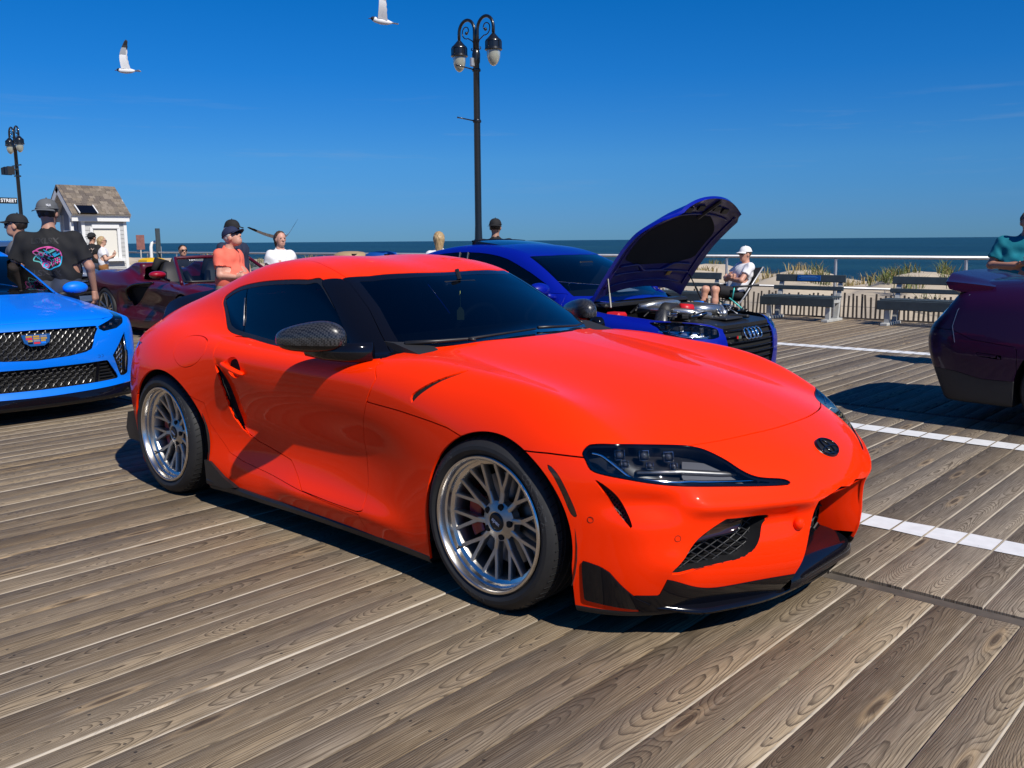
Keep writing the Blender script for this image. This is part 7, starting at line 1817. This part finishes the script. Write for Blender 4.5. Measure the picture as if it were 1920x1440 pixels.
    def body(x, y, z):
        P = (x, y, z); d = sblend([torso(P)] + [arm(P, i) for i in (0, 1)] + [leg(P, i) for i in (0, 1)], .035)
        d = smin(d, cone(P, nk - A((0, 0, .04)), hd - A((0, .02, .05)), .055, .052), .04); d = smin(d, head(P), .02)
        for i in (0, 1): d = smin(d, cone(P, A(an[i]) + A((0, -.04, -.045)), A(an[i]) + A((0, .14, -.06)), .036, .028), .02)
        return d
    pts = np.array([hd + A((0, 0, .15)), hd - A((.1, .12, 0)), hd + A((.1, .14, 0))] + [A(q) for q in (*hip, *kn, *an, *sh, *el, *wr)]); lo = pts.min(0) - .19; hi = pts.max(0) + .19; lo[2] = max(lo[2], -.02)
    B = net(body, lo, hi, h); parts = [B]
    for i in (0, 1):
        hp = hand_parts(wr[i], D["handdir"][i], -1 if i == 0 else 1, D["curl"][i], D["palm"][i])
        f = lambda x, y, z: sblend([cone((x, y, z), *c[1:]) for c in hp], .010)
        q = np.array([c[j] for c in hp for j in (1, 2)]); parts.append(net(f, q.min(0) - .04, q.max(0) + .04, .0085 if fine_hands else .011))
    b = parts[0]
    for p in parts[1:]: b = b.join(p)
    b.obj("body", sk, root)
    if shirt:
        sl = sleeve
        def shirt_f(x, y, z):
            P = (x, y, z); d = torso(P, .016); wr_ = .0045 * np.sin(z * 38 + 6 * np.sin(x * 9 + y * 5)) * np.sin(x * 21 + z * 7)
            d = sblend([d] + [cone(P, sh[i], A(sh[i]) + (A(el[i]) - A(sh[i])) * sl, .054 * (.5 + .5 * wide) + .016, .054 + .020) for i in (0, 1)] if not tank else [d], .03)
            hemz = hem; d = smax(d, hemz - z, .004)
            for i in (0, 1):
                if not tank: v = A(el[i]) - A(sh[i]); v = v / np.linalg.norm(v); e = A(sh[i]) + (A(el[i]) - A(sh[i])) * (sl + .04); m = (P[0] - e[0]) * v[0] + (P[1] - e[1]) * v[1] + (P[2] - e[2]) * v[2]; near = np.sqrt((P[0] - e[0]) ** 2 + (P[1] - e[1]) ** 2 + (P[2] - e[2]) ** 2) - .13; d = smax(d, np.minimum(m, 1) - 9.0 * np.maximum(near, 0), .004)
            d = -smin(-d, ell(P, nk + A((0, .03, .035)), (.085, .085, .055)), .01)
            return d + wr_
        person.shirt_f = shirt_f
        S_ = net(shirt_f, lo, np.array([hi[0], hi[1], min(hi[2], nk[2] + .08)]), h); so = S_.obj("shirt", shirt, root)
    if pants:
        end = {"shorts": .92, "long": 1.95, "bermuda": 1.0}[legs]
        def pants_f(x, y, z):
            P = (x, y, z); ds = [cone(P, (sx * tw, pel[1], pel[2] - .02), (sx * tw, wa[1], wa[2] - .04), .118, .112) for sx in (-1, 1)]
            for i in (0, 1):
                ds.append(cone(P, hip[i], A(hip[i]) + (A(kn[i]) - A(hip[i])) * min(end, 1), .115 * (.6 + .4 * wide), .090))
                if end > 1: ds.append(cone(P, kn[i], A(kn[i]) + (A(an[i]) - A(kn[i])) * .95, .082, .068))
            d = sblend(ds, .035)
            if end <= 1:
                for i in (0, 1): v = A(kn[i]) - A(hip[i]); v = v / np.linalg.norm(v); e = A(kn[i]) - v * (.06 if end < 1 else .0); m = (x - e[0]) * v[0] + (y - e[1]) * v[1] + (z - e[2]) * v[2]; nr = np.sqrt((x - e[0]) ** 2 + (y - e[1]) ** 2 + (z - e[2]) ** 2) - .16; d = smax(d, m - 9 * np.maximum(nr, 0), .004)
            return d + .005 * np.sin(z * 30 + x * 12) * np.sin(x * 17 + y * 11)
        net(pants_f, lo, np.array([hi[0], hi[1], wa[2] + .12]), h).obj("shorts" if end <= 1 else "trousers", pants, root)
    for i in (0, 1):
        a = A(an[i]); f = lambda x, y, z: smax(sblend([cone((x, y, z), a + A((0, -.035, -.045)), a + A((0, .155, -.055)), .046, .040), cone((x, y, z), a + A((0, -.02, -.05)), a + A((0, -.02, -.01)), .048, .046)], .03), -(z - a[2] + .088), .004)
        net(f, a - A((.09, .13, .1)), a + A((.09, .24, .08)), .014).obj("shoe", M['shoe'], root)
    Mh = Matrix.Translation(Vector(hd)) @ Matrix(Rh.tolist()).to_4x4()
    W = lambda *p: Mh @ Vector(p)
    if hair:
        def hair_f(x, y, z):
            q = hl_((x, y, z)); d = ell(q, (0, -.014, .034), (.089, .106, .100)); front = q[1] - .035 - .45 * (q[2] - .06); d = smax(d, np.minimum(front, 1), .02); d = smax(d, -(q[2] + .055 + .3 * q[1]) if not hair_len else -(q[2] + .075 + hair_len * .35) + 0 * q[1], .02)
            if hair_len: d = smin(d, smax(cone(q, (0, -.055, .0), (.0, -.075, -.06 - hair_len), .088, .050), q[1] - .035, .02), .03)
            return d + .0035 * np.sin(q[0] * 130) * np.sin(q[2] * 40 + q[1] * 60)
        net(hair_f, hd - A((.16, .18, .18 + hair_len)), hd + A((.16, .18, .18)), .013).obj("hair", hair, root)
    if cap:
        cm, cdir = cap; sgn = 1 if cdir == "front" else -1
        mb = MB(); V = []; F = []
        for i in range(9):
            t = i / 8 * PI / 2
            for j in range(24): a = 2 * PI * j / 24; V.append(W(.094 * math.cos(a) * math.cos(t) ** .8, -.012 + .116 * math.sin(a) * math.cos(t) ** .8, .045 + .098 * math.sin(t)))
        for i in range(8):
            for j in range(24): F.append([i * 24 + j, i * 24 + (j + 1) % 24, (i + 1) * 24 + (j + 1) % 24, (i + 1) * 24 + j])
        mb.add(V, F)
        mb.tube([W(.0945 * math.cos(a), -.012 + .1165 * math.sin(a), .050) for a in np.linspace(0, 2 * PI, 24, False)], .007, 6, closed=True); mb.sphere(W(0, -.012, .146), .008, 8, 6); mb.build("cap", cm, root, smooth=True)
        V = []; F = []
        for i in range(5):
            for j in range(11): a = -1.05 + 2.1 * j / 10; rr = i / 4; V.append(W((.092 + .030 * rr) * math.sin(a), -.012 + sgn * ((.113 + .075 * rr) * math.cos(a) + .0), .050 - .016 * rr + .018 * (1 - math.cos(a)) * -1))
        for i in range(4):
            for j in range(10): F.append([i * 11 + j, i * 11 + j + 1, (i + 1) * 11 + j + 1, (i + 1) * 11 + j])
        n = len(V); V2 = V + [v - (Mh.to_3x3() @ Vector((0, 0, .006))) for v in V]; F2 = F + [[n + q for q in f[::-1]] for f in F] + [[44 + j, 45 + j, n + 45 + j, n + 44 + j] for j in range(10)]
        build("cap_brim", V2, F2, cm, root)
    if glasses:
        mb = MB()
        for sx in (-1, 1): mb.sphere(W(sx * .034, .098, .014), (.029, .012, .021), 12, 8, R=Mh.to_3x3()); mb.tube([W(sx * .062, .09, .02), W(sx * .082, .0, .018)], .004, 5)
        mb.tube([W(-.012, .106, .02), W(.012, .106, .02)], .004, 5); mb.build("sunglasses", M['black_gloss'], root, smooth=True)
    else:
        for sx in (-1, 1):
            mb = MB(); mb.sphere(W(sx * .032, .089, .014), .0105, 10, 8); mb.build("eye", M['eye'], root, smooth=True)
    mb = MB(); mb.sphere(W(0, .090, -.058), (.024, .006, .004), 10, 6, R=Mh.to_3x3()); mb.build("mouth", M['lips'], root, smooth=True)
    root["_k"] = k; del root["_k"]
    return root, D
M['shoe'] = mat("shoe_canvas", (.10, .10, .11), .8)
M['eye'] = mat("eye_dark", (.05, .035, .03), .2)
M['lips'] = mat("lips", (.30, .10, .08), .5)
def where(px, depth):
    """a spot on the deck along the line of sight of a photo column, at a given depth"""
    d = _f * 1694.08 + _r * (px - 960) + _u * 268; f2 = Vector((_f.x, _f.y, 0)).normalized(); k = depth / (d.x * f2.x + d.y * f2.y); return (CAM.x + d.x * k, CAM.y + d.y * k, 0.0)
TO_CAM = lambda p: math.atan2(CAM.y - p[1], CAM.x - p[0])
LEFT = math.atan2(-_r.y, -_r.x); RIGHT = math.atan2(_r.y, _r.x); AWAY = math.atan2(_f.y, _f.x)
black_tee = cloth("black_tee", (.010, .010, .011)); white_tee = cloth("white_tee", (.72, .71, .72)); denim = cloth("dark_denim", (.035, .045, .07)); black_short = cloth("black_shorts", (.014, .014, .016))
hair_brown = mat("brown_hair", (.075, .040, .020), .5, noise=.4, nscale=60); hair_blond = mat("blond_hair", (.42, .29, .14), .5, noise=.4, nscale=60); hair_grey = mat("grey_hair", (.42, .40, .38), .6, noise=.3, nscale=60); hair_dark = mat("dark_hair", (.018, .013, .010), .5)
cap_grey = cloth("grey_cap", (.10, .105, .11)); cap_black = cloth("black_cap", (.012, .012, .013)); cap_navy = cloth("navy_cap", (.012, .018, .055)); cap_white = cloth("white_cap", (.75, .74, .72))
# big man with the engine print on his back
pA = where(93, 8.9)
man, DA = person("large man seen from behind in black tee with neon engine print and grey cap", pA, AWAY + .10, 1.80, (.42, .22, .15), black_tee, denim, hair_dark, (cap_grey, "back"), wide=1.28, belly=.03, h=.015, hem=.80, sleeve=.72, J=dict(elbow=[(-.335, -.03, 1.13), (.345, .0, 1.13)], wrist=[(-.33, .10, .92), (.335, .10, .90)]))
shf = person.shirt_f
def back_pt(u, v, lift=.003):
    t = np.linspace(-.45, .1, 300); f = shf(np.full_like(t, u), t, np.full_like(t, v)); i = int(np.argmax(f < 0)); return Vector((u, t[i] - lift, v))
neon = {n: mat("print_" + n, c, .7) for n, c in dict(pink=(.75, .10, .34), cyan=(.03, .42, .62), teal=(.10, .42, .38), dark=(.02, .03, .04)).items()}
pr_ = put("shirt_print", None, man)
def stroke(name, pts, w, closed=False, lift=.003):
    """flat ribbon of ink lying on the cloth"""
    P = smooth_poly(pts, closed, 4); n = len(P); V = []; F = []
    for i in range(n):
        a, b = P[i - 1 if (closed or i) else i], P[(i + 1) % n if (closed or i < n - 1) else i]; t = (b - a) / (np.linalg.norm(b - a) + 1e-9); s_ = np.array([-t[1], t[0]]) * w; V += [back_pt(*(P[i] + s_), lift), back_pt(*(P[i] - s_), lift)]
    for i in range(n if closed else n - 1): j = (i + 1) % n; F.append([2 * i, 2 * j, 2 * j + 1, 2 * i + 1])
    build("print_" + name, V, F, neon[name], pr_, smooth=False)
def fillp(name, pts, lift=.0025):
    V = [back_pt(*p, lift) for p in pts]; c = np.mean(pts, 0); V.append(back_pt(*c, lift)); n = len(pts); build("print_" + name, V, [[i, (i + 1) % n, n] for i in range(n)], neon[name], pr_, smooth=False)
X_ = lambda u, v: ((u - 460) / 460 * .40 + .01, 1.215 - (v - 1210) / 460 * .40)      # sketch units to metres on the back
outl = [(330, 1140), (400, 1105), (500, 1090), (560, 1110), (600, 1140), (612, 1190), (600, 1240), (580, 1290), (520, 1310), (460, 1335), (420, 1320), (390, 1280), (370, 1250), (320, 1235), (330, 1200), (355, 1180), (330, 1160)]
stroke("pink", [X_(*p) for p in outl[:6]] , .0055); stroke("cyan", [X_(*p) for p in outl[5:12]], .006); stroke("teal", [X_(*p) for p in outl[11:]], .005); stroke("pink", [X_(*p) for p in ((325, 1140), (360, 1130), (395, 1150), (360, 1175), (330, 1160))], .006, True)
fillp("cyan", [X_(*p) for p in ((515, 1165), (590, 1130), (605, 1165), (530, 1200))]); fillp("teal", [X_(*p) for p in ((470, 1140), (545, 1110), (560, 1125), (490, 1160))])
for k in range(3): stroke("dark", [X_(545 + k * 20, 1172 - k * 10), X_(556 + k * 20, 1150 - k * 10)], .008, lift=.0045)
for (cx, cy, r, cn) in ((405, 1170, 26, "teal"), (405, 1170, 14, "pink"), (425, 1285, 32, "pink"), (425, 1285, 19, "cyan"), (428, 1287, 8, "pink"), (410, 1225, 18, "pink"), (370, 1205, 10, "teal"), (455, 1160, 13, "cyan")): stroke(cn, [X_(cx + r * math.cos(t), cy + r * math.sin(t)) for t in np.linspace(0, 2 * PI, 10, False)], .0042, True, .0035)
for k in range(4):
    for j in range(3):
        stroke("pink" if (k + j) % 3 else "teal", [X_(500 + k * 24, 1232 + j * 22 - k * 9), X_(516 + k * 24, 1226 + j * 22 - k * 9), X_(514 + k * 24, 1242 + j * 22 - k * 9)], .0040, False, .0035)
for pts, cn in ((((440, 1120), (480, 1150), (500, 1190), (470, 1200)), "cyan"), (((430, 1150), (470, 1185), (520, 1195)), "pink"), (((460, 1210), (490, 1240), (470, 1290)), "teal"), (((440, 1240), (475, 1260), (500, 1300)), "pink"), (((350, 1195), (380, 1225), (390, 1260)), "cyan"), (((520, 1120), (560, 1120), (585, 1140)), "pink"), (((470, 1130), (480, 1105), (540, 1098)), "pink")): stroke(cn, [X_(*p) for p in pts], .0042, False, .0035)
faint = mat("faint_print", (.022, .022, .024), .6)
for txt, v0 in (("LSXLSX", 1.372), ("LSXLSX", 1.075)):
    V, F = text_mesh(txt, .075, 0, .002); build("faint_lettering", [back_pt(float(v[0]), v0 + float(v[1]), .003) for v in V], F, faint, pr_, smooth=False)
V, F = text_mesh("NLA", .028, 0, .001); hd_ = Vector(DA["head"]); build("cap_lettering", [(.055 + float(v[0]) * .8, hd_.y - .012 - .116 * .93, hd_.z + .078 + float(v[1])) for v in V], F, M['white'], man, smooth=False)
# others
pB = where(36, 10.0); person("man in dark cap and black sunglasses looking left behind the large man's shoulder", pB, LEFT + .25, 1.70, (.50, .26, .17), cloth("grey_tee", (.10, .10, .11)), denim, hair_dark, (cap_black, "front"), True, look=(0, -.08))
pC = where(172, 21.5); cm_, DC = person("man in black tee with pale chevrons on the back, standing before the hut", pC, AWAY - .35, 1.63, (.45, .25, .17), black_tee, denim, hair_dark, (cap_black, "back"), wide=1.1, h=.022)
shf = person.shirt_f
pl_ = mat("pale_print", (.55, .42, .34), .8)
for i in range(4):
    for j in range(4 - i):
        u = (j - (3 - i) / 2) * .085; v = 1.36 - i * .075; V = [back_pt(u + a, v + b, .004) for a, b in ((-.035, .02), (0, -.018), (.035, .02), (.035, .0), (0, -.04), (-.035, .0))]; build("chevron_print", V, [[0, 1, 4, 5], [1, 2, 3, 4]], pl_, cm_, smooth=False)
pD = where(190, 21.5); person("blond woman in white top and tan shorts with bent arms, before the hut", pD, RIGHT + .5, 1.55, (.55, .32, .22), white_tee, cloth("tan_shorts", (.30, .13, .04)), hair_blond, None, True, female=True, hair_len=.05, h=.022, J=dict(elbow=[(-.26, .02, 1.15), (.27, .06, 1.15)], wrist=[(-.10, .26, 1.20), (.12, .28, 1.25)], handdir=[(.4, .3, .6), (-.4, .3, .6)], palm=[(0, -1, 0), (0, -1, 0)]))
pE = where(427, 10.3); person("older man in coral tee and navy cap with his head bowed", pE, RIGHT - .25, 1.575, (.55, .27, .19), cloth("coral_tee", (.85, .16, .10)), cloth("khaki_shorts", (.30, .25, .17)), hair_grey, (cap_navy, "front"), True, wide=1.1, belly=.05, look=(0, -.45), J=dict(head=(0, .075, 1.60), neck=(0, .015, 1.465), elbow=[(-.25, -.01, 1.14), (.25, .02, 1.14)], wrist=[(-.20, .22, 1.12), (.20, .22, 1.12)], handdir=[(0, 1, 0), (0, 1, 0)]))
pF = where(436, 11.9); person("person in black cap and navy tank top close behind the coral tee man", pF, RIGHT - .6, 1.665, (.50, .27, .19), cloth("navy_tank", (.015, .022, .05)), denim, hair_grey, (cap_black, "front"), False, tank=True, hair_len=.06)
pG = where(525, 12.8); person("brown haired woman in white tee standing under the low gull", pG, RIGHT - .9, 1.535, (.58, .30, .22), white_tee, denim, hair_brown, None, False, female=True, wide=1.12, belly=.03, hair_len=.09, legs="long")
pH = where(823, 12.6); bw, DH = person("blond woman seen from behind in white tee with a dark bag strap", pH, AWAY + .1, 1.51, (.55, .32, .22), white_tee, denim, hair_blond, None, False, female=True, hair_len=.13, legs="long")
shf = person.shirt_f; V = []
for i in range(12): t = i / 11; u, v = -.10 + .24 * t, 1.42 - .42 * t; V += [back_pt(u - .012, v - .006, .006), back_pt(u + .012, v + .006, .006)]
build("bag_strap", V, [[2 * i, 2 * i + 2, 2 * i + 3, 2 * i + 1] for i in range(11)], black_tee, bw)
for u, v in ((-.14, 1.35), (.17, 1.33), (-.12, 1.28)):
    V = [back_pt(u + .04 * math.cos(t), v + .03 * math.sin(t), .004) for t in np.linspace(0, 2 * PI, 8, False)]; build("shirt_print", V, [list(range(8))], mat("orange_print", (.75, .25, .08), .8), bw, smooth=False)
pI = where(929, 13.4); person("man seen from behind in black cap and black shirt beside the tall lamp", pI, AWAY - .1, 1.69, (.35, .19, .13), black_tee, denim, hair_dark, (cap_black, "back"), wide=1.18, belly=.03, legs="long")
# man in teal, thumbing a phone
pJ = where(1926, 9.4); tm, DJ = person("man in teal tee with sunglasses looking down at a phone in both hands", pJ, TO_CAM(pJ) + .12, 1.665, (.42, .20, .13), cloth("teal_tee", (.0, .17, .22)), black_short, mat("short_brown_hair", (.10, .065, .04), .6, noise=.3, nscale=60), None, True, wide=1.28, belly=.07, look=(0, -.42), h=.014, fine_hands=True, sleeve=.68,
    J=dict(head=(0, .065, 1.605), neck=(0, .01, 1.465), elbow=[(-.335, .04, 1.15), (.335, .04, 1.15)], wrist=[(-.11, .30, 1.16), (.12, .29, 1.15)], handdir=[(.75, .45, .35), (-.75, .45, .30)], palm=[(.3, .2, 1), (-.3, .2, 1)], curl=[.7, .7]))
ph = thing("phone", "dark phone held in the teal man's hands", "phone", pJ, TO_CAM(pJ) + .12 - PI / 2); m_ = MB(); kk = 1.665 / 1.75; m_.box((0, .385 * kk, 1.235 * kk), (.075, .145, .009), R=Matrix.Rotation(.5, 3, 'X'), bev=.004); m_.build("phone_case", M['black_gloss'], ph)
# seated man on a folding beach chair
pK = (-5.27, 10.55, 0); fK = math.atan2(-.80, -.55)
def make_chair(label, loc, face):
    c = thing("beach_chair", label, "beach chair", loc, face - PI / 2); tl = mat("teal_chair_frame", (.05, .40, .38), .4, .3)
    for sx in (-1, 1):
        x = sx * .27; m_ = MB(); m_.tube([(x, .24, .0), (x, -.10, .44), (x, -.42, .92)], .013, 8); m_.build("frame_tube", M['rail'], c, smooth=True)
        m_ = MB(); m_.tube([(x * 1.04, -.36, .0), (x * 1.04, .18, .42)], .013, 8); m_.build("leg", tl, c, smooth=True); m_ = MB(); m_.tube([(x * 1.08, -.34, .62), (x * 1.08, .12, .60)], .017, 8); m_.build("armrest", M['black_plastic'], c, smooth=True)
        m_ = MB(); m_.tube([(x * 1.08, .10, .60), (x * 1.06, .13, .40)], .012, 8); m_.build("arm_strut", tl, c, smooth=True)
    V = []; F = []
    prof = [(.22, .40), (.10, .375), (-.05, .36), (-.12, .40), (-.22, .56), (-.32, .74), (-.42, .92)]
    for i, (y, z) in enumerate(prof):
        for j in range(5): V.append((-.26 + .13 * j, y, z - .02 * (1 - (j - 2) ** 2 / 4)))
    F = [[i * 5 + j, i * 5 + j + 1, (i + 1) * 5 + j + 1, (i + 1) * 5 + j] for i in range(6) for j in range(4)]; o = build("sling_seat", V, F, cloth("black_sling", (.02, .022, .026)), c); return c
make_chair("folding beach chair with teal legs under the seated man in the white cap", pK, fK)
sitJ = dict(pelvis=(0, -.03, .50), waist=(0, -.10, .62), chest=(0, -.19, .80), neck=(0, -.25, .985), head=(0, -.225, 1.135), hip=[(-.095, -.02, .485), (.095, -.02, .485)], knee=[(-.17, .40, .56), (.15, .42, .55)], ankle=[(-.20, .42, .09), (.16, .50, .09)], sho=[(-.185, -.23, .93), (.185, -.23, .93)], elbow=[(-.27, -.03, .71), (.27, -.03, .71)], wrist=[(.06, .085, .735), (-.05, .10, .775)], handdir=[(1, -.25, .05), (-1, -.3, .05)], palm=[(0, -1, 0), (0, -1, 0)], curl=[.5, .5])
person("seated man in white cap, white tee and black shorts with crossed arms", pK, fK, 1.73, (.55, .28, .19), white_tee, black_short, hair_brown, (cap_white, "front"), True, J=sitJ, hem=.50, look=(.25, .02), h=.015, fine_hands=True, legs="shorts")
# someone sitting far behind the convertible, only the head shows
pL = where(348, 20.5); fL = TO_CAM(pL) + .3; make_chair("folding beach chair behind the maroon convertible", pL, fL)
person("dark haired person in sunglasses seated behind the maroon convertible, mostly hidden", pL, fL, 1.86, (.50, .27, .18), cloth("dark_tee", (.03, .03, .035)), denim, hair_dark, None, True, J=sitJ, hem=.50, h=.022)

# ================================================================ gulls
M['gull_white'] = mat("gull_white", (.72, .72, .72), .8); M['gull_grey'] = mat("gull_grey", (.26, .27, .29), .8); M['gull_dark'] = mat("gull_dark", (.012, .012, .014), .7); M['bill'] = mat("gull_bill", (.09, .02, .015), .5)
def gull(label, loc, face, wings, roll=0.0, pitch=0.0, scl=1.0):
    """wings: for each side the shoulder, wrist and tip of the wing in body axes (x forward, y left, z up)"""
    g = thing("gull", label, "gull", loc); g.rotation_euler = (roll, pitch, face); g.scale = (scl,) * 3
    f = lambda x, y, z: sblend([ell((x, y, z), (0, 0, 0), (.15, .058, .056)), ell((x, y, z), (.12, 0, .012), (.055, .042, .042)), cone((x, y, z), (-.10, 0, 0), (-.20, 0, .004), .035, .012)], .03)
    B = net(f, (-.26, -.09, -.09), (.2, .09, .09), .011); B.obj("body", M['gull_white'], g)
    fh = lambda x, y, z: sblend([ell((x, y, z), (.165, 0, .022), (.042, .035, .034)), ell((x, y, z), (.15, 0, .015), (.03, .036, .036))], .02); net(fh, (.08, -.06, -.04), (.23, .06, .08), .009).obj("head", M['gull_dark'], g)
    m_ = MB(); m_.tube([(.20, 0, .018), (.235, 0, .012), (.252, 0, .002)], [.010, .007, .002], 6); m_.build("bill", M['bill'], g, smooth=True)
    V = []; F = []
    for i in range(3):
        for j in range(9): a = (-1 + j / 4) * .42; r = (.0, .06, .135)[i]; V.append((-.17 - r * math.cos(a), r * math.sin(a) + (j - 4) * .004, .004 + .006 * math.cos(j * PI)))
    for i in range(2):
        for j in range(8): F.append([i * 9 + j, i * 9 + j + 1, (i + 1) * 9 + j + 1, (i + 1) * 9 + j])
    V2 = V + [(a, b, c - .004) for a, b, c in V]; F2 = F + [[27 + k for k in q[::-1]] for q in F] + [[18 + j, 19 + j, 46 + j, 45 + j] for j in range(8)]; build("tail", V2, F2, M['gull_white'], g)
    for (s0, s1, s2) in wings:
        s0, s1, s2 = map(Vector, (s0, s1, s2)); ctrl = smooth_poly([s0, s1, s2], False, 7); n = len(ctrl); V = []; F = []; mi = []
        for i, p in enumerate(ctrl):
            t = i / (n - 1); ch = (.165 * (1 - t) ** .35 * (1 - .25 * t) + .014); ax = Vector((1, 0, 0)); lead = Vector(p) + ax * ch * .35
            for j in range(5):
                u = j / 4; cam_ = .020 * math.sin(PI * min(u * 1.6, 1)) * (1 - t); jag = .010 * (i % 2) * (j == 4) * (1 if t > .3 else .3); V.append(lead - ax * (ch * u + jag) + Vector((0, 0, cam_)))
        for i in range(n - 1):
            for j in range(4): F.append([i * 5 + j, i * 5 + j + 1, (i + 1) * 5 + j + 1, (i + 1) * 5 + j]); mi.append(2 if i > n * .62 else (1 if i < n * .62 and j > -1 else 0))
        nv_ = len(V); V2 = V + [v - Vector((0, 0, .006)) for v in V]; F2 = F + [[nv_ + k for k in q[::-1]] for q in F]; mi2 = mi + [2 if m == 2 else 0 for m in mi]
        build("wing", V2, F2, [M['gull_white'], M['gull_grey'], M['gull_dark']], g, midx=mi2)
    return g
def sky_at(px, py, dist):
    d = (_f * 1694.08 + _r * (px - 960) + _u * (720 - py)).normalized(); return CAM + d * dist
gull("white gull with one dark tipped wing raised, high above the hut", sky_at(237, 133, 21.0), LEFT + .1, [((.03, .05, .03), (.06, .10, .32), (-.03, .06, .66)), ((.03, -.05, .03), (.05, .02, .30), (-.035, .10, .62))], roll=.1, pitch=.0, scl=.92)
gull("gull with spread pale tail, wing cut by the top edge of the picture", sky_at(716, 40, 15.5), LEFT + .25, [((.02, .05, .03), (.05, .12, .30), (.10, .10, .66)), ((.02, -.05, .03), (.04, .06, .30), (.085, .14, .64))], roll=-.15, pitch=-.12, scl=.86)
gull("grey gull gliding low with long wings in a shallow V above the white tee woman", sky_at(523, 447, 17.5), AWAY + .5, [((.02, .05, .02), (.05, .28, .08), (-.05, .64, .16)), ((.02, -.05, .02), (.05, -.20, .12), (-.05, -.40, .46))], roll=.10, pitch=.35, scl=.90)
